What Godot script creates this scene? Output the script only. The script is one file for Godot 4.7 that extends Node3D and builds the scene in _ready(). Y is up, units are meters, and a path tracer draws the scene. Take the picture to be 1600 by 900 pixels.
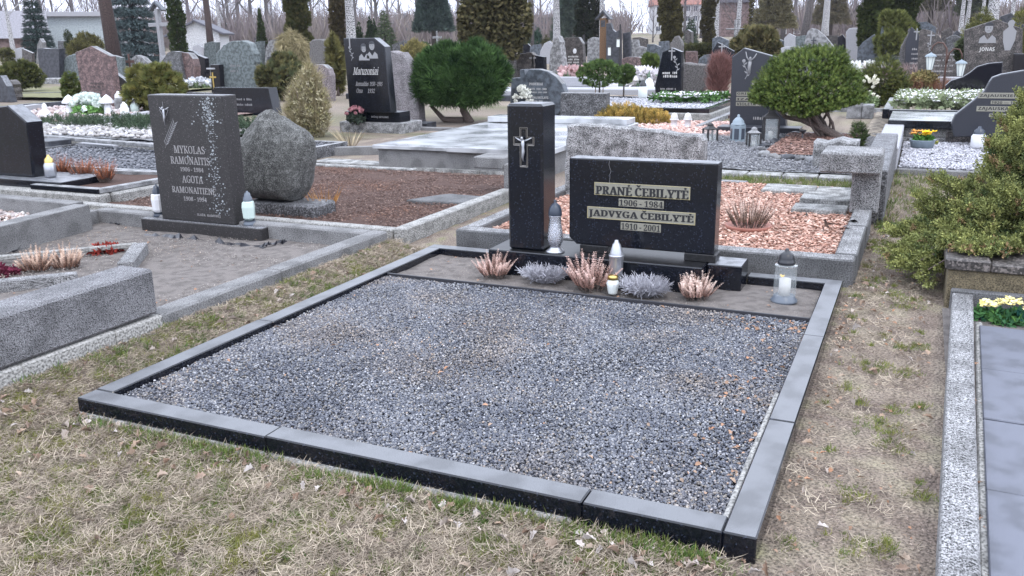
extends Node3D

# ---------------------------------------------------------------- names, things and parts
var taken := {}
var part_names := {}
var R := RandomNumberGenerator.new()
var M := {}          # materials
var T := {}          # textures
var S := {}          # shared small meshes (sprigs, pebbles, chips)
var F := {}          # fonts

func numbered(called: String) -> String:
	var n: int = taken.get(called, 0)
	taken[called] = n + 1
	return called if n == 0 else "%s_%03d" % [called, n]

func tag(o: Node, label := "", category := "", group := "", kind := "") -> Node:
	if label: o.set_meta("label", label)
	if category: o.set_meta("category", category)
	if group: o.set_meta("group", group)
	if kind: o.set_meta("kind", kind)
	return o

func thing(called: String, label: String, category: String, at := Vector3.ZERO, turn := 0.0, group := "") -> Node3D:
	var o := Node3D.new()
	o.name = numbered(called)
	add_child(o, true)
	o.position = at
	o.rotation.y = turn
	tag(o, label, category, group)
	return o

func put(called: String, mesh: Mesh, mat: Material, parent: Node = null, at := Vector3.ZERO, turn := 0.0) -> MeshInstance3D:
	var o := MeshInstance3D.new()
	o.mesh = mesh
	if mat: o.material_override = mat
	if parent == null:
		o.name = numbered(called)
		add_child(o, true)
	else:
		var key := "%d/%s" % [parent.get_instance_id(), called]
		var n: int = part_names.get(key, 0)
		part_names[key] = n + 1
		o.name = called if n == 0 else "%s_%03d" % [called, n]
		parent.add_child(o, true)
	o.position = at
	o.rotation.y = turn
	return o

func struct(called: String, mesh: Mesh, mat: Material) -> MeshInstance3D:
	var o := put(called, mesh, mat)
	o.set_meta("kind", "structure")
	return o

func dup(root: Node3D, at: Vector3, turn: float, label: String, size := 1.0) -> Node3D:
	var r: Node3D = root.duplicate()
	var plain := RegEx.create_from_string("_\\d{3}$").sub(root.name, "")
	r.name = numbered(plain)
	add_child(r, true)
	r.position = at
	r.rotation.y = turn
	r.scale = Vector3.ONE * size
	r.set_meta("label", label)
	return r

func scatter(called: String, mesh: Mesh, mat: Material, xf: Array, cols: Array, parent: Node = null) -> MultiMeshInstance3D:
	var mm := MultiMesh.new()
	mm.transform_format = MultiMesh.TRANSFORM_3D
	mm.use_colors = true
	mm.mesh = mesh
	mm.instance_count = xf.size()
	for i in xf.size():
		mm.set_instance_transform(i, xf[i])
		mm.set_instance_color(i, cols[i])
	var o := MultiMeshInstance3D.new()
	o.multimesh = mm
	o.material_override = mat
	if parent == null:
		o.name = numbered(called)
		add_child(o, true)
	else:
		o.name = called
		parent.add_child(o, true)
	o.set_meta("kind", "stuff")
	return o

# ---------------------------------------------------------------- mesh building
class MB:
	var st := SurfaceTool.new()
	var tris := 0
	var tint := Color.WHITE
	func _init(smooth := false) -> void:
		st.begin(Mesh.PRIMITIVE_TRIANGLES)
		st.set_smooth_group(0 if smooth else -1)
	func soft(on: bool) -> void:
		st.set_smooth_group(0 if on else -1)
	func tri(a: Vector3, b: Vector3, c: Vector3) -> void:
		st.set_color(tint); st.add_vertex(a)
		st.set_color(tint); st.add_vertex(b)
		st.set_color(tint); st.add_vertex(c)
		tris += 1
	func quad(a: Vector3, b: Vector3, c: Vector3, d: Vector3) -> void:
		tri(a, b, c)
		tri(a, c, d)
	func done(to: ArrayMesh = null) -> ArrayMesh:
		st.generate_normals()
		return st.commit(to) if to else st.commit()
	# a box between two corners with chamfered edges; with_top false leaves the top face out
	func box(lo: Vector3, hi: Vector3, b := 0.004, with_top := true, only_top := false) -> void:
		var c := (lo + hi) / 2.0
		var h := (hi - lo) / 2.0
		b = minf(b, minf(h.x, minf(h.y, h.z)) * 0.6)
		var sg := [-1.0, 1.0]
		for ax in 3:
			var u := (ax + 1) % 3
			var v := (ax + 2) % 3
			for s in sg:
				if ax == 1 and s > 0 and not with_top: continue
				if only_top and not (ax == 1 and s > 0): continue
				var q := []
				for k in [[-1, -1], [1, -1], [1, 1], [-1, 1]]:
					var p := Vector3.ZERO
					p[ax] = s * h[ax]
					p[u] = k[0] * (h[u] - b)
					p[v] = k[1] * (h[v] - b)
					q.append(c + p)
				if s > 0: quad(q[3], q[2], q[1], q[0])
				else: quad(q[0], q[1], q[2], q[3])
			if only_top: continue
			for s in sg:          # the edges that run along ax
				for t in sg:
					var q := []
					for k in [[-1, 0], [1, 0], [1, 1], [-1, 1]]:
						var p := Vector3.ZERO
						p[ax] = k[0] * (h[ax] - b)
						p[u] = s * (h[u] - (b if k[1] == 1 else 0.0))
						p[v] = t * (h[v] - (0.0 if k[1] == 1 else b))
						q.append(c + p)
					if s * t > 0: quad(q[0], q[1], q[2], q[3])
					else: quad(q[3], q[2], q[1], q[0])
		if only_top: return
		for sx in sg:
			for sy in sg:
				for sz in sg:
					var a := c + Vector3(sx * h.x, sy * (h.y - b), sz * (h.z - b))
					var d := c + Vector3(sx * (h.x - b), sy * h.y, sz * (h.z - b))
					var e := c + Vector3(sx * (h.x - b), sy * (h.y - b), sz * h.z)
					if sx * sy * sz > 0: tri(a, e, d)
					else: tri(a, d, e)
	# an outline in x and y given thickness along z, front at z = thick / 2, its rim chamfered
	func prism(pts: PackedVector2Array, thick: float, b := 0.006, off := Vector3.ZERO, tops: MB = null) -> void:
		var n := pts.size()
		var area := 0.0
		for i in n:
			area += pts[i].cross(pts[(i + 1) % n])
		if area < 0: pts.reverse()
		var inner := PackedVector2Array()
		for i in n:
			var d1 := (pts[i] - pts[(i + n - 1) % n]).normalized()
			var d2 := (pts[(i + 1) % n] - pts[i]).normalized()
			var nn := (Vector2(-d1.y, d1.x) + Vector2(-d2.y, d2.x))
			var l := maxf(nn.length(), 0.4)
			inner.append(pts[i] + nn / l * b * minf(1.6, 2.0 / l))
		var ix := Geometry2D.triangulate_polygon(inner)
		if ix.is_empty():
			inner = pts
			ix = Geometry2D.triangulate_polygon(inner)
		var z := thick / 2.0
		for i in range(0, ix.size(), 3):
			var a := inner[ix[i]]; var p := inner[ix[i + 1]]; var c := inner[ix[i + 2]]
			if (p - a).cross(c - a) > 0:
				var s := p; p = c; c = s
			tri(off + Vector3(a.x, a.y, z), off + Vector3(p.x, p.y, z), off + Vector3(c.x, c.y, z))
			tri(off + Vector3(a.x, a.y, -z), off + Vector3(c.x, c.y, -z), off + Vector3(p.x, p.y, -z))
		for i in n:
			var j := (i + 1) % n
			var oi := off + Vector3(pts[i].x, pts[i].y, 0); var oj := off + Vector3(pts[j].x, pts[j].y, 0)
			var ii := off + Vector3(inner[i].x, inner[i].y, 0); var ij := off + Vector3(inner[j].x, inner[j].y, 0)
			var f := Vector3(0, 0, z); var e := Vector3(0, 0, z - b)
			quad(ii + f, ij + f, oj + e, oi + e)
			var d := (pts[j] - pts[i]).normalized()
			var to: MB = tops if tops and -d.x > 0.45 else self
			to.quad(oi + e, oj + e, oj - e, oi - e)
			quad(oi - e, oj - e, ij - f, ii - f)
	func tube(path: Array, radii: Array, sides := 6, cap := true) -> void:
		var rings := []
		var up := Vector3(0.13, 0.2, 0.97).normalized()
		for i in path.size():
			var d: Vector3 = (path[mini(i + 1, path.size() - 1)] - path[maxi(i - 1, 0)])
			d = d.normalized() if d.length() > 1e-7 else Vector3.UP
			var a := d.cross(up)
			if a.length() < 0.05: a = d.cross(Vector3(0.9, 0.1, 0.2))
			a = a.normalized()
			var b := d.cross(a)
			up = b.cross(d) * -1.0 if false else up
			var ring := []
			for k in sides:
				var t := TAU * k / sides
				ring.append(path[i] + (a * cos(t) + b * sin(t)) * radii[i])
			rings.append(ring)
		for i in path.size() - 1:
			for k in sides:
				var k2 := (k + 1) % sides
				quad(rings[i][k], rings[i][k2], rings[i + 1][k2], rings[i + 1][k])
		if cap:
			for k in sides:
				var k2 := (k + 1) % sides
				tri(path[0], rings[0][k2], rings[0][k])
				tri(path[-1], rings[-1][k], rings[-1][k2])
	# profile of (radius, height) pairs turned round the y axis; squash gives fewer sides
	func lathe(prof: Array, segs := 20, at := Vector3.ZERO, turn := 0.0) -> void:
		for i in prof.size() - 1:
			var p: Vector2 = prof[i]; var q: Vector2 = prof[i + 1]
			for k in segs:
				var t0 := TAU * k / segs + turn; var t1 := TAU * (k + 1) / segs + turn
				var a := at + Vector3(cos(t0) * p.x, p.y, sin(t0) * p.x); var b := at + Vector3(cos(t1) * p.x, p.y, sin(t1) * p.x)
				var c := at + Vector3(cos(t1) * q.x, q.y, sin(t1) * q.x); var d := at + Vector3(cos(t0) * q.x, q.y, sin(t0) * q.x)
				if p.x > 1e-5: tri(a, b, c)
				if q.x > 1e-5: tri(a, c, d)
	func ball(c: Vector3, r: Vector3, segs := 8, rings := 6) -> void:
		var prof := []
		for i in rings + 1:
			var t := PI * i / rings - PI / 2
			prof.append(Vector2(cos(t), sin(t)))
		for i in rings:
			for k in segs:
				var t0 := TAU * k / segs; var t1 := TAU * (k + 1) / segs
				var p: Vector2 = prof[i]; var q: Vector2 = prof[i + 1]
				var a := c + Vector3(cos(t0) * p.x, p.y, sin(t0) * p.x) * r; var b := c + Vector3(cos(t1) * p.x, p.y, sin(t1) * p.x) * r
				var d := c + Vector3(cos(t1) * q.x, q.y, sin(t1) * q.x) * r; var e := c + Vector3(cos(t0) * q.x, q.y, sin(t0) * q.x) * r
				if i > 0: tri(a, b, d)
				if i < rings - 1: tri(a, d, e)
	func leaf(base: Vector3, dir: Vector3, side: Vector3, l: float, w: float) -> void:   # a diamond leaf
		var m := base + dir * l * 0.45
		quad(base, m + side * w, base + dir * l, m - side * w)

func v2(a: Array) -> PackedVector2Array:
	var p := PackedVector2Array()
	for i in range(0, a.size(), 2):
		p.append(Vector2(a[i], a[i + 1]))
	return p

func box_mesh(lo: Vector3, hi: Vector3, b := 0.004) -> ArrayMesh:
	var m := MB.new()
	m.box(lo, hi, b)
	return m.done()

func two_box(lo: Vector3, hi: Vector3, b: float, side: Material, top: Material) -> ArrayMesh:   # polished sides, honed top
	var m := MB.new()
	m.box(lo, hi, b, false)
	var n := MB.new()
	n.box(lo, hi, b, true, true)
	var a := m.done()
	a = n.done(a)
	a.surface_set_material(0, side)
	a.surface_set_material(1, top)
	return a

func prism_mesh(pts: PackedVector2Array, thick: float, b := 0.006) -> ArrayMesh:
	var m := MB.new()
	m.prism(pts, thick, b)
	return m.done()

func topped_prism(pts: PackedVector2Array, thick: float, b: float, side: Material, top: Material) -> ArrayMesh:   # polished faces, upper edges rough
	var m := MB.new()
	var n := MB.new()
	m.prism(pts, thick, b, Vector3.ZERO, n)
	var a := m.done()
	a.surface_set_material(0, side)
	if n.tris > 0:
		a = n.done(a)
		a.surface_set_material(1, top)
	return a

func jagged(pts: PackedVector2Array, step: float, amp: float, sd: int, keep_base := true) -> PackedVector2Array:   # a broken, uneven outline
	var nz := FastNoiseLite.new()
	nz.seed = sd
	nz.frequency = 0.35 / step
	var out := PackedVector2Array()
	for i in pts.size():
		var a := pts[i]
		var b := pts[(i + 1) % pts.size()]
		var n := maxi(1, int((b - a).length() / step))
		var nn := Vector2(-(b - a).y, (b - a).x).normalized()
		for k in n:
			var p := a.lerp(b, float(k) / n)
			var flat := keep_base and p.y < 0.02
			out.append(p if flat else p + nn * amp * (nz.get_noise_2d(p.x, p.y) * 2.0 + R.randf_range(-0.4, 0.4)))
	return out

func icosphere(sub: int) -> Array:
	var t := (1.0 + sqrt(5.0)) / 2.0
	var v: Array = [Vector3(-1, t, 0), Vector3(1, t, 0), Vector3(-1, -t, 0), Vector3(1, -t, 0), Vector3(0, -1, t), Vector3(0, 1, t), Vector3(0, -1, -t), Vector3(0, 1, -t), Vector3(t, 0, -1), Vector3(t, 0, 1), Vector3(-t, 0, -1), Vector3(-t, 0, 1)]
	for i in v.size():
		v[i] = v[i].normalized()
	var f: Array = [[0, 11, 5], [0, 5, 1], [0, 1, 7], [0, 7, 10], [0, 10, 11], [1, 5, 9], [5, 11, 4], [11, 10, 2], [10, 7, 6], [7, 1, 8], [3, 9, 4], [3, 4, 2], [3, 2, 6], [3, 6, 8], [3, 8, 9], [4, 9, 5], [2, 4, 11], [6, 2, 10], [8, 6, 7], [9, 8, 1]]
	for s in sub:
		var mid := {}
		var g := []
		for q in f:
			var m := []
			for k in 3:
				var a: int = q[k]
				var b: int = q[(k + 1) % 3]
				var key := mini(a, b) * 100000 + maxi(a, b)
				if not mid.has(key):
					mid[key] = v.size()
					v.append(((v[a] + v[b]) / 2.0).normalized())
				m.append(mid[key])
			g.append([q[0], m[0], m[2]]); g.append([q[1], m[1], m[0]]); g.append([q[2], m[2], m[1]]); g.append([m[0], m[1], m[2]])
		f = g
	return [v, f]

func rock_mesh(r: Vector3, amp: float, freq: float, sd: int, sub := 3, smooth := true, cut := -0.9) -> ArrayMesh:
	var nz := FastNoiseLite.new()
	nz.seed = sd
	nz.frequency = freq
	nz.fractal_octaves = 4
	var ico := icosphere(sub)
	var p := []
	for d in ico[0]:
		var q: Vector3 = d * (1.0 + amp * nz.get_noise_3dv(d * 10.0))
		q.y = maxf(q.y, cut)
		p.append(q * r)
	var m := MB.new(smooth)
	for f in ico[1]:
		m.tri(p[f[0]], p[f[2]], p[f[1]])
	return m.done()

# ---------------------------------------------------------------- textures and materials
func ramp_of(stops: Array, hard := false) -> Gradient:
	var g := Gradient.new()
	var off := PackedFloat32Array()
	var cols := PackedColorArray()
	for s in stops:
		off.append(s[0])
		var c = s[1]
		cols.append(c if c is Color else Color(c, c, c))
	g.offsets = off
	g.colors = cols
	if hard: g.interpolation_mode = Gradient.GRADIENT_INTERPOLATE_CONSTANT
	return g

func noise_tex(kind: int, freq: float, stops: Array, sd: int, oct := 3, hard := false, size := 512) -> NoiseTexture2D:
	var n := FastNoiseLite.new()
	n.noise_type = kind
	n.frequency = freq
	n.seed = sd
	n.fractal_octaves = oct
	if kind == FastNoiseLite.TYPE_CELLULAR:
		n.cellular_return_type = FastNoiseLite.RETURN_CELL_VALUE
		n.fractal_type = FastNoiseLite.FRACTAL_NONE
	var t := NoiseTexture2D.new()
	t.width = size
	t.height = size
	t.seamless = true
	t.noise = n
	t.color_ramp = ramp_of(stops, hard)
	return t

func L(r: float, g: float, b: float) -> Color:      # a linear base colour
	return Color(r, g, b).linear_to_srgb()

func mat(base: Color, rough := 0.8, o := {}) -> StandardMaterial3D:
	var m := StandardMaterial3D.new()
	m.albedo_color = base
	m.roughness = rough
	m.metallic_specular = o.get("spec", 0.5)
	m.metallic = o.get("metal", 0.0)
	if o.has("tex"):
		m.albedo_texture = T[o.tex]
	if o.has("tex") or o.has("bump"):
		m.uv1_triplanar = true
		m.uv1_world_triplanar = true
		m.uv1_scale = Vector3.ONE * o.get("scale", 3.0)
	if o.has("bump"):
		m.heightmap_enabled = true
		m.heightmap_texture = T[o.bump]
		m.heightmap_scale = o.get("cm", 0.3)
	if o.has("coarse"):
		m.detail_enabled = true
		m.detail_albedo = T[o.coarse]
		m.detail_blend_mode = BaseMaterial3D.BLEND_MODE_MUL
		m.detail_uv_layer = BaseMaterial3D.DETAIL_UV_2
		m.uv2_triplanar = true
		m.uv2_world_triplanar = true
		m.uv2_scale = Vector3.ONE * o.get("coarse_scale", 0.8)
	if o.get("vc", false):
		m.vertex_color_use_as_albedo = true
	if o.has("back"):
		m.backlight_enabled = true
		m.backlight = o.back
	if o.has("alpha"):
		m.transparency = BaseMaterial3D.TRANSPARENCY_ALPHA
		m.albedo_color.a = o.alpha
	m.cull_mode = BaseMaterial3D.CULL_DISABLED
	return m

func make_materials() -> void:
	var C := FastNoiseLite.TYPE_CELLULAR
	var X := FastNoiseLite.TYPE_SIMPLEX
	T.grain = noise_tex(C, 0.13, [[0.0, 0.42], [0.3, 0.6], [0.55, 0.8], [0.8, 1.0]], 3, 1, true)
	T.salt = noise_tex(C, 0.12, [[0.0, 0.3], [0.22, 0.62], [0.45, 0.85], [0.7, 1.0]], 8, 1, true)
	T.fleck = noise_tex(C, 0.16, [[0.0, 0.42], [0.35, 0.52], [0.6, 0.47], [0.8, 0.62], [0.965, 1.0]], 5, 1, true)
	T.fine = noise_tex(X, 0.12, [[0.2, 0.62], [0.5, 0.86], [0.8, 1.0]], 11, 5)
	T.conc = noise_tex(X, 0.06, [[0.15, 0.55], [0.4, 0.82], [0.6, 0.9], [0.85, 1.0]], 17, 6)
	T.cloud = noise_tex(X, 0.012, [[0.2, 0.66], [0.5, 0.88], [0.8, 1.0]], 23, 5)
	T.stain = noise_tex(X, 0.012, [[0.22, 0.84], [0.42, 0.94], [0.62, 1.0], [1.0, 1.0]], 29, 5)
	T.bumpy = noise_tex(X, 0.05, [[0.0, 0.0], [1.0, 1.0]], 31, 6)
	T.pits = noise_tex(X, 0.14, [[0.0, 0.0], [0.4, 0.75], [1.0, 1.0]], 37, 3)
	T.crystal = noise_tex(C, 0.1, [[0.0, 0.0], [1.0, 1.0]], 41, 1)
	T.bark = noise_tex(X, 0.04, [[0.25, 0.45], [0.5, 0.8], [0.7, 1.0]], 43, 5)
	T.lichen = noise_tex(X, 0.02, [[0.25, 0.74], [0.5, 0.9], [0.75, 1.0]], 47, 6)
	T.birch = noise_tex(X, 0.03, [[0.0, 0.08], [0.36, 0.12], [0.44, 0.85], [1.0, 1.0]], 53, 4)
	M.black = mat(L(0.030, 0.036, 0.056), 0.14, {"tex": "fleck", "scale": 2.4, "spec": 0.5})
	M.black_top = mat(L(0.30, 0.31, 0.34), 0.42, {"tex": "fine", "scale": 3.0, "coarse": "cloud", "coarse_scale": 1.6, "bump": "pits", "cm": 0.02})
	M.kerb_top = mat(L(0.20, 0.205, 0.22), 0.42, {"tex": "fine", "scale": 5.0, "coarse": "stain", "coarse_scale": 0.6, "bump": "pits", "cm": 0.02})
	M.black_worn = mat(L(0.05, 0.05, 0.058), 0.4, {"tex": "fleck", "scale": 2.5, "coarse": "cloud", "coarse_scale": 2.0, "bump": "pits", "cm": 0.03})
	M.jet = mat(L(0.012, 0.012, 0.016), 0.08)
	M.charcoal = mat(L(0.04, 0.043, 0.056), 0.3, {"tex": "fine", "scale": 1.5})
	M.ramon = mat(L(0.105, 0.096, 0.098), 0.5, {"tex": "fleck", "scale": 2.6, "bump": "pits", "cm": 0.05})
	M.ramon_top = mat(L(0.30, 0.30, 0.32), 0.6, {"tex": "grain", "scale": 2.6})
	M.granite = mat(L(0.55, 0.545, 0.55), 0.75, {"tex": "salt", "scale": 3.6, "bump": "bumpy", "cm": 0.5, "coarse": "cloud"})
	M.granite_mid = mat(L(0.26, 0.26, 0.275), 0.6, {"tex": "grain", "scale": 1.6, "coarse": "cloud"})
	M.granite_blue = mat(L(0.165, 0.19, 0.225), 0.4, {"tex": "fine", "scale": 1.2, "coarse": "cloud"})
	M.granite_green = mat(L(0.21, 0.25, 0.255), 0.5, {"tex": "fine", "scale": 1.2, "coarse": "cloud", "coarse_scale": 1.2})
	M.granite_brown = mat(L(0.19, 0.165, 0.155), 0.5, {"tex": "grain", "scale": 1.5, "coarse": "cloud"})
	M.granite_pink = mat(L(0.36, 0.235, 0.225), 0.55, {"tex": "grain", "scale": 2.0, "coarse": "cloud"})
	M.granite_pale = mat(L(0.42, 0.42, 0.43), 0.7, {"tex": "fine", "scale": 1.2, "coarse": "cloud"})
	M.granite_rough = mat(L(0.27, 0.255, 0.25), 0.9, {"tex": "conc", "scale": 1.1, "bump": "bumpy", "cm": 2.2, "coarse": "lichen", "coarse_scale": 1.4})
	M.boulder = mat(L(0.34, 0.34, 0.325), 0.9, {"tex": "grain", "scale": 3.0, "bump": "bumpy", "cm": 1.4, "coarse": "lichen", "coarse_scale": 1.0})
	M.weathered = mat(L(0.36, 0.335, 0.35), 0.9, {"tex": "conc", "scale": 1.0, "bump": "bumpy", "cm": 1.6, "coarse": "stain", "coarse_scale": 0.5})
	M.slate_dark = mat(L(0.075, 0.08, 0.098), 0.45, {"tex": "fine", "scale": 1.5, "coarse": "cloud"})
	M.white_marble = mat(L(0.52, 0.53, 0.55), 0.18, {"tex": "cloud", "scale": 0.2})
	M.white = mat(L(0.66, 0.66, 0.68), 0.5)
	M.white_stone = mat(L(0.47, 0.47, 0.50), 0.7, {"tex": "fine", "scale": 1.5})
	M.concrete = mat(L(0.285, 0.28, 0.28), 0.92, {"tex": "conc", "scale": 2.4, "bump": "pits", "cm": 0.22, "coarse": "stain", "coarse_scale": 0.5})
	M.concrete_light = mat(L(0.44, 0.43, 0.41), 0.92, {"tex": "conc", "scale": 1.6, "bump": "bumpy", "cm": 0.5, "coarse": "stain", "coarse_scale": 1.3})
	M.concrete_dark = mat(L(0.185, 0.185, 0.19), 0.92, {"tex": "conc", "scale": 2.4, "bump": "pits", "cm": 0.25, "coarse": "stain", "coarse_scale": 0.5})
	M.aggregate = mat(L(0.40, 0.395, 0.40), 0.9, {"tex": "salt", "scale": 4.2, "bump": "crystal", "cm": 0.25, "coarse": "stain", "coarse_scale": 0.5})
	M.wall_face = mat(L(0.33, 0.325, 0.34), 0.9, {"tex": "salt", "scale": 7.0, "bump": "crystal", "cm": 0.3, "coarse": "stain", "coarse_scale": 0.45})
	M.paver = mat(L(0.48, 0.475, 0.46), 0.9, {"tex": "conc", "scale": 1.5, "bump": "pits", "cm": 0.2, "coarse": "cloud"})
	M.tile = mat(L(0.17, 0.18, 0.225), 0.55, {"tex": "fine", "scale": 4.2, "coarse": "stain", "coarse_scale": 0.7})
	M.mossy = mat(L(0.21, 0.17, 0.105), 0.9, {"tex": "conc", "scale": 2.2, "bump": "bumpy", "cm": 0.4, "coarse": "stain", "coarse_scale": 2.0})
	M.plastic_edge = mat(L(0.03, 0.03, 0.036), 0.45)
	M.soil = mat(L(0.30, 0.265, 0.245), 1.0, {"tex": "fine", "scale": 6.0, "bump": "pits", "cm": 0.35, "coarse": "stain", "coarse_scale": 1.4})
	M.soil_dark = mat(L(0.125, 0.068, 0.052), 1.0, {"tex": "conc", "scale": 2.5, "bump": "bumpy", "cm": 1.2})
	M.soil_red = mat(L(0.30, 0.17, 0.13), 1.0, {"tex": "conc", "scale": 2.5})
	M.bed_gravel = mat(L(0.10, 0.105, 0.13), 1.0, {"tex": "grain", "scale": 2.5})
	M.grey_gravel = mat(L(0.215, 0.215, 0.225), 1.0, {"tex": "salt", "scale": 0.8, "bump": "crystal", "cm": 0.8})
	M.dark_gravel = mat(L(0.16, 0.165, 0.19), 1.0, {"tex": "salt", "scale": 1.0, "bump": "crystal", "cm": 0.8})
	M.white_gravel = mat(L(0.33, 0.33, 0.355), 1.0, {"tex": "salt", "scale": 0.7, "bump": "crystal", "cm": 0.8})
	M.sand = mat(L(0.46, 0.39, 0.31), 1.0, {"tex": "conc", "scale": 2.0, "bump": "bumpy", "cm": 0.6, "coarse": "cloud"})
	M.pink_gravel = mat(L(0.42, 0.29, 0.26), 1.0, {"tex": "salt", "scale": 0.9})
	M.ground = mat(L(1, 1, 1), 1.0, {"tex": "conc", "scale": 1.7, "bump": "bumpy", "cm": 1.2, "vc": true})
	M.tinted = mat(Color.WHITE, 0.85, {"vc": true, "spec": 0.3})
	M.stone_bits = mat(Color.WHITE, 0.6, {"vc": true})
	M.leafy = mat(Color.WHITE, 0.75, {"vc": true, "spec": 0.25, "back": L(0.02, 0.03, 0.008)})
	M.bark = mat(L(0.13, 0.105, 0.09), 0.95, {"tex": "bark", "scale": 1.2, "bump": "bumpy", "cm": 2.0})
	M.bark_grey = mat(L(0.17, 0.155, 0.155), 0.95, {"tex": "bark", "scale": 0.7})
	M.bark_red = mat(L(0.10, 0.068, 0.062), 0.95, {"tex": "bark", "scale": 1.0, "bump": "bumpy", "cm": 2.0})
	M.twig = mat(L(0.22, 0.185, 0.20), 0.95)
	M.birch_bark = mat(L(0.62, 0.61, 0.62), 0.8, {"tex": "birch", "scale": 0.8})
	M.branch = mat(L(0.24, 0.185, 0.16), 0.9, {"tex": "bark", "scale": 3.0})
	M.chrome = mat(L(0.55, 0.56, 0.60), 0.22, {"metal": 1.0, "bump": "crystal", "scale": 9.0, "cm": 0.25})
	M.silver = mat(L(0.45, 0.46, 0.49), 0.35, {"metal": 0.8})
	M.bronze = mat(L(0.30, 0.28, 0.26), 0.35, {"metal": 0.9})
	M.gold = mat(L(0.62, 0.45, 0.16), 0.3, {"metal": 1.0})
	M.iron = mat(L(0.035, 0.033, 0.034), 0.5, {"metal": 0.4})
	M.rust = mat(L(0.10, 0.055, 0.045), 0.6, {"metal": 0.3})
	M.black_plastic = mat(L(0.02, 0.021, 0.026), 0.35)
	M.navy_plastic = mat(L(0.035, 0.045, 0.065), 0.3)
	M.grey_plastic = mat(L(0.115, 0.135, 0.165), 0.35)
	M.plate = mat(L(0.36, 0.345, 0.28), 0.4, {"tex": "fine", "scale": 6.0})
	M.plate_edge = mat(L(0.48, 0.40, 0.17), 0.45)
	M.letter_black = mat(L(0.012, 0.012, 0.014), 0.5)
	M.letter_pale = mat(L(0.50, 0.49, 0.48), 0.7)
	M.letter_dim = mat(L(0.30, 0.29, 0.29), 0.7)
	M.engraving = mat(L(0.26, 0.26, 0.27), 0.8)
	M.engraving_dim = mat(L(0.20, 0.20, 0.205), 0.8)
	M.glass = mat(L(0.6, 0.65, 0.66), 0.05, {"alpha": 0.16})
	M.milk_glass = mat(L(0.70, 0.74, 0.72), 0.15)
	M.green_glass = mat(L(0.52, 0.62, 0.58), 0.15)
	M.wax = mat(L(0.58, 0.57, 0.55), 0.5)
	M.terracotta = mat(L(0.36, 0.15, 0.11), 0.6)
	M.zinc = mat(L(0.22, 0.27, 0.31), 0.5)
	M.film = mat(L(0.018, 0.018, 0.024), 0.3)
	M.wood = mat(L(0.24, 0.13, 0.06), 0.7, {"tex": "bark", "scale": 2.0})
	M.render_grey = mat(L(0.50, 0.56, 0.58), 0.9, {"tex": "fine", "scale": 0.15})
	M.render_white = mat(L(0.74, 0.74, 0.76), 0.9, {"tex": "fine", "scale": 0.15})
	M.roof_orange = mat(L(0.42, 0.18, 0.13), 0.85, {"tex": "fine", "scale": 0.15})
	M.roof_grey = mat(L(0.33, 0.32, 0.35), 0.85, {"tex": "fine", "scale": 0.15})
	M.roof_dark = mat(L(0.10, 0.10, 0.12), 0.8)
	M.brick_brown = mat(L(0.22, 0.155, 0.145), 0.9, {"tex": "cloud", "scale": 0.3})
	M.green_boards = mat(L(0.13, 0.19, 0.22), 0.85, {"tex": "cloud", "scale": 0.3})
	M.pane = mat(L(0.06, 0.07, 0.09), 0.1)
	var dr := SystemFont.new()
	dr.font_names = PackedStringArray(["Droid Serif"])
	dr.font_weight = 700
	F.serif_bold = dr
	var ds := SystemFont.new()
	ds.font_names = PackedStringArray(["Droid Serif"])
	F.serif = ds
	var da := SystemFont.new()
	da.font_names = PackedStringArray(["Droid Sans"])
	da.font_weight = 700
	F.sans_bold = da
	F.slab = dr

# raised lettering, its middle at `at`, `w` metres wide and `h` metres tall (h 0 keeps the font's own shape)
func lettering(parent: Node3D, words: String, at: Vector3, w: float, h: float, font: String, m: Material, slant := 0.0) -> void:
	var t := TextMesh.new()
	t.text = words
	t.font = F[font]
	t.font_size = 48
	t.pixel_size = 0.01
	t.depth = 0.02
	t.curve_step = 4.0
	var box := t.get_aabb()
	var sx := w / maxf(box.size.x, 1e-3)
	var sy := h / maxf(box.size.y, 1e-3) if h > 0.0 else sx
	var c := box.get_center()
	for k in ([-1.0, 0.0, 1.0] if font == "slab" else [0.0]):       # the heavy letters are three strokes thick
		var o := put("lettering", t, m, parent)
		o.transform = Transform3D(Basis(Vector3(sx, 0, 0), Vector3(slant * sy, sy, 0), Vector3(0, 0, 0.12)), at - Vector3(c.x * sx - k * h * 0.028, c.y * sy - absf(k) * h * 0.012, absf(k) * 0.0004 + k * 0.0002))

# ---------------------------------------------------------------- the ground's own height
func ground_y(x: float, z: float) -> float:
	var d := Vector2(x - 0.321, z - 2.46).length()
	return minf(maxf(0.0, d - 28.0) * 0.0125, 3.0)

func bank(x: float, z: float) -> float:      # the grass strip rises a little towards the old wall
	return 0.075 * clampf((-2.96 - x) / 0.3, 0.0, 1.0) if x > -3.4 and z > -3.2 and z < 2.3 else 0.0

func on_ground(x: float, z: float, up := 0.0) -> Vector3:
	return Vector3(x, ground_y(x, z) + up, z)

# ---------------------------------------------------------------- small shared meshes
func blade(m: MB, base: Vector3, d: Vector3, l: float, w: float, bend := 0.0) -> void:
	var s := d.cross(Vector3(R.randf_range(-1, 1), R.randf_range(-1, 1), R.randf_range(-1, 1))).normalized()
	var n := d.cross(s)
	var mid := base + d * l * 0.5 + n * bend * l * 0.15
	var tip := base + d * l + n * bend * l * 0.5
	m.quad(base - s * w * 0.4, base + s * w * 0.4, mid + s * w * 0.5, mid - s * w * 0.5)
	m.tri(mid - s * w * 0.5, mid + s * w * 0.5, tip)

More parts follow.
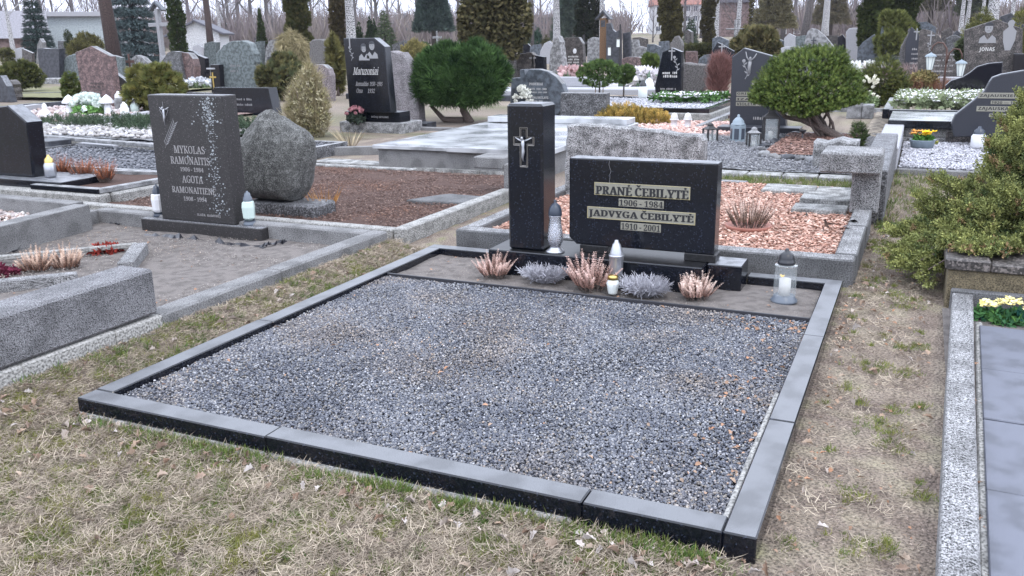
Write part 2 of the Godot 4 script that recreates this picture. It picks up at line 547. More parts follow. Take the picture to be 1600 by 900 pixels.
func rdir(up := 0.0) -> Vector3:
	var v := Vector3(R.randfn(), R.randfn(), R.randfn()).normalized()
	return (v + Vector3.UP * up).normalized()

func make_sprigs() -> void:
	# yew: one shoot with needles on all sides
	var m := MB.new()
	for i in 26:
		var t := i / 26.0
		var a := i * 2.4
		var o := Vector3(cos(a), 0.75, sin(a)).normalized()
		m.tint = Color(1, 1, 1) * R.randf_range(0.75, 1.2)
		m.leaf(Vector3(0, t * 0.8, 0), o, o.cross(Vector3.UP).normalized(), 0.34 - 0.12 * t, 0.032)
	S.yew = m.done()
	# juniper: a plume with side shoots of scale leaves
	m = MB.new()
	for i in 11:
		var t := i / 11.0
		var a := i * 2.1
		var o := Vector3(cos(a), 1.0, sin(a) * 0.8).normalized()
		var b := Vector3(0, t * 0.7, 0)
		var l := 0.42 * (1.0 - t * 0.5)
		for k in 4:
			m.tint = Color(1, 1, 1) * (0.7 + 0.18 * k)
			var p := b + o * l * (k / 4.0)
			var q := (o + rdir() * 0.55).normalized()
			m.leaf(p, q, q.cross(rdir()).normalized(), l * 0.46, 0.05)
	S.juniper = m.done()
	# thuja: flat fan
	m = MB.new()
	for i in 9:
		var a := (i - 4) * 0.26
		var o := Vector3(sin(a), cos(a), R.randf_range(-0.2, 0.2)).normalized()
		m.tint = Color(1, 1, 1) * R.randf_range(0.75, 1.15)
		m.leaf(Vector3(0, absf(a) * 0.1, 0), o, Vector3(cos(a), -sin(a), 0), 0.75 + 0.25 * cos(a * 2), 0.09)
	S.thuja = m.done()
	# pine: a tuft of long needles
	m = MB.new()
	for i in 30:
		var o := (rdir() + Vector3.UP * 0.7).normalized()
		m.tint = Color(1, 1, 1) * R.randf_range(0.7, 1.2)
		m.leaf(Vector3.ZERO, o, o.cross(rdir()).normalized(), R.randf_range(0.7, 1.0), 0.035)
	S.pine = m.done()
	# broad leaves
	m = MB.new()
	for i in 9:
		var o := (rdir() + Vector3.UP * 0.5).normalized()
		var s := o.cross(rdir()).normalized()
		var b := Vector3(R.randf_range(-0.2, 0.2), R.randf_range(0, 0.4), R.randf_range(-0.2, 0.2))
		m.tint = Color(1, 1, 1) * R.randf_range(0.75, 1.2)
		m.leaf(b, o, s, R.randf_range(0.4, 0.65), 0.15)
	S.leafy = m.done()
	# bare twigs
	m = MB.new()
	for i in 7:
		var o := (rdir() * 0.55 + Vector3.UP).normalized()
		blade(m, Vector3(0, R.randf_range(0, 0.3), 0), o, R.randf_range(0.5, 0.9), 0.022, R.randf_range(-0.4, 0.4))
	S.twigs = m.done()
	# a grass tuft
	m = MB.new()
	for i in 11:
		var o := (rdir() * 0.6 + Vector3.UP * 0.9).normalized()
		m.tint = Color(1, 1, 1) * R.randf_range(0.7, 1.25)
		blade(m, Vector3(R.randf_range(-0.3, 0.3), 0, R.randf_range(-0.3, 0.3)), o, R.randf_range(0.5, 1.1), 0.07, R.randf_range(-0.8, 0.8))
	S.tuft = m.done()
	# flat-lying straw
	m = MB.new()
	for i in 16:
		var a := R.randf() * TAU
		var o := Vector3(cos(a), R.randf_range(-0.05, 0.3), sin(a)).normalized()
		m.tint = Color(1, 1, 1) * R.randf_range(0.55, 1.2)
		blade(m, Vector3(R.randf_range(-0.5, 0.5), R.randf_range(0.0, 0.12), R.randf_range(-0.5, 0.5)), o, R.randf_range(0.25, 0.8), 0.035, R.randf_range(-1, 1))
	S.straw = m.done()
	# pebbles, two kinds
	for k in 3:
		S["pebble%d" % k] = rock_mesh(Vector3(1.0, 0.62 + 0.08 * k, 0.75), 0.35, 0.12, 60 + k, 1, k == 0)
	# a chip of bark or wood
	m = MB.new()
	m.box(Vector3(-0.5, -0.09, -0.22), Vector3(0.5, 0.09, 0.22), 0.05)
	S.chip = m.done()
	# a fallen oak leaf, curled, lobed
	m = MB.new()
	var prev := [Vector3(-0.04, 0.0, -0.5), Vector3(0.04, 0.0, -0.5)]
	for i in 7:
		var t := (i + 1) / 7.0
		var w := 0.30 * sin(PI * clampf(t * 0.93 + 0.03, 0.0, 1.0)) * (1.25 if i % 2 == 0 else 0.7)
		var cur := [Vector3(-w, 0.10 * sin(t * 4.0) + w * 0.5, -0.5 + t), Vector3(w, 0.08 * sin(t * 5.0) + w * 0.4, -0.5 + t)]
		var c0: Vector3 = Vector3(0, 0.03, -0.5 + (t - 1.0 / 7.0))
		var c1: Vector3 = Vector3(0, 0.03, -0.5 + t)
		m.quad(prev[0], c0, c1, cur[0])
		m.quad(c0, prev[1], cur[1], c1)
		prev = cur
	S.leaf = m.done()

# turn a random amount about y, tip, size
func lay(at: Vector3, size: float, tip := 0.3) -> Transform3D:
	var b := Basis(Vector3.UP, R.randf() * TAU) * Basis(Vector3.RIGHT, R.randf_range(-tip, tip)) * Basis(Vector3.FORWARD, R.randf_range(-tip, tip))
	return Transform3D(b.scaled(Vector3.ONE * size), at)

func aim(at: Vector3, dir: Vector3, size: float) -> Transform3D:
	var y := dir.normalized()
	var x := y.cross(rdir()).normalized()
	return Transform3D(Basis(x, y, x.cross(y)).scaled(Vector3.ONE * size), at)

# foliage through the outer shell of some lumps: [centre, radii] pairs
func crown(parent: Node, called: String, lumps: Array, n: int, sprig: String, size: float, base: Color, other: Color, up := 0.35, inner := 0.72, spread := 0.5, under := Vector3.ZERO) -> void:
	var xf := []
	var cols := []
	var weights := []
	var total := 0.0
	for l in lumps:
		total += l[1].x * l[1].y + l[1].x * l[1].z
		weights.append(total)
	for i in n:
		var r := R.randf() * total
		var k := 0
		while weights[k] < r: k += 1
		var c: Vector3 = lumps[k][0]
		var rad: Vector3 = lumps[k][1]
		var d := rdir()
		var p := c + d * rad * lerpf(inner, 1.0, sqrt(R.randf()))
		if under.x > 0.0:                 # a dome: nothing hangs below a rim that rises outwards
			var rim := under.y + under.z * absf(p.x + 0.2)
			if p.y < rim: p.y = rim + R.randf() * 0.12
		var out := (d / rad * minf(rad.x, rad.y)).normalized()
		var dir := (out + Vector3.UP * up + rdir() * spread).normalized()
		xf.append(aim(p - dir * size * 0.5, dir, size * R.randf_range(0.7, 1.3)))
		var t := clampf(R.randfn() * 0.28 + 0.4, 0, 1)
		var col := base.lerp(other, t) * R.randf_range(0.7, 1.25)
		cols.append(Color(col.r, col.g, col.b))
	scatter(called, S[sprig], M.leafy, xf, cols, parent)

# lumps that make up an uneven rounded crown within an ellipsoid
func lumpy(c: Vector3, rad: Vector3, n: int, part := 0.45) -> Array:
	var out := [[c, rad * 0.82]]
	for i in n:
		var d := rdir()
		out.append([c + d * rad * (1.0 - part * 0.75), rad * part * R.randf_range(0.75, 1.2)])
	return out

func stems(parent: Node, at: Vector3, n: int, h: float, spread: float, r: float, m: Material, called := "stem") -> void:
	for i in n:
		var a := TAU * i / n + R.randf_range(-0.5, 0.5)
		var tip := at + Vector3(cos(a) * spread * R.randf_range(0.5, 1.0), h, sin(a) * spread * R.randf_range(0.5, 1.0))
		var path := []
		var radii := []
		for k in 6:
			var t := k / 5.0
			var p := at.lerp(tip, t) + Vector3(sin(t * 5.0 + i) * 0.05, 0, cos(t * 4.0 + i) * 0.05) * h
			p.y = at.y + h * pow(t, 0.8)
			path.append(p)
			radii.append(r * (1.0 - 0.7 * t))
		var mb := MB.new(true)
		mb.tube(path, radii, 6)
		put(called, mb.done(), m, parent)

func bush(label: String, cat: String, called: String, at: Vector3, w: float, h: float, n: int, sprig: String, size: float, base: Color, other: Color, group := "", deep := -1.0, up := 0.35) -> Node3D:
	var o := thing(called, label, cat, at, 0, group)
	var d := w if deep < 0 else deep
	stems(o, Vector3.ZERO, 4, h * 0.55, w * 0.2, 0.02 + w * 0.012, M.branch)
	crown(o, "foliage", lumpy(Vector3(0, h * 0.52, 0), Vector3(w * 0.47, h * 0.5, d * 0.47), 9), n, sprig, size, base, other, up)
	return o

# a column or a cone of foliage on a short trunk
func thuja_tree(called: String, label: String, at: Vector3, w: float, h: float, n: int, base: Color, other: Color, tip := 0.3, low := 0.02, group := "") -> Node3D:
	var o := thing(called, label, "tree", at, 0, group)
	var mb := MB.new(true)
	mb.tube([Vector3.ZERO, Vector3(0.02, h * 0.4, 0), Vector3(0, h * 0.85, 0)], [w * 0.09, w * 0.06, w * 0.02], 7)
	put("trunk", mb.done(), M.bark, o)
	var lumps := []
	var k := int(6 + h * 1.2)
	for i in k:
		var t := (i + 0.5) / k
		var r := w * 0.5 * (minf(1.0, 0.72 + t * 1.6) * (1.0 if t < 0.45 else lerpf(1.0, tip, pow((t - 0.45) / 0.55, 1.5))))
		for s in 2:
			var a := R.randf() * TAU
			lumps.append([Vector3(cos(a) * r * 0.22, h * (low + t * (1.0 - low)), sin(a) * r * 0.22), Vector3(r * R.randf_range(0.72, 0.95), h / k * 1.1, r * R.randf_range(0.72, 0.95))])
	crown(o, "crown", lumps, int(n * 2.2), "thuja", w * 0.07 + 0.075, base, other, 1.1, 0.72, 0.4)
	return o

# a conifer with whorled boughs
func spruce_tree(called: String, label: String, at: Vector3, w: float, h: float, n: int, base: Color, other: Color, low := 0.08, group := "", sprig := "yew", size := 0.0) -> Node3D:
	var o := thing(called, label, "tree", at, 0, group)
	var mb := MB.new(true)
	mb.tube([Vector3.ZERO, Vector3(0.02, h * 0.5, 0), Vector3(0, h * 0.97, 0)], [w * 0.05, w * 0.035, 0.01], 7)
	put("trunk", mb.done(), M.bark, o)
	var xf := []
	var cols := []
	for i in n:
		var t := low + (1.0 - low) * (1.0 - sqrt(R.randf()))
		var whorl := floorf(t * 13.0) / 13.0
		t = lerpf(t, whorl, 0.32)
		var a := floorf(R.randf() * 9.0) * TAU / 9.0 + whorl * 7.0 + R.randfn() * 0.3
		var r := w * 0.5 * (1.0 - t) * sqrt(R.randf()) + 0.02
		var out := Vector3(cos(a), 0, sin(a))
		var p := out * r + Vector3(0, h * t - r * 0.25 + r * r * 0.12 / maxf(w, 0.1), 0)
		xf.append(aim(p, out + Vector3(0, R.randf_range(-0.35, 0.3), 0) + rdir() * 0.5, (size if size > 0 else w * 0.13 + 0.08) * R.randf_range(0.7, 1.25)))
		var c := base.lerp(other, R.randf()) * R.randf_range(0.7, 1.2)
		cols.append(Color(c.r, c.g, c.b))
	scatter("crown", S[sprig], M.leafy, xf, cols, o)
	return o

# a leafless broadleaf: trunk one part, boughs another, twigs a third
func branch_out(tr: MB, tw: MB, p: Vector3, d: Vector3, l: float, r: float, depth: int, lift: float) -> void:
	var n := 4
	var path := [p]
	var rad := [r]
	var q := p
	var e := d
	for i in n:
		e = (e + rdir() * 0.16 + Vector3.UP * lift * 0.1).normalized()
		q += e * l / n
		path.append(q)
		rad.append(r * (1.0 - 0.42 * (i + 1) / n))
	if depth >= 2: tr.tube(path, rad, 6 if depth > 3 else 4, false)
	else: tw.tube(path, rad, 3, false)
	if depth == 0: return
	var kids := 3 if depth > 1 else 7
	for k in kids:
		var t := R.randf_range(0.45, 1.0) if k > 0 else 1.0
		var at: Vector3 = path[clampi(int(t * n), 1, n)]
		var nd := (e + rdir() * (0.75 if k > 0 else 0.3) + Vector3.UP * lift * 0.3).normalized()
		branch_out(tr, tw, at, nd, l * R.randf_range(0.55, 0.8), r * (0.5 if k > 0 else 0.58), depth - 1, lift)

func bare_tree(called: String, label: String, at: Vector3, h: float, r: float, bark: Material, sd: int, group := "", first := 0.3, depth := 5, lift := 0.6) -> Node3D:
	R.seed = sd
	var o := thing(called, label, "tree", at, 0, group)
	var tr := MB.new(true)
	var tw := MB.new()
	var path := []
	var rad := []
	for i in 9:
		var t := i / 8.0
		path.append(Vector3(sin(t * 3.0 + sd) * 0.012 * h * t, h * t * 0.85, cos(t * 2.3 + sd) * 0.012 * h * t))
		rad.append(maxf(r * (1.0 - 0.85 * t) * (1.25 if i == 0 else 1.0), 0.012))
	var trunk := MB.new(true)
	trunk.tube(path, rad, 9)
	put("trunk", trunk.done(), bark, o)
	for i in 11:
		var t := first + (1.0 - first) * (i + R.randf()) / 11.5
		var p: Vector3 = path[mini(int(t * 8.0), 7)].lerp(path[mini(int(t * 8.0) + 1, 8)], fmod(t * 8.0, 1.0))
		var a := i * 2.4 + R.randf()
		var d := Vector3(cos(a), 0.55 + lift * 0.6, sin(a)).normalized()
		branch_out(tr, tw, p, d, h * 0.26 * (1.15 - t * 0.75), r * 0.42 * (1.1 - t * 0.8), depth - 1, lift)
	put("boughs", tr.done(), bark, o)
	put("twigs", tw.done(), M.twig, o)
	return o

# ---------------------------------------------------------------- kerbs, beds and other built pieces (corners in world metres)
func wbox(called: String, parent: Node3D, lo: Vector3, hi: Vector3, m: Material, b := 0.006) -> MeshInstance3D:
	var c := Vector3((lo.x + hi.x) / 2, lo.y, (lo.z + hi.z) / 2)
	var o := put(called, box_mesh(lo - c, hi - c, b), m, parent)
	o.position = c - parent.position
	return o

func w2box(called: String, parent: Node3D, lo: Vector3, hi: Vector3, b: float, side: Material, top: Material) -> MeshInstance3D:
	var c := Vector3((lo.x + hi.x) / 2, lo.y, (lo.z + hi.z) / 2)
	var o := put(called, two_box(lo - c, hi - c, b, side, top), null, parent)
	o.position = c - parent.position
	return o

# a rectangle of kerb stones: cuts = {"F": [x ...], "B": [...], "L": [z ...], "R": [...]}
func kerb(label: String, x0: float, x1: float, z0: float, z1: float, wid: float, bottom: float, top: float, side: Material, on_top: Material, cuts := {}, sides := "FBLR", group := "", at_ground := true) -> Node3D:
	var o := thing("grave_kerb", label, "kerb", Vector3((x0 + x1) / 2, ground_y((x0 + x1) / 2, (z0 + z1) / 2) if at_ground else 0.0, (z0 + z1) / 2), 0, group)
	var up := o.position.y
	var g := 0.0015
	for s in sides:
		var c: Array = cuts.get(s, []).duplicate()
		if s == "F" or s == "B":
			var a := x0
			var e := x1
			if s == "F":            # the right-hand kerb runs past the front one
				if cuts.has("R_through"): e = x1 - wid
			c.append(e)
			for q in c:
				var z := z1 - wid if s == "F" else z0
				var dy := R.randf_range(-0.003, 0.003)
				w2box("kerb_stone", o, Vector3(a + g, bottom + up, z), Vector3(q - g, top + dy + up, z + wid), 0.005, side, on_top)
				a = q
		else:
			var a := z0 + (wid if "B" in sides else 0.0)
			var e := z1 - (wid if ("F" in sides and not (s == "R" and cuts.has("R_through"))) else 0.0)
			c.append(e)
			for q in c:
				var x := x0 if s == "L" else x1 - wid
				var dy := R.randf_range(-0.003, 0.003)
				w2box("kerb_stone", o, Vector3(x, bottom + up, a + g), Vector3(x + wid, top + dy + up, q - g), 0.005, side, on_top)
				a = q
	return o

# one kerb stone between any two points
func bar(parent: Node3D, called: String, a: Vector3, b: Vector3, wid: float, bottom: float, top: float, m: Material) -> void:
	var l := Vector2(b.x - a.x, b.z - a.z).length()
	var o := put(called, box_mesh(Vector3(-l / 2, bottom, -wid / 2), Vector3(l / 2, top, wid / 2), 0.006), m, parent)
	o.position = (a + b) / 2 - parent.position
	o.position.y = -parent.position.y + (a.y + b.y) / 2
	o.rotation.y = -atan2(b.z - a.z, b.x - a.x)

# loose ground in a bed: a gently uneven sheet
func bed(called: String, x0: float, x1: float, z0: float, z1: float, y: float, amp: float, m: Material, cell := 0.08) -> MeshInstance3D:
	var nz := FastNoiseLite.new()
	nz.seed = int(x0 * 100 + z0 * 10)
	nz.frequency = 1.6
	nz.fractal_octaves = 4
	var mb := MB.new(true)
	var nx := clampi(int((x1 - x0) / cell), 1, 60)
	var nzz := clampi(int((z1 - z0) / cell), 1, 60)
	var up := ground_y((x0 + x1) / 2, (z0 + z1) / 2)
	var f := func(i, k): 
		var x := lerpf(x0, x1, float(i) / nx)
		var z := lerpf(z0, z1, float(k) / nzz)
		return Vector3(x, up + y + nz.get_noise_2d(x, z) * amp, z)
	for i in nx:
		for k in nzz:
			mb.quad(f.call(i, k), f.call(i + 1, k), f.call(i + 1, k + 1), f.call(i, k + 1))
	return struct(called, mb.done(), m)

func pebbles(called: String, x0: float, x1: float, z0: float, z1: float, y: float, n: int, size: float, tones: Array, patchy := 0.0, sd := 1, mesh := "pebble0", tip := 0.6, edge := 0.0) -> void:
	R.seed = sd
	var nz := FastNoiseLite.new()
	nz.seed = sd
	nz.frequency = 1.1
	nz.fractal_octaves = 3
	var xf := []
	var cols := []
	var up := ground_y((x0 + x1) / 2, (z0 + z1) / 2)
	for i in n:
		var x := R.randf_range(x0, x1)
		var z := R.randf_range(z0, z1)
		var lift := R.randf_range(-0.35, 0.35) * size + nz.get_noise_2d(x * 0.8 + 50, z * 0.8) * edge
		xf.append(lay(Vector3(x, up + y + lift, z), size * R.randf_range(0.6, 1.25), tip))
		var t := R.randf() + nz.get_noise_2d(x, z) * patchy
		t = clampf(t, 0.0, 0.999)
		var c: Color = tones[int(t * tones.size())]
		var v := R.randf_range(0.78, 1.18)
		if edge > 0.01: c = c.lerp(Color(c.r * 1.25, c.g * 1.02, c.b * 0.8), clampf(nz.get_noise_2d(x * 0.7 + 20, z * 0.7 + 9) * 1.4, 0, .7))
		cols.append(Color(c.r * v, c.g * v, c.b * v))
	scatter(called, S[mesh], M.stone_bits, xf, cols)

# ---------------------------------------------------------------- lanterns and plants
func crucifix(parent: Node3D, at: Vector3, h: float, cross: Material, body: Material, outlined := true) -> void:
	var c := Node3D.new()
	c.name = "crucifix"
	parent.add_child(c, true)
	c.position = at
	if cross:
		var m := MB.new()
		var w := h * 0.105
		var arm := h * 0.285
		var pts := [Vector2(-w, 0), Vector2(w, 0), Vector2(w, h * 0.55), Vector2(arm, h * 0.55), Vector2(arm, h * 0.76), Vector2(w, h * 0.76), Vector2(w, h), Vector2(-w, h), Vector2(-w, h * 0.76), Vector2(-arm, h * 0.76), Vector2(-arm, h * 0.55), Vector2(-w, h * 0.55)]
		if outlined:
			for ring in [[0.0, 0.006], [0.016, 0.004]]:
				for i in pts.size():
					var cen := func(p: Vector2): return p - Vector2(signf(p.x), (1.0 if p.y > h * 0.65 else (-1.0 if p.y < h * 0.1 or p.y < h * 0.6 else 1.0))) * h * ring[0] * 2.0
					var a: Vector2 = cen.call(pts[i])
					var b: Vector2 = cen.call(pts[(i + 1) % pts.size()])
					m.tube([Vector3(a.x, a.y, 0.002), Vector3(b.x, b.y, 0.002)], [h * ring[1] * 1.6, h * ring[1] * 1.6], 5)
		else:
			m.prism(PackedVector2Array(pts), 0.014, 0.003)
		put("cross", m.done(), cross, c)
	var f := MB.new(true)       # the carved figure: arms raised to the sides, head bowed, legs together
	var s := h
	f.tube([Vector3(0, s * 0.70, 0.012), Vector3(0, s * 0.62, 0.016), Vector3(0.004 * s, s * 0.50, 0.016), Vector3(0.012 * s, s * 0.40, 0.018), Vector3(-0.004 * s, s * 0.27, 0.02), Vector3(0, s * 0.15, 0.012)], [s * 0.028, s * 0.05, s * 0.037, s * 0.046, s * 0.034, s * 0.016], 8)
	f.tube([Vector3(0, s * 0.655, 0.014), Vector3(-s * 0.11, s * 0.69, 0.012), Vector3(-s * 0.225, s * 0.75, 0.008)], [s * 0.026, s * 0.02, s * 0.013], 6)
	f.tube([Vector3(0, s * 0.655, 0.014), Vector3(s * 0.11, s * 0.69, 0.012), Vector3(s * 0.225, s * 0.75, 0.008)], [s * 0.026, s * 0.02, s * 0.013], 6)
	f.ball(Vector3(-s * 0.018, s * 0.735, 0.022), Vector3(s * 0.036, s * 0.046, s * 0.036), 9, 7)
	put("figure", f.done(), body, c)

func lathe_part(called: String, prof: Array, m: Material, parent: Node3D, segs := 20, smooth := true, turn := 0.0) -> void:
	var mb := MB.new(smooth)
	mb.lathe(prof, segs, Vector3.ZERO, turn)
	put(called, mb.done(), m, parent)

func V(a: float, b: float) -> Vector2:
	return Vector2(a, b)

func urn_lantern(label: String, at: Vector3) -> void:
	var o := thing("grave_lantern", label, "grave lantern", at)
	lathe_part("foot", [V(0, 0), V(.062, 0), V(.064, .008), V(.052, .018), V(.034, .034), V(.036, .04)], M.silver, o)
	lathe_part("body", [V(.036, .04), V(.05, .07), V(.054, .10), V(.05, .14), V(.042, .19), V(.04, .235), V(.043, .245), V(.043, .25), V(0, .25)], M.chrome, o, 24)
	lathe_part("lid", [V(.045, .251), V(.046, .262), V(.042, .29), V(.032, .315), V(.016, .33), V(.009, .334), V(.011, .345), V(.008, .353), V(0, .355)], M.navy_plastic, o)

func tall_lantern(label: String, at: Vector3) -> void:
	var o := thing("grave_lantern", label, "grave lantern", at)
	lathe_part("foot", [V(0, 0), V(.046, 0), V(.046, .025), V(.040, .034)], M.grey_plastic, o)
	lathe_part("body", [V(.039, .034), V(.040, .06), V(.044, .16), V(.047, .205), V(.049, .21), V(.049, .22), V(.04, .222)], M.silver, o)
	lathe_part("lid", [V(.043, .222), V(.041, .235), V(.034, .255), V(.026, .285), V(.014, .30), V(.012, .312), V(0, .314)], M.silver, o, 16)

func jar_candle(label: String, at: Vector3) -> void:
	var o := thing("votive_candle", label, "votive candle", at)
	lathe_part("jar", [V(0, 0), V(.028, 0), V(.03, .008), V(.036, .04), V(.041, .068), V(.034, .082), V(.03, .09)], M.milk_glass, o)
	lathe_part("lid", [V(.031, .09), V(.033, .092), V(.033, .112), V(.028, .118), V(0, .119)], M.gold, o)

func clear_lantern(label: String, at: Vector3) -> void:
	var o := thing("grave_lantern", label, "grave lantern", at)
	lathe_part("base", [V(0, 0), V(.078, 0), V(.078, .012), V(.066, .022), V(.062, .04), V(0, .04)], M.grey_plastic, o, 24)
	var star := MB.new()
	for i in 24:                     # ribbed glass
		var t0 := TAU * i / 24; var t1 := TAU * (i + 1) / 24
		var a := .066 if i % 2 == 0 else .061
		var b := .061 if i % 2 == 0 else .066
		star.quad(Vector3(cos(t0) * a, .042, sin(t0) * a), Vector3(cos(t1) * b, .042, sin(t1) * b), Vector3(cos(t1) * b * 0.96, .218, sin(t1) * b * 0.96), Vector3(cos(t0) * a * 0.96, .218, sin(t0) * a * 0.96))
	put("glass", star.done(), M.glass, o)
	lathe_part("candle", [V(0, .041), V(.034, .041), V(.034, .14), V(.006, .143), V(0, .143)], M.wax, o)
	lathe_part("rim", [V(.05, .218), V(.066, .219), V(.066, .228), V(.05, .23)], M.glass, o)
	lathe_part("lid", [V(.048, .23), V(.052, .234), V(.052, .25), V(.046, .254), V(.046, .266), V(.038, .288), V(.022, .303), V(.012, .306), V(.012, .318), V(.007, .324), V(0, .325)], M.black_plastic, o, 24)

func white_lantern(label: String, at: Vector3, glass: Material, cap: Material, foot: Material, segs := 8, waist := 0.9) -> void:
	var o := thing("grave_lantern", label, "grave lantern", at)
	lathe_part("foot", [V(0, 0), V(.052, 0), V(.052, .014), V(.044, .026), V(.044, .034), V(.05, .04)], foot, o)
	lathe_part("glass", [V(.044 * waist, .04), V(.05, .06), V(.056, .15), V(.05, .19), V(.036, .2)], glass, o, segs, false)
	lathe_part("lid", [V(.038, .2), V(.036, .225), V(.027, .24), V(.024, .262), V(.01, .27), V(.008, .28), V(0, .281)], cap, o)

func heather(label: String, at: Vector3, w: float, h: float, n: int, pale: Color, dark: Color, sd: int, group := "", turn := 0.0) -> Node3D:
	R.seed = sd
	var o := thing("heather_plant", label, "heather", at, turn, group)
	var st := MB.new()
	var fl := MB.new()
	for i in n:
		var a := R.randf() * TAU
		var q := sqrt(R.randf())
		var base := Vector3(cos(a) * q * w * 0.22, 0, sin(a) * q * w * 0.22)
		var d := (Vector3(cos(a) * q * 0.6, 1.0, sin(a) * q * 0.6) + rdir() * 0.16).normalized()
		var l := h * R.randf_range(0.6, 1.05) * (1.1 - q * 0.3)
		st.tube([base, base + d * l * 0.6], [0.0035, 0.002], 3, false)
		var k0 := 16
		for k in k0:
			var t := 0.22 + 0.78 * k / k0
			var r := (0.0108 if n < 60 else 0.0078) * (1.15 - t * 0.8) * R.randf_range(0.8, 1.2)
			for s in 4:
				var b := (s + 0.5 * (k % 2)) * TAU / 4 + i
				var e := (Vector3(cos(b), 0.6, sin(b))).normalized()
				var v := R.randf_range(0.75, 1.15)
				var c := dark.lerp(pale, clampf(t * 1.6 - 0.3 + R.randf_range(-0.2, 0.2), 0, 1)) * v
				fl.tint = Color(c.r, c.g, c.b)
				fl.leaf(base + d * l * t + Vector3(sin(i * 3.0), 0, cos(i * 3.0)) * t * t * 0.02, e, d.cross(e), r * 1.9, r * 0.62)
	put("stems", st.done(), M.branch, o)
	put("blossom", fl.done(), M.tinted, o)
	return o

func silver_plant(label: String, at: Vector3, w: float, h: float, sd: int) -> void:
	R.seed = sd
	var o := thing("silver_cushion_bush", label, "plant", at)
	var m := MB.new()
	for i in 420:
		var a := R.randf() * TAU
		var q := sqrt(R.randf())
		var p := Vector3(cos(a) * q * w * 0.16, 0.0, sin(a) * q * w * 0.16)
		var d := Vector3(cos(a) * q * 1.5, 1.0, sin(a) * q * 1.2).normalized()
		var l := h * R.randf_range(0.55, 1.05) + w * 0.2 * q
		var v := R.randf_range(0.75, 1.15)
		m.tint = Color(0.38 * v, 0.375 * v, 0.41 * v)
		var e := (d + rdir() * 0.5).normalized()
		m.tube([p, p + d * l * 0.55, p + d * l * 0.55 + e * l * 0.45], [0.0026, 0.0022, 0.0015], 3, false)
		for k in 3:
			var b := p + d * l * R.randf_range(0.3, 0.9)
			var g := (d + rdir() * 1.1).normalized()
			m.tube([b, b + g * l * 0.3], [0.002, 0.0014], 3, false)
	put("foliage", m.done(), M.tinted, o)

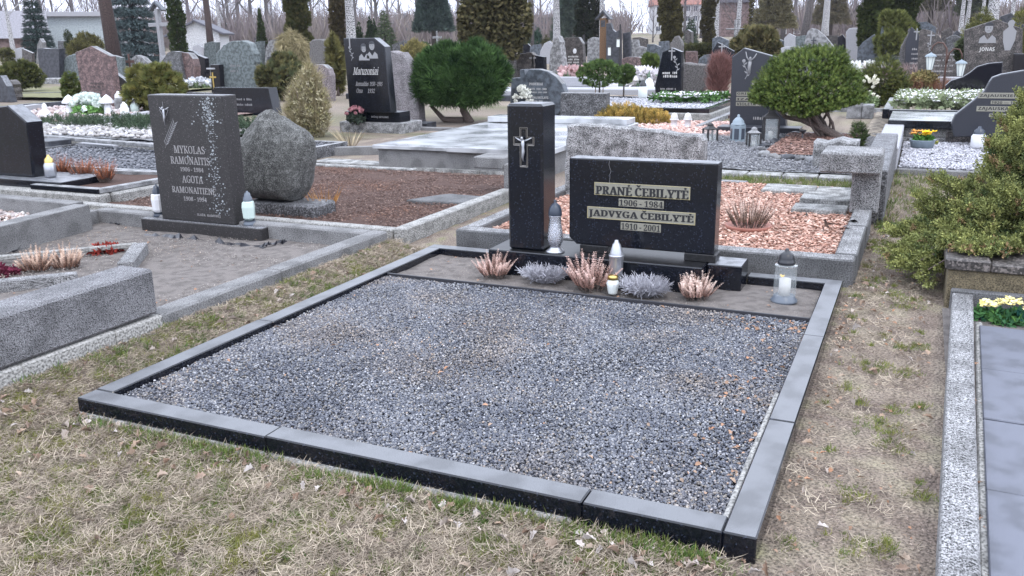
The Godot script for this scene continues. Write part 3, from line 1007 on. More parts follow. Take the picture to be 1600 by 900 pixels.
# ---------------------------------------------------------------- the near graves
func main_grave() -> void:
	R.seed = 101
	var x0 := -2.929
	var z0 := -3.207
	var o := kerb("black granite kerb with honed grey tops round the gravel grave of the double headstone", x0, 0.0, z0, 0.0, 0.104, -0.12, 0.08, M.black, M.kerb_top,
		{"F": [-1.888, -0.569], "L": [-1.2], "R": [-2.04, -0.911], "B": [-2.28, -0.55], "R_through": true}, "FLR", "", false)
	w2box("kerb_stone", o, Vector3(x0, -0.12, z0), Vector3(-2.262, 0.078, z0 + 0.104), 0.005, M.black, M.kerb_top)
	w2box("kerb_stone", o, Vector3(-0.572, -0.12, z0), Vector3(0.0, 0.079, z0 + 0.104), 0.005, M.black, M.kerb_top)
	for q in [[-2.93, -0.012, -1.89, 0.018], [-1.88, -0.014, -0.6, 0.02]]:
		wbox("foundation", o, Vector3(q[0], -0.12, q[1]), Vector3(q[2], 0.012, q[3]), M.concrete_light, 0.01)
	wbox("mortar_strip", o, Vector3(-0.128, 0.0, -1.25), Vector3(-0.107, 0.062, -0.12), M.concrete_light, 0.004)
	bed("gravel_bed", x0 + 0.1, -0.1, -2.37, -0.1, 0.034, 0.004, M.bed_gravel)
	bed("soil_bed", x0 + 0.1, -0.1, -3.15, -2.385, 0.028, 0.018, M.soil, 0.04)
	var tones := [L2(.065, .07, .092), L2(.078, .084, .108), L2(.09, .097, .122), L2(.104, .11, .135), L2(.115, .122, .146), L2(.13, .136, .158), L2(.15, .154, .172), L2(.18, .183, .20), L2(.21, .195, .18), L2(.30, .30, .315)]
	for k in 3:
		pebbles("gravel", -2.822, -0.108, -2.365, -0.108, 0.042 + 0.002 * k, 44000, 0.0054, tones, 0.22, 7 + k * 13, "pebble%d" % k, 0.7, 0.016)
	pebbles("pale_pebbles", -2.82, -0.11, -2.36, -0.11, 0.049, 2600, 0.0046, [L2(.38, .38, .4), L2(.32, .31, .29), L2(.46, .46, .49), L2(.34, .27, .22)], 0.5, 77, "pebble1", 0.7, 0.016)
	var e := thing("edging_strip", "thin black plastic strip between the gravel and the strip of bare soil", "edging", Vector3(-1.45, 0.0, -2.377))
	put("strip", box_mesh(Vector3(-1.372, 0.0, -0.006), Vector3(1.342, 0.068, 0.006), 0.002), M.plastic_edge, e)
	# plinth
	var p := thing("monument_plinth", "low black granite plinth under the cross pillar and the double headstone", "plinth", Vector3(-1.5, 0, -2.99))
	w2box("plinth_block", p, Vector3(-2.258, -0.05, -3.21), Vector3(-0.795, 0.19, -2.775), 0.006, M.black, M.black_worn)
	w2box("end_block", p, Vector3(-0.792, -0.05, -3.13), Vector3(-0.576, 0.188, -2.90), 0.006, M.black, M.black_top)
	# pillar
	var c := thing("cross_pillar", "tall black granite pillar with an outlined crucifix, beside the double headstone", "gravestone", Vector3(-2.0, 0.19, -2.95))
	put("pillar", two_box(Vector3(-0.131, 0.0, -0.115), Vector3(0.124, 0.972, 0.118), 0.016, M.black, M.black_top), null, c)
	crucifix(c, Vector3(-0.008, 0.565, 0.119), 0.256, M.bronze, M.silver)
	# headstone
	var h := thing("double_headstone", "wide black granite headstone with four pale name plates, on two feet", "gravestone", Vector3(-1.245, 0.19, -2.995))
	var m := MB.new()
	m.prism(v2([-.482, .095, -.43, .05, .488, .05, .488, .622, -.482, .622]), 0.135, 0.006)
	put("slab", m.done(), M.black, h)
	put("top_face", box_mesh(Vector3(-.478, .6215, -.064), Vector3(.484, .6245, .064), 0.001), M.black_top, h)
	for x in [-.405, .30]:
		put("foot", box_mesh(Vector3(x, 0.0, -.06), Vector3(x + .2, .0495, .07), 0.004), M.black_worn, h)
	# a crack of pale mineral down the slab
	var cr := MB.new()
	var pp := Vector3(-.205, .615, .0675)
	for i in 9:
		var q := pp + Vector3(R.randf_range(-.012, .012), -.022, 0)
		cr.tube([pp, q], [.0012, .0009], 3, false)
		pp = q
	put("vein", cr.done(), M.engraving, h)
	for d in [[-.306, .432, .324, .083, "PRANĖ ČEBILYTĖ", 1], [-.139, .350, .158, .05, "1906 - 1984", 0], [-.354, .272, .363, .079, "JADVYGA ČEBILYTĖ", 1], [-.123, .196, .144, .052, "1910 - 2001", 0]]:
		var w: float = d[2] - d[0]
		var hh: float = d[3]
		var pl := put("name_plate", box_mesh(Vector3(-w / 2, -hh / 2, 0), Vector3(w / 2, hh / 2, .004), 0.001), M.plate, h, Vector3((d[0] + d[2]) / 2, d[1], .0675))
		if d[5]:
			var fr := MB.new()
			for s in [[-w / 2 + .002, -hh / 2, -w / 2 + .004, hh / 2], [w / 2 - .004, -hh / 2, w / 2 - .002, hh / 2], [-w / 2 + .004, hh / 2 - .004, w / 2 - .004, hh / 2 - .002], [-w / 2 + .004, -hh / 2 + .002, w / 2 - .004, -hh / 2 + .004]]:
				fr.box(Vector3(s[0], s[1], .0035), Vector3(s[2], s[3], .0055), 0.0005)
			put("border", fr.done(), M.plate_edge, pl)
		lettering(pl, d[4], Vector3(0, -.001 if d[5] else 0.0, .0045), w * 0.965, hh * (.88 if d[5] else .8), "slab" if d[5] else "serif_bold", M.letter_black)
	pebbles("soil_crumbs", x0 + .12, -.12, -3.08, -2.4, .03, 2600, .006, [L2(.2, .17, .15), L2(.3, .26, .23), L2(.38, .34, .31), L2(.14, .115, .1)], .2, 91, "chip", .6, .02)
	# things on the plinth and in the strip of soil
	urn_lantern("silver urn lantern with a dark domed lid, between the pillar and the double headstone", Vector3(-1.80, 0.19, -2.86))
	tall_lantern("tall slim grey lantern standing in front of the double headstone", Vector3(-1.322, 0.03, -2.70))
	jar_candle("small white glass candle jar with a gold lid", Vector3(-1.297, 0.034, -2.56))
	clear_lantern("large clear ribbed glass lantern with a black lid, in the soil corner", Vector3(-0.299, 0.032, -2.775))
	var peach := L2(.72, .53, .46)
	var rose := L2(.46, .27, .22)
	heather("peach dried heather before the cross pillar", Vector3(-2.162, 0.03, -2.66), .27, .165, 52, peach, rose, 201, "peach heathers on the gravel grave").scale *= R.randf_range(1.05, 1.28)
	heather("peach dried heather under the middle of the plinth, tallest of its row", Vector3(-1.462, 0.03, -2.60), .27, .21, 54, L2(.66, .47, .41), rose, 202, "peach heathers on the gravel grave").scale *= R.randf_range(1.05, 1.28)
	heather("peach dried heather at the plinth end beside the clear lantern", Vector3(-0.80, 0.028, -2.66), .29, .17, 56, L2(.74, .58, .50), rose, 203, "peach heathers on the gravel grave").scale *= R.randf_range(1.05, 1.28)
	silver_plant("silvery wiry cushion plant between two peach heathers, nearer the pillar", Vector3(-1.805, 0.03, -2.68), .34, .085, 301)
	silver_plant("silvery wiry cushion plant beside the small candle jar", Vector3(-1.11, 0.03, -2.60), .34, .09, 302)
	var pt := put("yellow_leaf", S.leaf, mat(L(.65, .42, .05), 0.7), null, Vector3(-0.36, 0.092, -3.13))
	pt.scale = Vector3.ONE * 0.05
	tag(pt, "single yellow leaf lying on the back kerb behind the clear lantern", "leaf")

func L2(r: float, g: float, b: float) -> Color:     # a linear colour for vertices and copies
	return Color(r, g, b)

func ramon_grave() -> void:
	R.seed = 131
	var o := thing("concrete_kerb", "long grey concrete kerb round the bare soil plot of the lichen spotted stone", "kerb", Vector3(-4.6, 0, -2.2))
	wbox("kerb_stone", o, Vector3(-3.47, -0.1, -3.2), Vector3(-3.332, 0.152, -1.92), M.concrete, 0.012)
	wbox("kerb_stone", o, Vector3(-3.472, -0.1, -1.917), Vector3(-3.33, 0.150, -0.89), M.concrete, 0.012)
	wbox("kerb_stone", o, Vector3(-6.36, -0.1, -3.205), Vector3(-4.9, 0.15, -3.08), M.concrete, 0.012)
	wbox("kerb_stone", o, Vector3(-4.897, -0.1, -3.204), Vector3(-3.473, 0.151, -3.082), M.concrete, 0.012)
	bar(o, "kerb_stone", Vector3(-6.38, 0, -3.08), Vector3(-5.9, 0, -1.3), 0.12, -0.1, 0.15, M.concrete)
	bar(o, "kerb_stone", Vector3(-5.9, 0, -1.297), Vector3(-5.45, 0, 0.35), 0.12, -0.1, 0.15, M.concrete)
	bed("soil_bed", -6.3, -3.46, -3.1, 1.2, 0.03, 0.016, M.soil, 0.05)
	pebbles("soil_crumbs", -6.0, -3.48, -3.05, -.9, .032, 9000, .009, [L2(.2, .17, .15), L2(.3, .26, .23), L2(.40, .36, .33), L2(.14, .115, .1)], .2, 92, "chip", .6, .05)
	var w := thing("retaining_wall", "low thick grey concrete wall on a pale footing, along the bare soil plot", "wall", Vector3(-3.44, 0, 0.4))
	wbox("wall", w, Vector3(-3.565, 0.163, -0.884), Vector3(-3.33, 0.412, 1.9), M.wall_face, 0.015)
	var jag := MB.new()
	var pz := -0.89
	var k := 0
	while pz < 1.9:
		var nzv := pz + R.randf_range(0.3, 0.6)
		jag.box(Vector3(-3.58, -0.1, pz), Vector3(-3.312 - R.randf_range(0.0, 0.008), 0.158 + R.randf_range(-0.007, 0.003), nzv - 0.0005), 0.008)
		pz = nzv
	put("footing", jag.done(), mat(L(.46, .445, .42), 0.95, {"tex": "conc", "scale": 1.6, "bump": "bumpy", "cm": 0.4}), w, -w.position)
	# the inner bed
	var b := thing("flower_bed_edging", "low pale concrete edging round a small heather bed in the bare soil plot", "edging", Vector3(-5.2, 0, -1.9))
	bar(b, "edge_stone", Vector3(-5.841, 0.08, -1.565), Vector3(-5.098, 0.08, -2.375), 0.05, -0.02, 0.015, M.concrete_light)
	bar(b, "edge_stone", Vector3(-5.02, 0.09, -2.334), Vector3(-4.621, 0.09, -1.826), 0.11, -0.09, 0.02, M.aggregate)
	bar(b, "edge_stone", Vector3(-5.201, 0.09, -1.032), Vector3(-4.736, 0.09, -1.521), 0.09, -0.09, 0.01, M.aggregate)
	# stone
	var base := thing("headstone_base", "long dark granite base under the lichen spotted leaning headstone", "plinth", Vector3(-5.05, 0, -3.1))
	w2box("base", base, Vector3(-5.705, -0.05, -3.27), Vector3(-4.40, 0.13, -2.99), 0.006, M.ramon, M.ramon_top)
	var h := thing("lichen_headstone", "dark headstone with white lichen spots, a carved crucifix and a palm branch", "gravestone", Vector3(-5.1, 0.13, -3.12))
	put("slab", two_box(Vector3(-.40, 0, -.085), Vector3(.40, 1.045, .085), 0.008, M.ramon, M.ramon_top), null, h)
	var sp := []
	var cols := []
	for i in 430:
		var t := R.randf()
		var x := .245 + R.randfn() * (.02 + .03 * t)
		if R.randf() < 0.2: x = .245 + R.randfn() * .11
		if x > 0.385 or x < -0.3: continue
		var yy := 1.03 - t * 0.95
		if R.randf() < 0.35: yy = 1.03 - R.randf() * 0.2
		var q := R.randf_range(.0022, .007) * (0.6 + R.randf())
		sp.append(Transform3D(Basis(Vector3(q, 0, 0), Vector3(0, q * R.randf_range(0.7, 1.6), 0), Vector3(0, 0, .0012)), Vector3(x, yy, .0855)))
		cols.append(L2(.36, .39, .41) * R.randf_range(0.5, 1.1))
	scatter("lichen_spots", S.pebble0, M.stone_bits, sp, cols, h)
	crucifix(h, Vector3(-.215, .78, .088), .22, null, M.silver)
	var br := MB.new()
	br.tube([Vector3(-.235, .80, .0865), Vector3(-.232, .99, .0865)], [.002, .002], 4)
	br.tube([Vector3(-.275, .925, .0865), Vector3(-.18, .925, .0865)], [.002, .002], 4)
	br.tube([Vector3(-.275, .925, .0865), Vector3(-.225, .85, .0865)], [.0025, .002], 4)
	br.tube([Vector3(-.18, .925, .0865), Vector3(-.225, .85, .0865)], [.0025, .002], 4)
	for i in 9:
		var t := i / 8.0
		var q := Vector3(-.255 + .12 * t, .635 + .17 * t, .0862)
		for s in [-1, 1]:
			br.leaf(q, Vector3(.35 + s * .5, .8 - s * .3, 0.02).normalized(), Vector3(.5, -.4, 0).normalized(), .055, .006)
	br.tube([Vector3(-.265, .61, .0862), Vector3(-.135, .815, .0862)], [.0015, .0015], 4)
	put("carving", br.done(), M.engraving, h)
	for d in [["MYKOLAS", .015, .605, .33, .062, "serif"], ["RAMONAITIS", .01, .515, .42, .062, "serif"], ["1906 - 1984", .02, .442, .25, .035, "serif"], ["AGOTA", .015, .36, .225, .06, "serif"], ["RAMONAITIENĖ", .015, .275, .475, .066, "serif"], ["1908 - 1994", .02, .195, .25, .035, "serif"], ["ILSĖK  RAMYBĖJ", .15, .065, .25, .028, "serif"]]:
		lettering(h, d[0], Vector3(d[1] - .02, d[2], .0862), d[3], d[4], d[5], M.letter_dim)
	white_lantern("white lantern with black lid on the lichen stone's base, away from the boulder", Vector3(-5.615, 0.13, -3.12), M.white, M.navy_plastic, M.navy_plastic, 10)
	white_lantern("greenish glass lantern with a grey lid between the lichen stone and the boulder", Vector3(-4.60, 0.13, -3.10), M.green_glass, M.grey_plastic, M.grey_plastic, 6, 0.6)
	var film := thing("plastic_film", "torn black plastic film showing along the foot of the bare soil plot's kerbs", "plastic film", Vector3(-5.0, 0, -2.5))
	for d in [[Vector3(-5.926, 0.05, -1.834), Vector3(-6.398, 0.05, -3.045)], [Vector3(-6.424, 0.06, -3.139), Vector3(-6.071, 0.05, -3.072)], [Vector3(-5.499, 0.04, -2.819), Vector3(-4.216, 0.035, -2.794)], [Vector3(-4.235, 0.06, -2.789), Vector3(-4.176, 0.05, -3.003)]]:
		var mb := MB.new()
		var a: Vector3 = d[0]
		var e: Vector3 = d[1]
		var last := []
		for i in 25:
			var t := i / 24.0
			var p := a.lerp(e, t)
			var c := [p + Vector3(R.randf_range(-.01, .01), R.randf_range(-.01, .018) * (2.2 if R.randf() < .15 else 1.0), -.03), p + Vector3(R.randf_range(-.01, .02), R.randf_range(-.03, .0), R.randf_range(.0, .03))]
			if last: mb.quad(last[0], last[1], c[1], c[0])
			last = c
		put("film", mb.done(), M.film, film, -film.position)
	var straw := L2(.66, .48, .37)
	heather("tawny heather clump nearer the edge stone, in the small bed by the concrete wall", Vector3(-5.137, 0.02, -1.764), .3, .21, 46, straw, L2(.2, .09, .06), 211, "", 0.4)
	heather("tawny heather clump behind the concrete wall, beside the dark red leaves", Vector3(-5.28, 0.02, -1.632), .33, .22, 50, straw, L2(.22, .1, .07), 212)
	for d in [[Vector3(-5.302, 0.02, -2.247), .14, L2(.30, .045, .035), "red stonecrop rosette at the tip of the small heather bed"], [Vector3(-5.427, 0.02, -1.463), .17, L2(.17, .03, .06), "purple red leafy plant at the open side of the small heather bed"]]:
		var pl := thing("red_plant", d[3], "plant", d[0])
		crown(pl, "leaves", [[Vector3(0, .03, 0), Vector3(d[1], .05, d[1])]], 130, "leafy", .05, d[2], d[2] * 0.5, 0.8, 0.2)
	# second kerb beyond
	var s := thing("concrete_kerb", "raised concrete kerb of the pebble plot beyond the bare soil plot", "kerb", Vector3(-6.266, 0.2, -2.447))
	bar(s, "kerb_stone", Vector3(-6.205, 0.25, -2.835), Vector3(-6.004, 0.25, -1.469), 0.16, -0.35, 0.0, M.concrete)
	bar(s, "kerb_stone", Vector3(-6.333, 0.25, -2.889), Vector3(-7.909, 0.25, -2.915), 0.14, -0.35, -0.002, M.concrete)
	bed("pebble_bed", -9.6, -6.6, -3.1, -0.6, 0.1, 0.02, M.concrete_light)
	pebbles("pebbles", -9.0, -6.75, -2.9, -1.0, 0.12, 3500, 0.022, [L2(.45, .36, .33), L2(.35, .3, .29), L2(.5, .47, .45), L2(.28, .2, .17)], 0.2, 61)

func chip_grave() -> void:
	R.seed = 151
	var o := thing("concrete_kerb", "mottled grey concrete kerb round the wood chip grave behind the double headstone", "kerb", Vector3(-1.4, 0, -4.4))
	w2box("kerb_stone", o, Vector3(-2.82, -0.1, -3.50), Vector3(-1.62, 0.172, -3.352), 0.01, M.concrete_dark, M.aggregate)
	w2box("kerb_stone", o, Vector3(-1.617, -0.1, -3.50), Vector3(0.046, 0.178, -3.351), 0.01, M.concrete_dark, M.aggregate)
	w2box("kerb_stone", o, Vector3(-0.085, -0.1, -4.45), Vector3(0.055, 0.184, -3.503), 0.01, M.concrete_dark, M.aggregate)
	w2box("kerb_stone", o, Vector3(-0.08, -0.1, -5.13), Vector3(0.062, 0.188, -4.453), 0.01, M.concrete_dark, M.aggregate)
	w2box("kerb_stone", o, Vector3(-2.82, -0.1, -6.72), Vector3(-2.69, 0.17, -3.503), 0.01, M.concrete_dark, M.aggregate)
	w2box("kerb_stone", o, Vector3(-2.687, -0.1, -6.72), Vector3(-1.2, 0.13, -6.6), 0.01, M.concrete_dark, M.aggregate)
	w2box("kerb_stone", o, Vector3(-1.197, -0.1, -6.70), Vector3(0.0, 0.09, -6.59), 0.01, M.concrete_dark, M.aggregate)
	bed("chip_bed", -2.69, -0.08, -6.6, -3.5, 0.09, 0.02, M.soil_red)
	var tones := [L2(.28, .135, .09), L2(.40, .205, .15), L2(.48, .275, .205), L2(.54, .34, .265), L2(.62, .45, .37), L2(.33, .18, .135), L2(.50, .30, .23)]
	pebbles("wood_chips", -2.68, -0.09, -6.6, -3.505, 0.115, 21000, 0.033, tones, 0.1, 45, "chip", 0.5, 0.01)
	var post := thing("concrete_corner_post", "chunky L-shaped granite corner post with an overhanging cap on the wood chip grave's kerb", "kerb post", Vector3(0.0, 0.18, -5.3))
	wbox("post", post, Vector3(-0.115, 0.15, -5.42), Vector3(0.1, 0.49, -5.135), M.aggregate, 0.012)
	wbox("cap", post, Vector3(-0.36, 0.49, -5.50), Vector3(0.102, 0.655, -5.0), M.aggregate, 0.015)
	var long := thing("granite_kerb_beam", "pale granite kerb beam running back from the corner post beside the white gravel", "kerb", Vector3(0.02, 0.3, -7.6))
	wbox("beam", long, Vector3(-0.09, -0.05, -8.6), Vector3(0.14, 0.46, -5.52), M.granite_mid, 0.012)
	wbox("beam", long, Vector3(-0.10, -0.05, -11.6), Vector3(0.16, 0.30, -8.61), M.white_stone, 0.012)
	for d in [[-0.98, -6.52, -0.5, -6.12, .125, "pale concrete paver lying at the back of the wood chips"], [-0.49, -6.5, -0.13, -6.1, .125, "pale concrete paver beside the corner post, at the back of the wood chips"], [-0.55, -5.95, -0.13, -5.5, .17, "white paver lying forward of the others under the corner post"], [-0.58, -5.49, -0.14, -5.2, .13, "grey paver nearest the viewer in the stepped pavers on the wood chips"]]:
		var t := put("paver", box_mesh(Vector3(d[0], 0.06, d[1]) - Vector3(d[0], 0, d[1]), Vector3(d[2], d[4], d[3]) - Vector3(d[0], 0, d[1]), 0.008), M.paver, null, Vector3(d[0], 0.02, d[1]))
		tag(t, d[5], "paver", "pavers on the wood chip grave")
	# rough grey granite stone
	var g := thing("granite_headstone", "broad rough grey granite slab with a broken top edge, seen over the double headstone", "gravestone", Vector3(-2.05, 0.018, -5.45))
	var pts := jagged(v2([-.66, 0, .66, 0, .67, .40, .675, .66, .64, .70, .40, .705, .2, .74, .0, .755, -.3, .765, -.55, .77, -.625, .76, -.645, .6, -.66, .3]), 0.07, 0.012, 9)
	put("slab", prism_mesh(pts, 0.16, 0.018), M.granite, g)
	var hp := heather("dry pinkish heather in a terracotta bowl on the wood chips", Vector3(-0.80, 0.135, -4.42), .56, .34, 90, L2(.64, .49, .42), L2(.22, .13, .08), 221)
	lathe_part("bowl", [V(.12, -.06), V(.165, -.02), V(.178, .008), V(.172, .012), V(.15, -.01), V(0, -.01)], M.terracotta, hp, 24)
	var sc := thing("plastic_scrap", "crumpled dark plastic scrap on the wood chips beside the kerb", "plastic scrap", Vector3(-0.17, 0.15, -4.55))
	var mb := MB.new()
	for i in 7:
		var a := Vector3(R.randf_range(-.1, .1), R.randf_range(0, .06), R.randf_range(-.16, .16))
		mb.tri(a, a + Vector3(R.randf_range(.02, .13), R.randf_range(-.03, .05), R.randf_range(-.12, .12)), a + Vector3(R.randf_range(-.06, .08), R.randf_range(-.01, .06), R.randf_range(.05, .16)))
	put("film", mb.done(), M.film, sc)

func boulder_grave() -> void:
	R.seed = 171
	var o := thing("concrete_kerb", "weathered concrete kerb round the dark bark mulch grave of the boulder", "kerb", Vector3(-5.0, 0, -5.2))
	wbox("kerb_stone", o, Vector3(-3.45, -0.1, -5.55), Vector3(-3.33, 0.115, -3.46), M.concrete_light, 0.01)
	wbox("kerb_stone", o, Vector3(-4.55, -0.1, -3.57), Vector3(-3.46, 0.10, -3.455), M.concrete_light, 0.01)
	wbox("kerb_stone", o, Vector3(-7.2, -0.1, -3.575), Vector3(-4.553, 0.10, -3.457), M.concrete_light, 0.01)
	wbox("kerb_stone", o, Vector3(-7.1, -0.1, -6.83), Vector3(-5.2, 0.07, -6.72), M.paver, 0.01)
	wbox("kerb_stone", o, Vector3(-7.2, -0.1, -6.72), Vector3(-7.1, 0.07, -3.58), M.paver, 0.01)
	bed("mulch_bed", -7.1, -3.45, -6.72, -3.57, 0.045, 0.025, M.soil_dark)
	pebbles("bark_mulch", -7.08, -3.46, -6.7, -3.58, 0.052, 22000, 0.019, [L2(.09, .048, .036), L2(.105, .056, .042), L2(.12, .065, .05), L2(.095, .05, .038), L2(.135, .075, .058), L2(.15, .085, .065), L2(.12, .066, .05), L2(.11, .06, .046), L2(.24, .155, .12)], 0.1, 52, "chip", 0.5, 0.012)
	var p := thing("boulder_plinth", "trapezoid grey granite block under the big boulder", "plinth", Vector3(-4.95, 0, -4.02))
	wbox("block", p, Vector3(-5.32, -0.05, -4.2), Vector3(-4.52, 0.16, -3.86), M.granite_mid, 0.02)
	var b := thing("boulder_headstone", "big rounded grey granite boulder standing upright on a granite block", "gravestone", Vector3(-5.02, 0.15, -4.05))
	var nz := FastNoiseLite.new()
	nz.seed = 5
	nz.frequency = 0.09
	nz.fractal_octaves = 4
	var ico := icosphere(5)
	var out := PackedVector2Array(v2([-.26, -.40, .18, -.40, .27, -.28, .345, .0, .35, .12, .30, .23, .16, .33, .0, .40, -.10, .395, -.27, .26, -.41, .14, -.43, -.1, -.36, -.34]))
	var q := []
	for d in ico[0]:
		var a := atan2(d.y, d.x)
		var best := 0.3
		for i in out.size():
			var hit = Geometry2D.segment_intersects_segment(Vector2.ZERO, Vector2(cos(a), sin(a)) * 2.0, out[i], out[(i + 1) % out.size()])
			if hit != null: best = hit.length()
		var rr := Vector2(d.x, d.y).length()
		var flat := pow(rr, 0.55)
		q.append(Vector3(cos(a) * best * flat, sin(a) * best * flat + .41, d.z * 0.26 * (1.0 - 0.25 * d.y)) * (1.0 + 0.07 * nz.get_noise_3dv(d * 12.0)) )
	var mb := MB.new(true)
	for f in ico[1]:
		mb.tri(q[f[0]], q[f[2]], q[f[1]])
	put("boulder", mb.done(), M.boulder, b)
	var gr := thing("golden_grass", "tuft of dry golden grass beside the boulder's granite block", "ornamental grass", Vector3(-4.664, 0.04, -4.208))
	var gm := MB.new()
	for i in 90:
		var a := R.randf() * TAU
		var c := L2(.55, .30, .09).lerp(L2(.30, .13, .05), R.randf())
		gm.tint = c
		blade(gm, Vector3(cos(a), 0, sin(a)) * R.randf() * .09, (Vector3(cos(a) * .6, 1, sin(a) * .6)).normalized(), R.randf_range(.12, .3), .007, R.randf_range(-.6, .6))
	put("blades", gm.done(), M.tinted, gr)
	# the low concrete seat-like corner behind
	var l := thing("concrete_corner_post", "squat concrete corner post with a projecting slab at the back of the bark mulch grave", "kerb post", Vector3(-3.3, 0, -5.5))
	wbox("post", l, Vector3(-3.44, -0.05, -5.85), Vector3(-3.2, 0.36, -5.56), M.concrete, 0.012)
	wbox("cap", l, Vector3(-3.78, 0.30, -5.9), Vector3(-3.442, 0.42, -5.56), M.concrete, 0.012)
	var s := thing("concrete_offcut", "broken grey concrete slab lying in the bark mulch beside the squat corner post", "slab", Vector3(-3.75, 0.05, -5.0))
	put("slab", prism_mesh(jagged(v2([-.42, -.12, .3, -.16, .32, .14, -.1, .2]), .1, .015, 4, false), .07, .01), M.concrete_dark, s)
	s.get_child(0).rotation = Vector3(-PI / 2 + 0.06, 0.0, 0.1)
	var labels := ["pale square paver by the open end of the row behind the bark mulch", "second pale paver of the row behind the bark mulch", "middle pale paver of the row behind the bark mulch", "fourth pale paver of the row behind the bark mulch", "pale paver by the squat corner post, last of its row"]
	for i in 5:
		var t := put("paver", box_mesh(Vector3(-.31, -.03, -.16), Vector3(.31, .035, .16), .008), M.paver, null, Vector3(-6.72 + i * .64, 0.0, -7.35 + i * .03), -0.03)
		tag(t, labels[i], "paver", "row of pale pavers")
	for d in [[-3.28, -3.35, "pale paver on the sand beside the bark mulch grave's kerb, nearer the viewer"], [-3.1, -4.6, "pale paver farther back on the sand between two kerbs"]]:
		pass

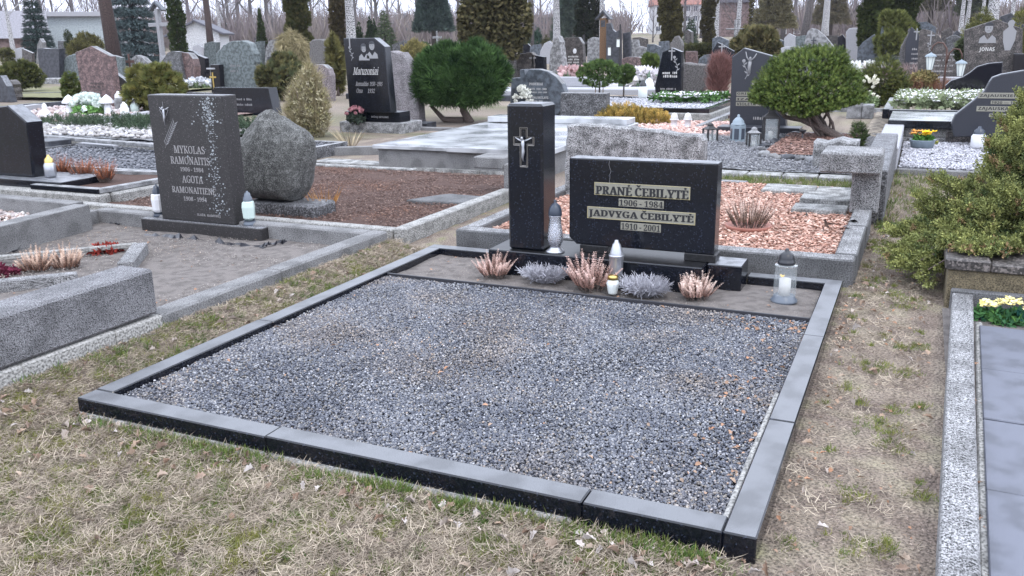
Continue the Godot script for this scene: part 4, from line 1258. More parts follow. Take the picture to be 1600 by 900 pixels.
func right_side() -> void:
	R.seed = 191
	# kerb of the tiled grave
	var o := thing("aggregate_kerb", "white flecked exposed aggregate kerb along the grey tiled grave", "kerb", Vector3(0.58, 0, -1.3))
	for d in [[Vector3(0.611, 0, -3.09), Vector3(0.553, 0, -1.55)], [Vector3(0.553, 0, -1.547), Vector3(0.503, 0, -0.02)], [Vector3(0.503, 0, -0.017), Vector3(0.44, 0, 1.7)]]:
		bar(o, "kerb_stone", d[0] + Vector3(.052, 0, 0), d[1] + Vector3(.052, 0, 0), 0.108, -0.1, 0.1, M.aggregate)
	var st := thing("concrete_strip", "narrow concrete edging between the flecked kerb and the grey tiles", "edging", Vector3(0.69, 0, -1.3))
	bar(st, "strip", Vector3(0.737, 0, -2.75), Vector3(0.62, 0, 0.3), 0.035, -0.05, 0.035, M.concrete_light)
	var nm := ["dark grey tile touching the primroses, farthest of the row", "second dark grey tile from the primroses", "third dark grey tile from the primroses", "dark grey tile nearest the viewer's feet"]
	var zs := [-2.66, -1.945, -1.325, -0.68, 0.4]
	for i in 4:
		var l: float = zs[i + 1] - zs[i]
		var t := put("paving_tile", box_mesh(Vector3(0, -.05, .004), Vector3(1.0, 0.045 + 0.003 * (i % 2), l - .004), 0.004), M.tile, null, Vector3(0.736 - 0.037 * (zs[i] + 2.68), 0, zs[i]), -0.037)
		tag(t, nm[i], "paving tile", "dark grey tiles of the tiled grave")
	bed("litter_bed", 0.56, 1.7, -3.0, 0.4, 0.022, 0.008, M.soil)
	# wall behind
	var w := thing("retaining_wall", "mossy ochre concrete wall end with a dark coping, under the juniper", "wall", Vector3(1.0, 0, -3.2))
	wbox("wall", w, Vector3(0.575, -0.05, -3.6), Vector3(2.1, 0.225, -3.13), M.mossy, 0.01)
	wbox("ledge", w, Vector3(0.60, -0.05, -3.128), Vector3(2.1, 0.118, -3.07), M.concrete_dark, 0.008)
	wbox("coping", w, Vector3(0.555, 0.226, -3.62), Vector3(0.79, 0.292, -3.11), M.granite_brown, 0.008)
	wbox("coping", w, Vector3(0.793, 0.226, -3.62), Vector3(2.1, 0.278, -3.112), M.granite_brown, 0.008)
	# primroses
	var f := thing("primrose_clump", "pale yellow artificial primroses with green leaves, at the head of the grey tiles", "flowers", Vector3(0.90, 0.03, -2.87))
	crown(f, "leaves", [[Vector3(-.03, .02, .03), Vector3(.2, .05, .1)]], 120, "leafy", .065, L2(.09, .20, .05), L2(.02, .09, .07), 0.6, 0.3)
	var fl := MB.new()
	for i in 52:
		var c := Vector3(R.randf_range(-.15, .15), 0, R.randf_range(-.07, .08))
		c.y = .072 + .045 * (1.0 - absf(c.x) / .15) * (1.0 - absf(c.z) * 6.0) + R.randf_range(-.014, .014)
		for k in 5:
			var a := TAU * k / 5 + i
			fl.tint = L2(.74, .62, .20).lerp(L2(.78, .72, .42), R.randf()) * R.randf_range(0.8, 1.1)
			fl.leaf(c, Vector3(cos(a), R.randf_range(-.2, .7), sin(a) + .25).normalized(), Vector3(-sin(a), .1, cos(a)), .024, .011)
	put("blossom", fl.done(), M.tinted, f)
	# the spreading juniper
	R.seed = 192
	var j := thing("spreading_juniper", "large feathery yellow green juniper spilling over the mossy wall", "shrub", Vector3(1.06, 0, -4.1))
	var jl := []
	var xf := []
	var cols := []
	for i in 130:
		var a := R.randf() * TAU
		var el := pow(R.randf(), 1.15)
		if i >= 100:            # low boughs that spill over the path
			a = R.randf_range(1.75, 2.95)
			el = R.randf_range(0.0, 0.12)
		var dir := Vector3(cos(a), 0, sin(a))
		var reach := R.randf_range(0.72, 1.0)
		var root := Vector3(dir.x * .06, 0.12, dir.z * .06)
		var tip := root + dir * reach * (0.86 * pow(1.0 - el, 1.25) + 0.07) + Vector3(0, 0.02 + 1.08 * el * reach, 0)
		var path := []
		var rad := []
		for k in 6:
			var t := k / 5.0
			path.append(root.lerp(tip, t) + Vector3(0, sin(t * PI) * 0.10, 0))
			rad.append(lerpf(0.022, 0.003, t))
		if i % 3 == 0:
			var mb := MB.new(true)
			mb.tube(path, rad, 5)
			put("bough", mb.done(), M.branch, j)
		for k in 92:
			var t := pow(R.randf(), 0.6)
			var p: Vector3 = root.lerp(tip, t) + Vector3(0, sin(t * PI) * 0.10, 0) + rdir() * Vector3(.13, .06, .13) * (1.15 - t * 0.75)
			var e := ((tip - root).normalized() * 1.1 + Vector3(0, 0.3, 0) + rdir() * 0.7).normalized()
			p.y = maxf(p.y, 0.03)
			if p.z > 0.48 and p.x > -0.5: p.y = maxf(p.y, 0.32)
			elif i >= 100: p.y = maxf(p.y - 0.06, 0.03)
			xf.append(aim(p, e, R.randf_range(.055, .125)))
			var yel := clampf(t * 0.85 + R.randfn() * 0.22 - 0.08, 0, 1)
			var c := L2(.045, .08, .036).lerp(L2(.32, .33, .115), yel) * R.randf_range(0.7, 1.25)
			if R.randf() < 0.04: c = L2(.32, .22, .12)
			cols.append(L2(c.r, c.g, c.b))
	scatter("foliage", S.juniper, M.leafy, xf, cols, j)

func near_ground_cover() -> void:
	R.seed = 211
	var nz := FastNoiseLite.new()
	nz.seed = 3
	nz.frequency = 0.9
	nz.fractal_octaves = 3
	var open := func(x: float, z: float) -> bool:
		if x > -2.96 and x < 0.03 and z > -3.25 and z < 0.03: return false
		if x < -3.31 and z < 2.0 and z > -3.3: return false
		if x > 0.44 and z > -3.15: return false
		if x < 0.07 and z < -3.3: return false
		if x > 0.55 and z < -3.05 and z > -3.7: return false
		return true
	var xf := []
	var cols := []
	# straw
	while xf.size() < 13000:
		var x := R.randf_range(-3.35, 0.7)
		var z := R.randf_range(-8.0, 1.6)
		if x > 0.0 and z < -3.3 and R.randf() < 0.4: continue
		if not open.call(x, z): continue
		var path := x > -0.05 and z < 0.2
		if path and R.randf() < 0.82: continue
		xf.append(lay(Vector3(x, 0.006 + bank(x, z), z), R.randf_range(.035, .075), .12))
		var c := L2(.52, .44, .34).lerp(L2(.30, .24, .19), R.randf()) * R.randf_range(.6, 1.2)
		cols.append(L2(c.r, c.g, c.b))
	scatter("dry_straw", S.straw, M.tinted, xf, cols)
	# green tufts: mats of moss and short grass where the noise says, tall along the kerbs, small cushions on the path
	xf = []
	cols = []
	var put_tuft := func(x: float, z: float, s: float, green: float):
		xf.append(lay(Vector3(x, bank(x, z), z), s, .25))
		var c := L2(.29, .285, .085).lerp(L2(.10, .175, .045), clampf(R.randfn() * .25 + green, 0, 1)) * R.randf_range(.6, 1.15)
		cols.append(L2(c.r, c.g, c.b))
	var tries := 0
	while xf.size() < 38000 and tries < 420000:
		tries += 1
		var x := R.randf_range(-3.35, 0.7)
		var z := R.randf_range(-8.0, 1.6)
		if not open.call(x, z) or (x > -0.02 and z < 0.25): continue
		var g := nz.get_noise_2d(x * 1.6, z * 1.6) * 0.55 + nz.get_noise_2d(x * 6.0 + 9, z * 6.0) * 1.25
		var mossy := clampf((-1.1 - x) * 0.5 + (z - 0.25) * 0.7, 0.0, 1.0)
		g += 0.16 * mossy
		if g < 0.06 + R.randf() * 0.3 and R.randf() > 0.09: continue
		put_tuft.call(x, z, R.randf_range(.010, .028), (0.55 - 0.36 * mossy) + nz.get_noise_2d(x * 4.0 + 30, z * 4.0) * 0.9)
	for i in 70:         # taller grass against the kerbs
		var p := Vector2(R.randf_range(-2.8, -0.1), R.randf_range(0.02, 0.06))
		if i % 3 == 0: p = Vector2(R.randf_range(-3.30, -3.2), R.randf_range(-2.2, 1.0))
		if i % 7 == 0: p = Vector2(R.randf_range(-3.05, -2.95), R.randf_range(-2.6, 0.1))
		for k in 16:
			put_tuft.call(p.x + R.randfn() * .05, p.y + absf(R.randfn()) * .035, R.randf_range(.022, .05), 0.75)
	for i in 75:         # cushions on the trodden path
		var p := Vector2(R.randf_range(0.06, 0.48), R.randf_range(-5.6, 0.5))
		var w := R.randf_range(.006, .042) * (0.5 + R.randf())
		for k in int(w * 800) + 2:
			put_tuft.call(p.x + R.randfn() * w, p.y + R.randfn() * w, R.randf_range(.014, .032), R.randf_range(.15, .75))
	scatter("grass", S.tuft, M.leafy, xf, cols)
	# crumbs of earth and broken straw on the path
	pebbles("soil_crumbs", 0.03, 0.5, -6.5, 0.6, .004, 5200, .006, [L2(.30, .225, .185), L2(.23, .17, .135), L2(.38, .30, .25), L2(.16, .12, .095)], .3, 93, "chip", .5)
	# fallen leaves
	xf = []
	cols = []
	var browns := [L2(.32, .23, .17), L2(.24, .16, .115), L2(.42, .33, .26), L2(.45, .38, .33), L2(.36, .28, .225), L2(.48, .43, .40), L2(.30, .215, .165)]
	while xf.size() < 620:
		var x := R.randf_range(-3.3, 0.6)
		var z := R.randf_range(-7.0, 1.4)
		if not open.call(x, z): continue
		if z > 0.0 and R.randf() < 0.55: z = R.randf_range(0.03, 0.28)
		if z < 0.0 and x > 0.0 and R.randf() < 0.5: x = R.randf_range(0.03, 0.2) if R.randf() < 0.7 else R.randf_range(.4, .5)
		var s := R.randf_range(.02, .052)
		var lf := lay(Vector3(x, 0.012 + s * 0.08 + bank(x, z), z), s, .7)
		lf.basis = lf.basis * Basis.from_scale(Vector3(R.randf_range(.45, 1.1), R.randf_range(.5, 2.6), 1.0))
		xf.append(lf)
		var c: Color = browns[R.randi() % browns.size()] * R.randf_range(.7, 1.1)
		cols.append(L2(c.r, c.g, c.b))
	scatter("fallen_leaves", S.leaf, M.tinted, xf, cols)
	# leaves caught in the gravel, along the edge of the tiles, and on the soil
	xf = []
	cols = []
	for d in [[-2.8, -.12, -2.36, -.12, 40, .056], [-.40, -.11, -2.3, -.2, 90, .056], [-.6, -.11, -2.33, -2.1, 40, .056], [.62, .70, -2.7, .2, 60, .03], [.03, .50, -5.0, .6, 150, .012], [.03, .10, -3.2, .0, 60, .014], [-2.75, -.2, -3.05, -2.42, 22, .04], [-6.0, -3.6, -3.0, -1.0, 60, .04], [-3.28, -2.85, -6.5, -3.6, 50, .012]]:
		for i in d[4]:
			var s := R.randf_range(.012, .032)
			xf.append(lay(Vector3(R.randf_range(d[0], d[1]), d[5], R.randf_range(d[2], d[3])), s, .5))
			var c := L2(.42, .22, .13).lerp(L2(.34, .26, .2), R.randf()) * R.randf_range(.6, 1.1)
			cols.append(L2(c.r, c.g, c.b))
	scatter("fallen_leaves", S.leaf, M.tinted, xf, cols)

# ---------------------------------------------------------------- the middle of the cemetery
# a gravestone: outline in metres about its foot, front face at the foot's z
func stone(called: String, label: String, at: Vector3, outline: Array, thick: float, m: Material, rough := 0.0, group := "", cat := "gravestone", b := 0.012) -> Node3D:
	var o := thing(called, label, cat, at, 0, group)
	var pts := v2(outline)
	var low := 0.0
	for p in pts: low = minf(low, p.y)
	if rough > 0.0: pts = jagged(pts, maxf(0.08, rough * 3.0), rough, int(absf(at.x * 31 + at.z * 17)))
	var dark: bool = m == M.black or m == M.charcoal or m == M.slate_dark or m == M.jet
	put("slab", topped_prism(pts, thick, b if rough == 0.0 else maxf(b, rough * 1.2), m, M.black_top if dark else (M.granite_pale if rough == 0.0 else m)), null, o, Vector3(0, 0, -thick / 2))
	return o

# unreadable lines of engraving: short raised strokes in rows
func strokes(parent: Node3D, at: Vector3, w: float, rows: int, gap: float, h: float, m: Material) -> void:
	var mb := MB.new()
	for r in rows:
		var x := -w / 2 * R.randf_range(0.6, 1.0)
		while x < w / 2 * 0.9:
			var l := R.randf_range(h * 0.25, h * 0.6)
			mb.box(at + Vector3(x, -r * gap - h / 2, 0), at + Vector3(x + l, -r * gap + h / 2 * R.randf_range(0.4, 1.0), 0.004), 0.0005)
			x += l + h * (0.3 if R.randf() < 0.85 else 1.1)
	put("inscription", mb.done(), m, parent).set_meta("kind", "stuff")

func thin_cross(parent: Node3D, at: Vector3, h: float, m: Material, figure := false) -> void:
	var mb := MB.new()
	var w := h * 0.05
	mb.box(at + Vector3(-w, 0, 0), at + Vector3(w, h, 0.012), 0.002)
	mb.box(at + Vector3(-h * 0.26, h * 0.66, 0.001), at + Vector3(-w - 0.001, h * 0.66 + w * 2, 0.013), 0.002)
	mb.box(at + Vector3(w + 0.001, h * 0.66, 0.001), at + Vector3(h * 0.26, h * 0.66 + w * 2, 0.013), 0.002)
	put("cross", mb.done(), m, parent)

func rose(parent: Node3D, at: Vector3, h: float, m: Material) -> void:      # an engraved flower stem
	var mb := MB.new()
	var p := []
	for i in 7:
		var t := i / 6.0
		p.append(at + Vector3(sin(t * 5.0) * h * 0.12, t * h, 0.003))
	mb.tube(p, [h * .02, h * .02, h * .02, h * .02, h * .02, h * .02, h * .02], 4)
	for i in 5:
		var t := 0.15 + i * 0.16
		var s := 1.0 if i % 2 == 0 else -1.0
		mb.leaf(at + Vector3(sin(t * 5.0) * h * 0.12, t * h, 0.004), Vector3(s * .8, .6, 0), Vector3(-.5, s * .6, 0), h * 0.24, h * 0.06)
	mb.ball(at + Vector3(sin(5.0) * h * 0.12, h, 0.004), Vector3(h * .1, h * .1, 0.005), 8, 4)
	put("carving", mb.done(), m, parent)

func portrait(parent: Node3D, at: Vector3, h: float, hair: bool) -> void:     # an etched head and shoulders
	var mb := MB.new()
	var n := 18
	var pts := PackedVector2Array()
	for i in n:
		var a := TAU * i / n
		pts.append(Vector2(cos(a) * h * 0.17, h * 0.66 + sin(a) * h * 0.22))
	mb.prism(pts, 0.004, 0.001, at)
	mb.prism(v2([-h * .36, 0, -h * .33, h * .22, -h * .16, h * .36, -h * .02, h * .16, h * .02, h * .16, h * .16, h * .36, h * .33, h * .22, h * .36, 0]), 0.004, 0.001, at)
	put("portrait", mb.done(), M.engraving, parent)
	var d := MB.new()
	var s := PackedVector2Array()
	for i in 12:
		var a := PI * i / 11
		s.append(Vector2(cos(a) * h * 0.19, h * 0.74 + sin(a) * h * 0.19))
	if hair: s.append_array(v2([-h * .2, h * .56, -h * .13, h * .56, -h * .13, h * .76, h * .13, h * .76, h * .13, h * .56, h * .2, h * .56]))
	else: s.append_array(v2([-h * .14, h * .76, h * .14, h * .76]))
	d.prism(s, 0.004, 0.001, at + Vector3(0, 0, 0.003))
	for x in [-.065, .065]:
		d.ball(at + Vector3(h * x, h * .67, 0.003), Vector3(h * .03, h * .016, .002), 8, 4)
	d.box(at + Vector3(-h * .05, h * .535, .001), at + Vector3(h * .05, h * .55, .004), .0005)
	put("features", d.done(), M.slate_dark, parent)

func lidded(label: String, at: Vector3, h: float, r: float, body: Material, cap: Material, shape := 0, group := "") -> Node3D:
	var o := thing("grave_lantern", label, "grave lantern", at, 0, group)
	if shape == 0:        # round jar
		lathe_part("body", [V(0, 0), V(r * .8, 0), V(r, h * .1), V(r, h * .55), V(r * .75, h * .66)], body, o, 12)
		lathe_part("lid", [V(r * .8, h * .66), V(r * .7, h * .82), V(r * .3, h * .92), V(r * .2, h), V(0, h)], cap, o, 12)
	elif shape == 1:      # mushroom house: column under a cone roof
		lathe_part("body", [V(0, 0), V(r * .8, 0), V(r * .6, h * .15), V(r * .5, h * .62), V(0, h * .62)], body, o, 10)
		lathe_part("lid", [V(r * 1.05, h * .58), V(r * 1.05, h * .66), V(r * .5, h * .88), V(0, h)], cap, o, 12)
	elif shape == 2:      # bullet top column
		lathe_part("body", [V(0, 0), V(r, 0), V(r, h * .08), V(r * .75, h * .12), V(r * .75, h * .55), V(r * 1.05, h * .58), V(r * 1.05, h * .64), V(0, h * .64)], body, o, 10)
		lathe_part("lid", [V(r * .85, h * .645), V(r * .85, h * .78), V(r * .55, h * .94), V(0, h)], cap, o, 12)
	return o

func frame_lantern(label: String, at: Vector3, w: float, h: float, dark: Material, top: Material, turn := 0.3) -> void:
	var o := thing("frame_lantern", label, "grave lantern", at, turn)
	put("base", box_mesh(Vector3(-w / 2, 0, -w / 2), Vector3(w / 2, h * .06, w / 2), .004), dark, o)
	var q := w * .46
	for s in [[-1, -1], [1, -1], [1, 1], [-1, 1]]:
		put("post", box_mesh(Vector3(s[0] * q - .013, h * .06, s[1] * q - .013), Vector3(s[0] * q + .013, h * .68, s[1] * q + .013), .002), dark, o)
	for k in 4:
		var pn := put("pane", box_mesh(Vector3(-q + .01, h * .065, -.0015), Vector3(q - .01, h * .675, .0015), .0005), M.glass, o)
		pn.rotation.y = k * PI / 2
		pn.position = Vector3(sin(k * PI / 2), 0, cos(k * PI / 2)) * q
	lathe_part("candle", [V(0, h * .061), V(w * .15, h * .061), V(w * .15, h * .3), V(0, h * .31)], M.wax, o, 12)
	put("top", box_mesh(Vector3(-w * .54, h * .68, -w * .54), Vector3(w * .54, h * .73, w * .54), .004), dark, o)
	lathe_part("roof", [V(w * .66, h * .731), V(w * .3, h * .84), V(w * .28, h * .93), V(w * .12, h), V(0, h)], top, o, 4, false, PI / 4)

func bouquet(label: String, at: Vector3, w: float, h: float, n: int, petals: Color, green: Color, called := "bouquet") -> void:
	var o := thing(called, label, "flowers", at)
	crown(o, "leaves", [[Vector3(0, h * .22, 0), Vector3(w * .5, h * .25, w * .36)]], 90, "leafy", w * .3, green, green * 0.6, 0.4, 0.4)
	var fl := MB.new()
	for i in n:
		var d := rdir(0.7)
		var c := Vector3(0, h * .5, 0) + d * Vector3(w * .45, h * .45, w * .38)
		fl.tint = petals * 0.95
		fl.ball(c - d * w * .03, Vector3.ONE * w * .085, 7, 5)
		for k in 9:
			var e := (d + rdir() * 0.8).normalized()
			fl.tint = petals * R.randf_range(0.85, 1.08)
			fl.leaf(c, e, e.cross(rdir()).normalized(), w * .14, w * .045)
	put("blossom", fl.done(), M.tinted, o)

func flower_bed(label: String, x0: float, x1: float, z0: float, z1: float, y: float, n: int, petals: Color, green: Color, size := 0.05, called := "flower_bed_planting") -> void:
	var c := Vector3((x0 + x1) / 2, ground_y((x0 + x1) / 2, (z0 + z1) / 2) + y, (z0 + z1) / 2)
	var o := thing(called, label, "flowers", c)
	var xf := []
	var cols := []
	for i in n:
		var p := Vector3(R.randf_range(x0, x1), R.randf_range(0.0, 0.08), R.randf_range(z0, z1)) - Vector3(c.x, 0, c.z)
		xf.append(aim(p, rdir(1.2), size * 2.2))
		var g := green * R.randf_range(.6, 1.2)
		cols.append(L2(g.r, g.g, g.b))
	scatter("leaves", S.leafy, M.leafy, xf, cols, o)
	var fl := MB.new()
	for i in int(n * 0.8):
		var p := Vector3(R.randf_range(x0, x1), R.randf_range(0.08, 0.16), R.randf_range(z0, z1)) - Vector3(c.x, 0, c.z)
		for k in 5:
			var a := TAU * k / 5 + i
			fl.tint = petals * R.randf_range(.85, 1.1)
			fl.leaf(p, Vector3(cos(a), .5, sin(a)).normalized(), Vector3(-sin(a), 0, cos(a)), size, size * .42)
	put("blossom", fl.done(), M.tinted, o)

func mid_left() -> void:
	R.seed = 301
	# black slanted stone at the left
	var pl := thing("headstone_base", "wide polished black slab under the slant-topped black headstone", "plinth", Vector3(-8.5, 0.1, -4.0))
	w2box("base", pl, Vector3(-9.6, 0.12, -4.35), Vector3(-7.63, 0.225, -3.78), .006, M.black, M.black_top)
	var s := stone("black_headstone", "black headstone with a slanted shoulder, beside three rust red heathers", Vector3(-8.235, .225, -3.93), [-.95, 0, -.95, .60, -.45, .735, -.225, .755, .035, .585, 0.0, 0], .20, M.black, 0.0)
	var k := thing("polished_kerb", "low black kerb with pale top on a yellowish footing round three rust red heathers", "kerb", Vector3(-8.0, 0, -4.4))
	w2box("kerb_stone", k, Vector3(-8.0, .15, -3.80), Vector3(-7.02, .20, -3.70), .006, M.black, M.granite_pale)
	bar(k, "kerb_stone", Vector3(-7.06, 0, -3.72), Vector3(-6.98, 0, -5.0), 0.09, .15, .198, M.granite_pale)
	bar(k, "kerb_stone", Vector3(-7.1, 0, -4.95), Vector3(-8.3, 0, -4.75), 0.08, .15, .197, M.granite_pale)
	wbox("footing", k, Vector3(-9.7, -.1, -3.84), Vector3(-7.0, .148, -3.66), M.concrete_light, .02)
	wbox("footing", k, Vector3(-7.08, -.1, -5.0), Vector3(-6.93, .147, -3.842), M.concrete_light, .02)
	bed("soil_bed", -8.3, -7.1, -4.9, -3.8, .16, .01, M.soil_dark)
	var rust := L2(.42, .15, .07)
	var i := 0
	for d in [[Vector3(-7.565, 0.17, -4.275), .34, "rust red heather at the kerb corner, first of three"], [Vector3(-8.023, 0.17, -4.361), .36, "rust red heather in the middle of three by the black slanted stone"], [Vector3(-8.426, 0.17, -4.427), .26, "rust red heather next to the small lantern, last of three"]]:
		heather(d[2], d[0], d[1] * .95, .29, 80, rust, L2(.2, .06, .03), 400 + i, "rust red heathers")
		i += 1
	var ml := lidded("small silver lantern with a gold lid on the polished black slab", Vector3(-8.065, 0.225, -4.015), .24, .06, M.silver, M.gold, 0)
	# the dark gravel plot behind
	kerb("pale narrow kerb round a dark fine gravel plot behind the lichen spotted stone", -11.3, -7.3, -8.4, -5.05, .1, -.1, .16, M.granite_mid, M.granite_pale, {"B": [-9.2], "L": [-6.7]})
	bed("dark_gravel_bed", -11.2, -7.4, -8.3, -5.15, .12, .01, M.dark_gravel)
	pebbles("dark_gravel", -11.2, -7.4, -8.3, -5.15, .13, 4200, .018, [L2(.08, .085, .10), L2(.13, .135, .15), L2(.19, .19, .21)], .2, 71)
	var dk := thing("stone_offcuts", "dark granite block and pale slab lying between the two kerbs", "stone blocks", Vector3(-11.39, 0.1, -6.711))
	put("block", box_mesh(Vector3(-.3, -.1, -.2), Vector3(.15, .14, .2), .01), M.slate_dark, dk)
	put("slab", box_mesh(Vector3(.1, -.1, -.5), Vector3(.95, .06, -.22), .01), M.white_stone, dk)
	# kerb with pebbles and creeping juniper
	var k2 := thing("polished_kerb", "long pale topped kerb on concrete in front of the creeping juniper", "kerb", Vector3(-11.236, 0.2, -7.346))
	bar(k2, "kerb_stone", Vector3(-14.584, 0.25, -7.482), Vector3(-9.048, 0.25, -6.646), .12, -.05, 0.0, M.granite_pale)
	bar(k2, "footing", Vector3(-15.153, 0.2, -7.861), Vector3(-9.406, 0.2, -6.994), .16, -.4, -.005, M.concrete_light)
	bed("pebble_bed", -14.5, -9.6, -9.6, -7.6, .17, .02, M.grey_gravel)
	pebbles("white_pebbles", -14.5, -9.7, -9.4, -7.7, .19, 1500, .04, [L2(.36, .34, .33), L2(.46, .45, .46), L2(.28, .26, .25)], .2, 72)
	var cj := thing("creeping_juniper", "dark green creeping juniper mat behind the pale topped kerb", "shrub", Vector3(-12.3, .2, -9.2))
	crown(cj, "foliage", [[Vector3(-1.7, .0, 0), Vector3(.9, .16, .5)], [Vector3(-.6, .0, -.1), Vector3(1.1, .19, .6)], [Vector3(.6, .0, .1), Vector3(1.1, .2, .6)], [Vector3(1.9, .0, .2), Vector3(1.1, .18, .55)], [Vector3(2.9, .02, .4), Vector3(.9, .24, .5)]], 2200, "juniper", .13, L2(.055, .085, .055), L2(.11, .15, .09), .5, .4)
	var cb := thing("round_bed_edge", "curved white stone edging of the pink pebble bed with the mushroom lanterns", "edging", Vector3(-17, 0, -12))
	var mb := MB.new()
	var arc := []
	var rad := []
	for q in [Vector3(-13.997, 0.12, -8.421), Vector3(-14.167, 0.12, -9.228), Vector3(-14.55, 0.12, -10.213), Vector3(-14.78, 0.12, -11.056), Vector3(-15.148, 0.12, -12.132)]:
		arc.append(q - Vector3(-17, 0, -12))
		rad.append(.07)
	mb.tube(arc, rad, 6)
	put("edge", mb.done(), M.white_stone, cb)
	bed("pebble_bed", -22.0, -13.5, -14.6, -10.6, .05, .02, M.pink_gravel)
	pebbles("pink_pebbles", -21, -14, -14, -10.8, .07, 1500, .06, [L2(.44, .36, .35), L2(.52, .48, .48), L2(.36, .28, .26)], .2, 73)
	lidded("white mushroom shaped lantern at the open side of the white bouquet", Vector3(-17.531, 0.05, -12.093), .47, .15, M.white, M.white, 1, "mushroom lanterns")
	lidded("white mushroom shaped lantern between the bouquet and the round vase", Vector3(-16.578, 0.05, -12.318), .47, .15, M.white, M.white, 1, "mushroom lanterns")
	bouquet("round bouquet of white and pale green flowers under the pink headstone", Vector3(-17.06, 0.05, -12.204), .8, .46, 40, L2(.75, .82, .78), L2(.25, .45, .15))
	var an := thing("angel_figurine", "tiny white pointed figurine in the pink pebbles", "figurine", Vector3(-17.487, 0.05, -11.4))
	lathe_part("body", [V(0, 0), V(.14, 0), V(.1, .14), V(.05, .2), V(.06, .24), V(.04, .3), V(0, .33)], M.white, an, 10)
	lidded("pale ribbed lantern with a round white lid, touching the pink headstone", Vector3(-17.644, 0.05, -13.616), .46, .12, M.granite_pale, M.white, 0)
	lidded("white goblet vase in front of the ribbed lantern", Vector3(-15.86, 0.05, -12.136), .32, .1, M.milk_glass, M.milk_glass, 0)
	lidded("blue grey glass lantern by the clipped bush", Vector3(-16.676, 0.05, -13.038), .38, .1, M.granite_blue, M.silver, 0)
	lidded("clear glass lantern nearest the clipped bush", Vector3(-16.381, 0.05, -12.916), .36, .1, M.green_glass, M.silver, 0)
	var pk := stone("pink_headstone", "tall pink granite headstone with a peaked top above white bouquet", Vector3(-19.858, -0.001, -14.931), [-0.605, 0.008, -0.647, 1.429, -0.014, 1.587, 0.637, 1.319, 0.643, 0.01], .2, M.granite_pink)
	strokes(pk, Vector3(.0, .62, .003), .5, 5, .085, .045, M.granite_brown)
	bush("clipped green bush half hidden behind the pink headstone", "shrub", "clipped_bush", Vector3(-21.605, -0.002, -15.574), .62, 1.0, 700, "thuja", .13, L2(.07, .10, .03), L2(.15, .16, .05))
	bush("broad clipped golden green bush behind the lichen spotted stone", "shrub", "clipped_bush", Vector3(-16.127, -0.005, -13.484), 1.62, 1.17, 1900, "thuja", .15, L2(.085, .10, .03), L2(.24, .22, .07))
	bush("dark clipped ball bush on the lawn", "shrub", "clipped_bush", Vector3(-27.833, 0.086, -18.641), 1.65, 1.13, 1500, "thuja", .16, L2(.06, .075, .025), L2(.13, .13, .045))
	var lk := thing("polished_kerb", "black topped kerb by the lawn beyond the slant-topped black headstone", "kerb", Vector3(-22.847, 0.019, -15.82))
	bar(lk, "kerb_stone", Vector3(-20.344, 0.2, -12.923), Vector3(-20.035, 0.2, -14.683), .2, -.25, 0.0, M.slate_dark)
	bar(lk, "kerb_stone", Vector3(-19.394, 0.2, -12.035), Vector3(-19.789, 0.2, -13.035), .2, -.25, 0.01, M.white_stone)
	var lk2 := thing("pale_kerb", "long pale kerb crossing the lawn beyond the ball bush", "kerb", Vector3(-25.299, 0.056, -17.791))
	bar(lk2, "kerb_stone", Vector3(-26.734, 0.1, -17.508), Vector3(-25.104, 0.1, -18.816), .2, -.25, 0.05, M.granite_mid)
	bar(lk2, "kerb_stone", Vector3(-32.505, 0.1, -22.973), Vector3(-31.301, 0.1, -24.128), .25, -.25, 0.1, M.granite_pale)
	var lawn := bed("lawn_strip", -34, -22, -24, -16.2, .03, .02, mat(L(.22, .21, .10), 1.0, {"tex": "conc", "scale": 1.0}))
	stone("black_headstone", "dark pointed headstone cut by the picture edge beyond the slant-topped black headstone", Vector3(-24.307, 0.029, -15.388), [-0.737, -0.01, -0.491, 0.699, 0.032, 0.773, 0.229, 0.463, 0.307, 0.004], .22, M.slate_dark)
	stone("rough_headstone", "small brown rough stone behind the dark pointed headstone", Vector3(-24.781, 0.037, -16.013), [-0.317, -0.004, -0.185, 0.511, 0.015, 0.625, 0.148, 0.475, 0.143, 0.002], .3, M.granite_brown, .03)
	stone("black_headstone", "black curved headstone peeping out beside the pink headstone", Vector3(-20.064, -0.006, -15.941), [-0.347, -0.005, -0.207, 0.859, 0.082, 0.702, 0.317, 0.529, 0.221, 0.003], .16, M.jet)
	# black low slab with the green stone
	var bs := thing("black_slab_monument", "long low black slab in front of the tall grey green headstone", "gravestone", Vector3(-13.726, -0.003, -13.649))
	put("slab", prism_mesh(v2([-.9, 0, -.9, .62, .70, .62, .80, 0]), .3, .01), M.black, bs, Vector3(0, 0, -.15))
	strokes(bs, Vector3(-.2, .36, .003), .9, 2, .12, .05, M.engraving_dim)
	var gs := stone("green_headstone", "tall wide grey green headstone with an arched top and a rough edge", Vector3(-18.766, 0.003, -19.133), [-0.711, -0.008, -0.74, 1.072, -0.709, 1.3, -0.373, 1.542, -0.032, 1.668, 0.363, 1.681, 0.619, 1.585, 0.753, 1.287, 0.696, 0.008], .3, M.granite_green, .015)
	strokes(gs, Vector3(-.05, .95, .004), .45, 2, .16, .07, M.engraving_dim)
	var bp := stone("black_pillar", "narrow black pillar with a thin gilt cross, beside the grey green headstone", Vector3(-19.472, 0.008, -18.934), [-0.154, -0.002, -0.092, 0.978, 0.262, 0.976, 0.204, 0.002], .25, M.jet)
	put("cap", box_mesh(Vector3(-.2, .0, -.3), Vector3(.12, .05, .05), .01), M.white_stone, bp, Vector3(-.02, .83, 0))
	thin_cross(bp, Vector3(-.02, .25, .002), .5, M.gold)
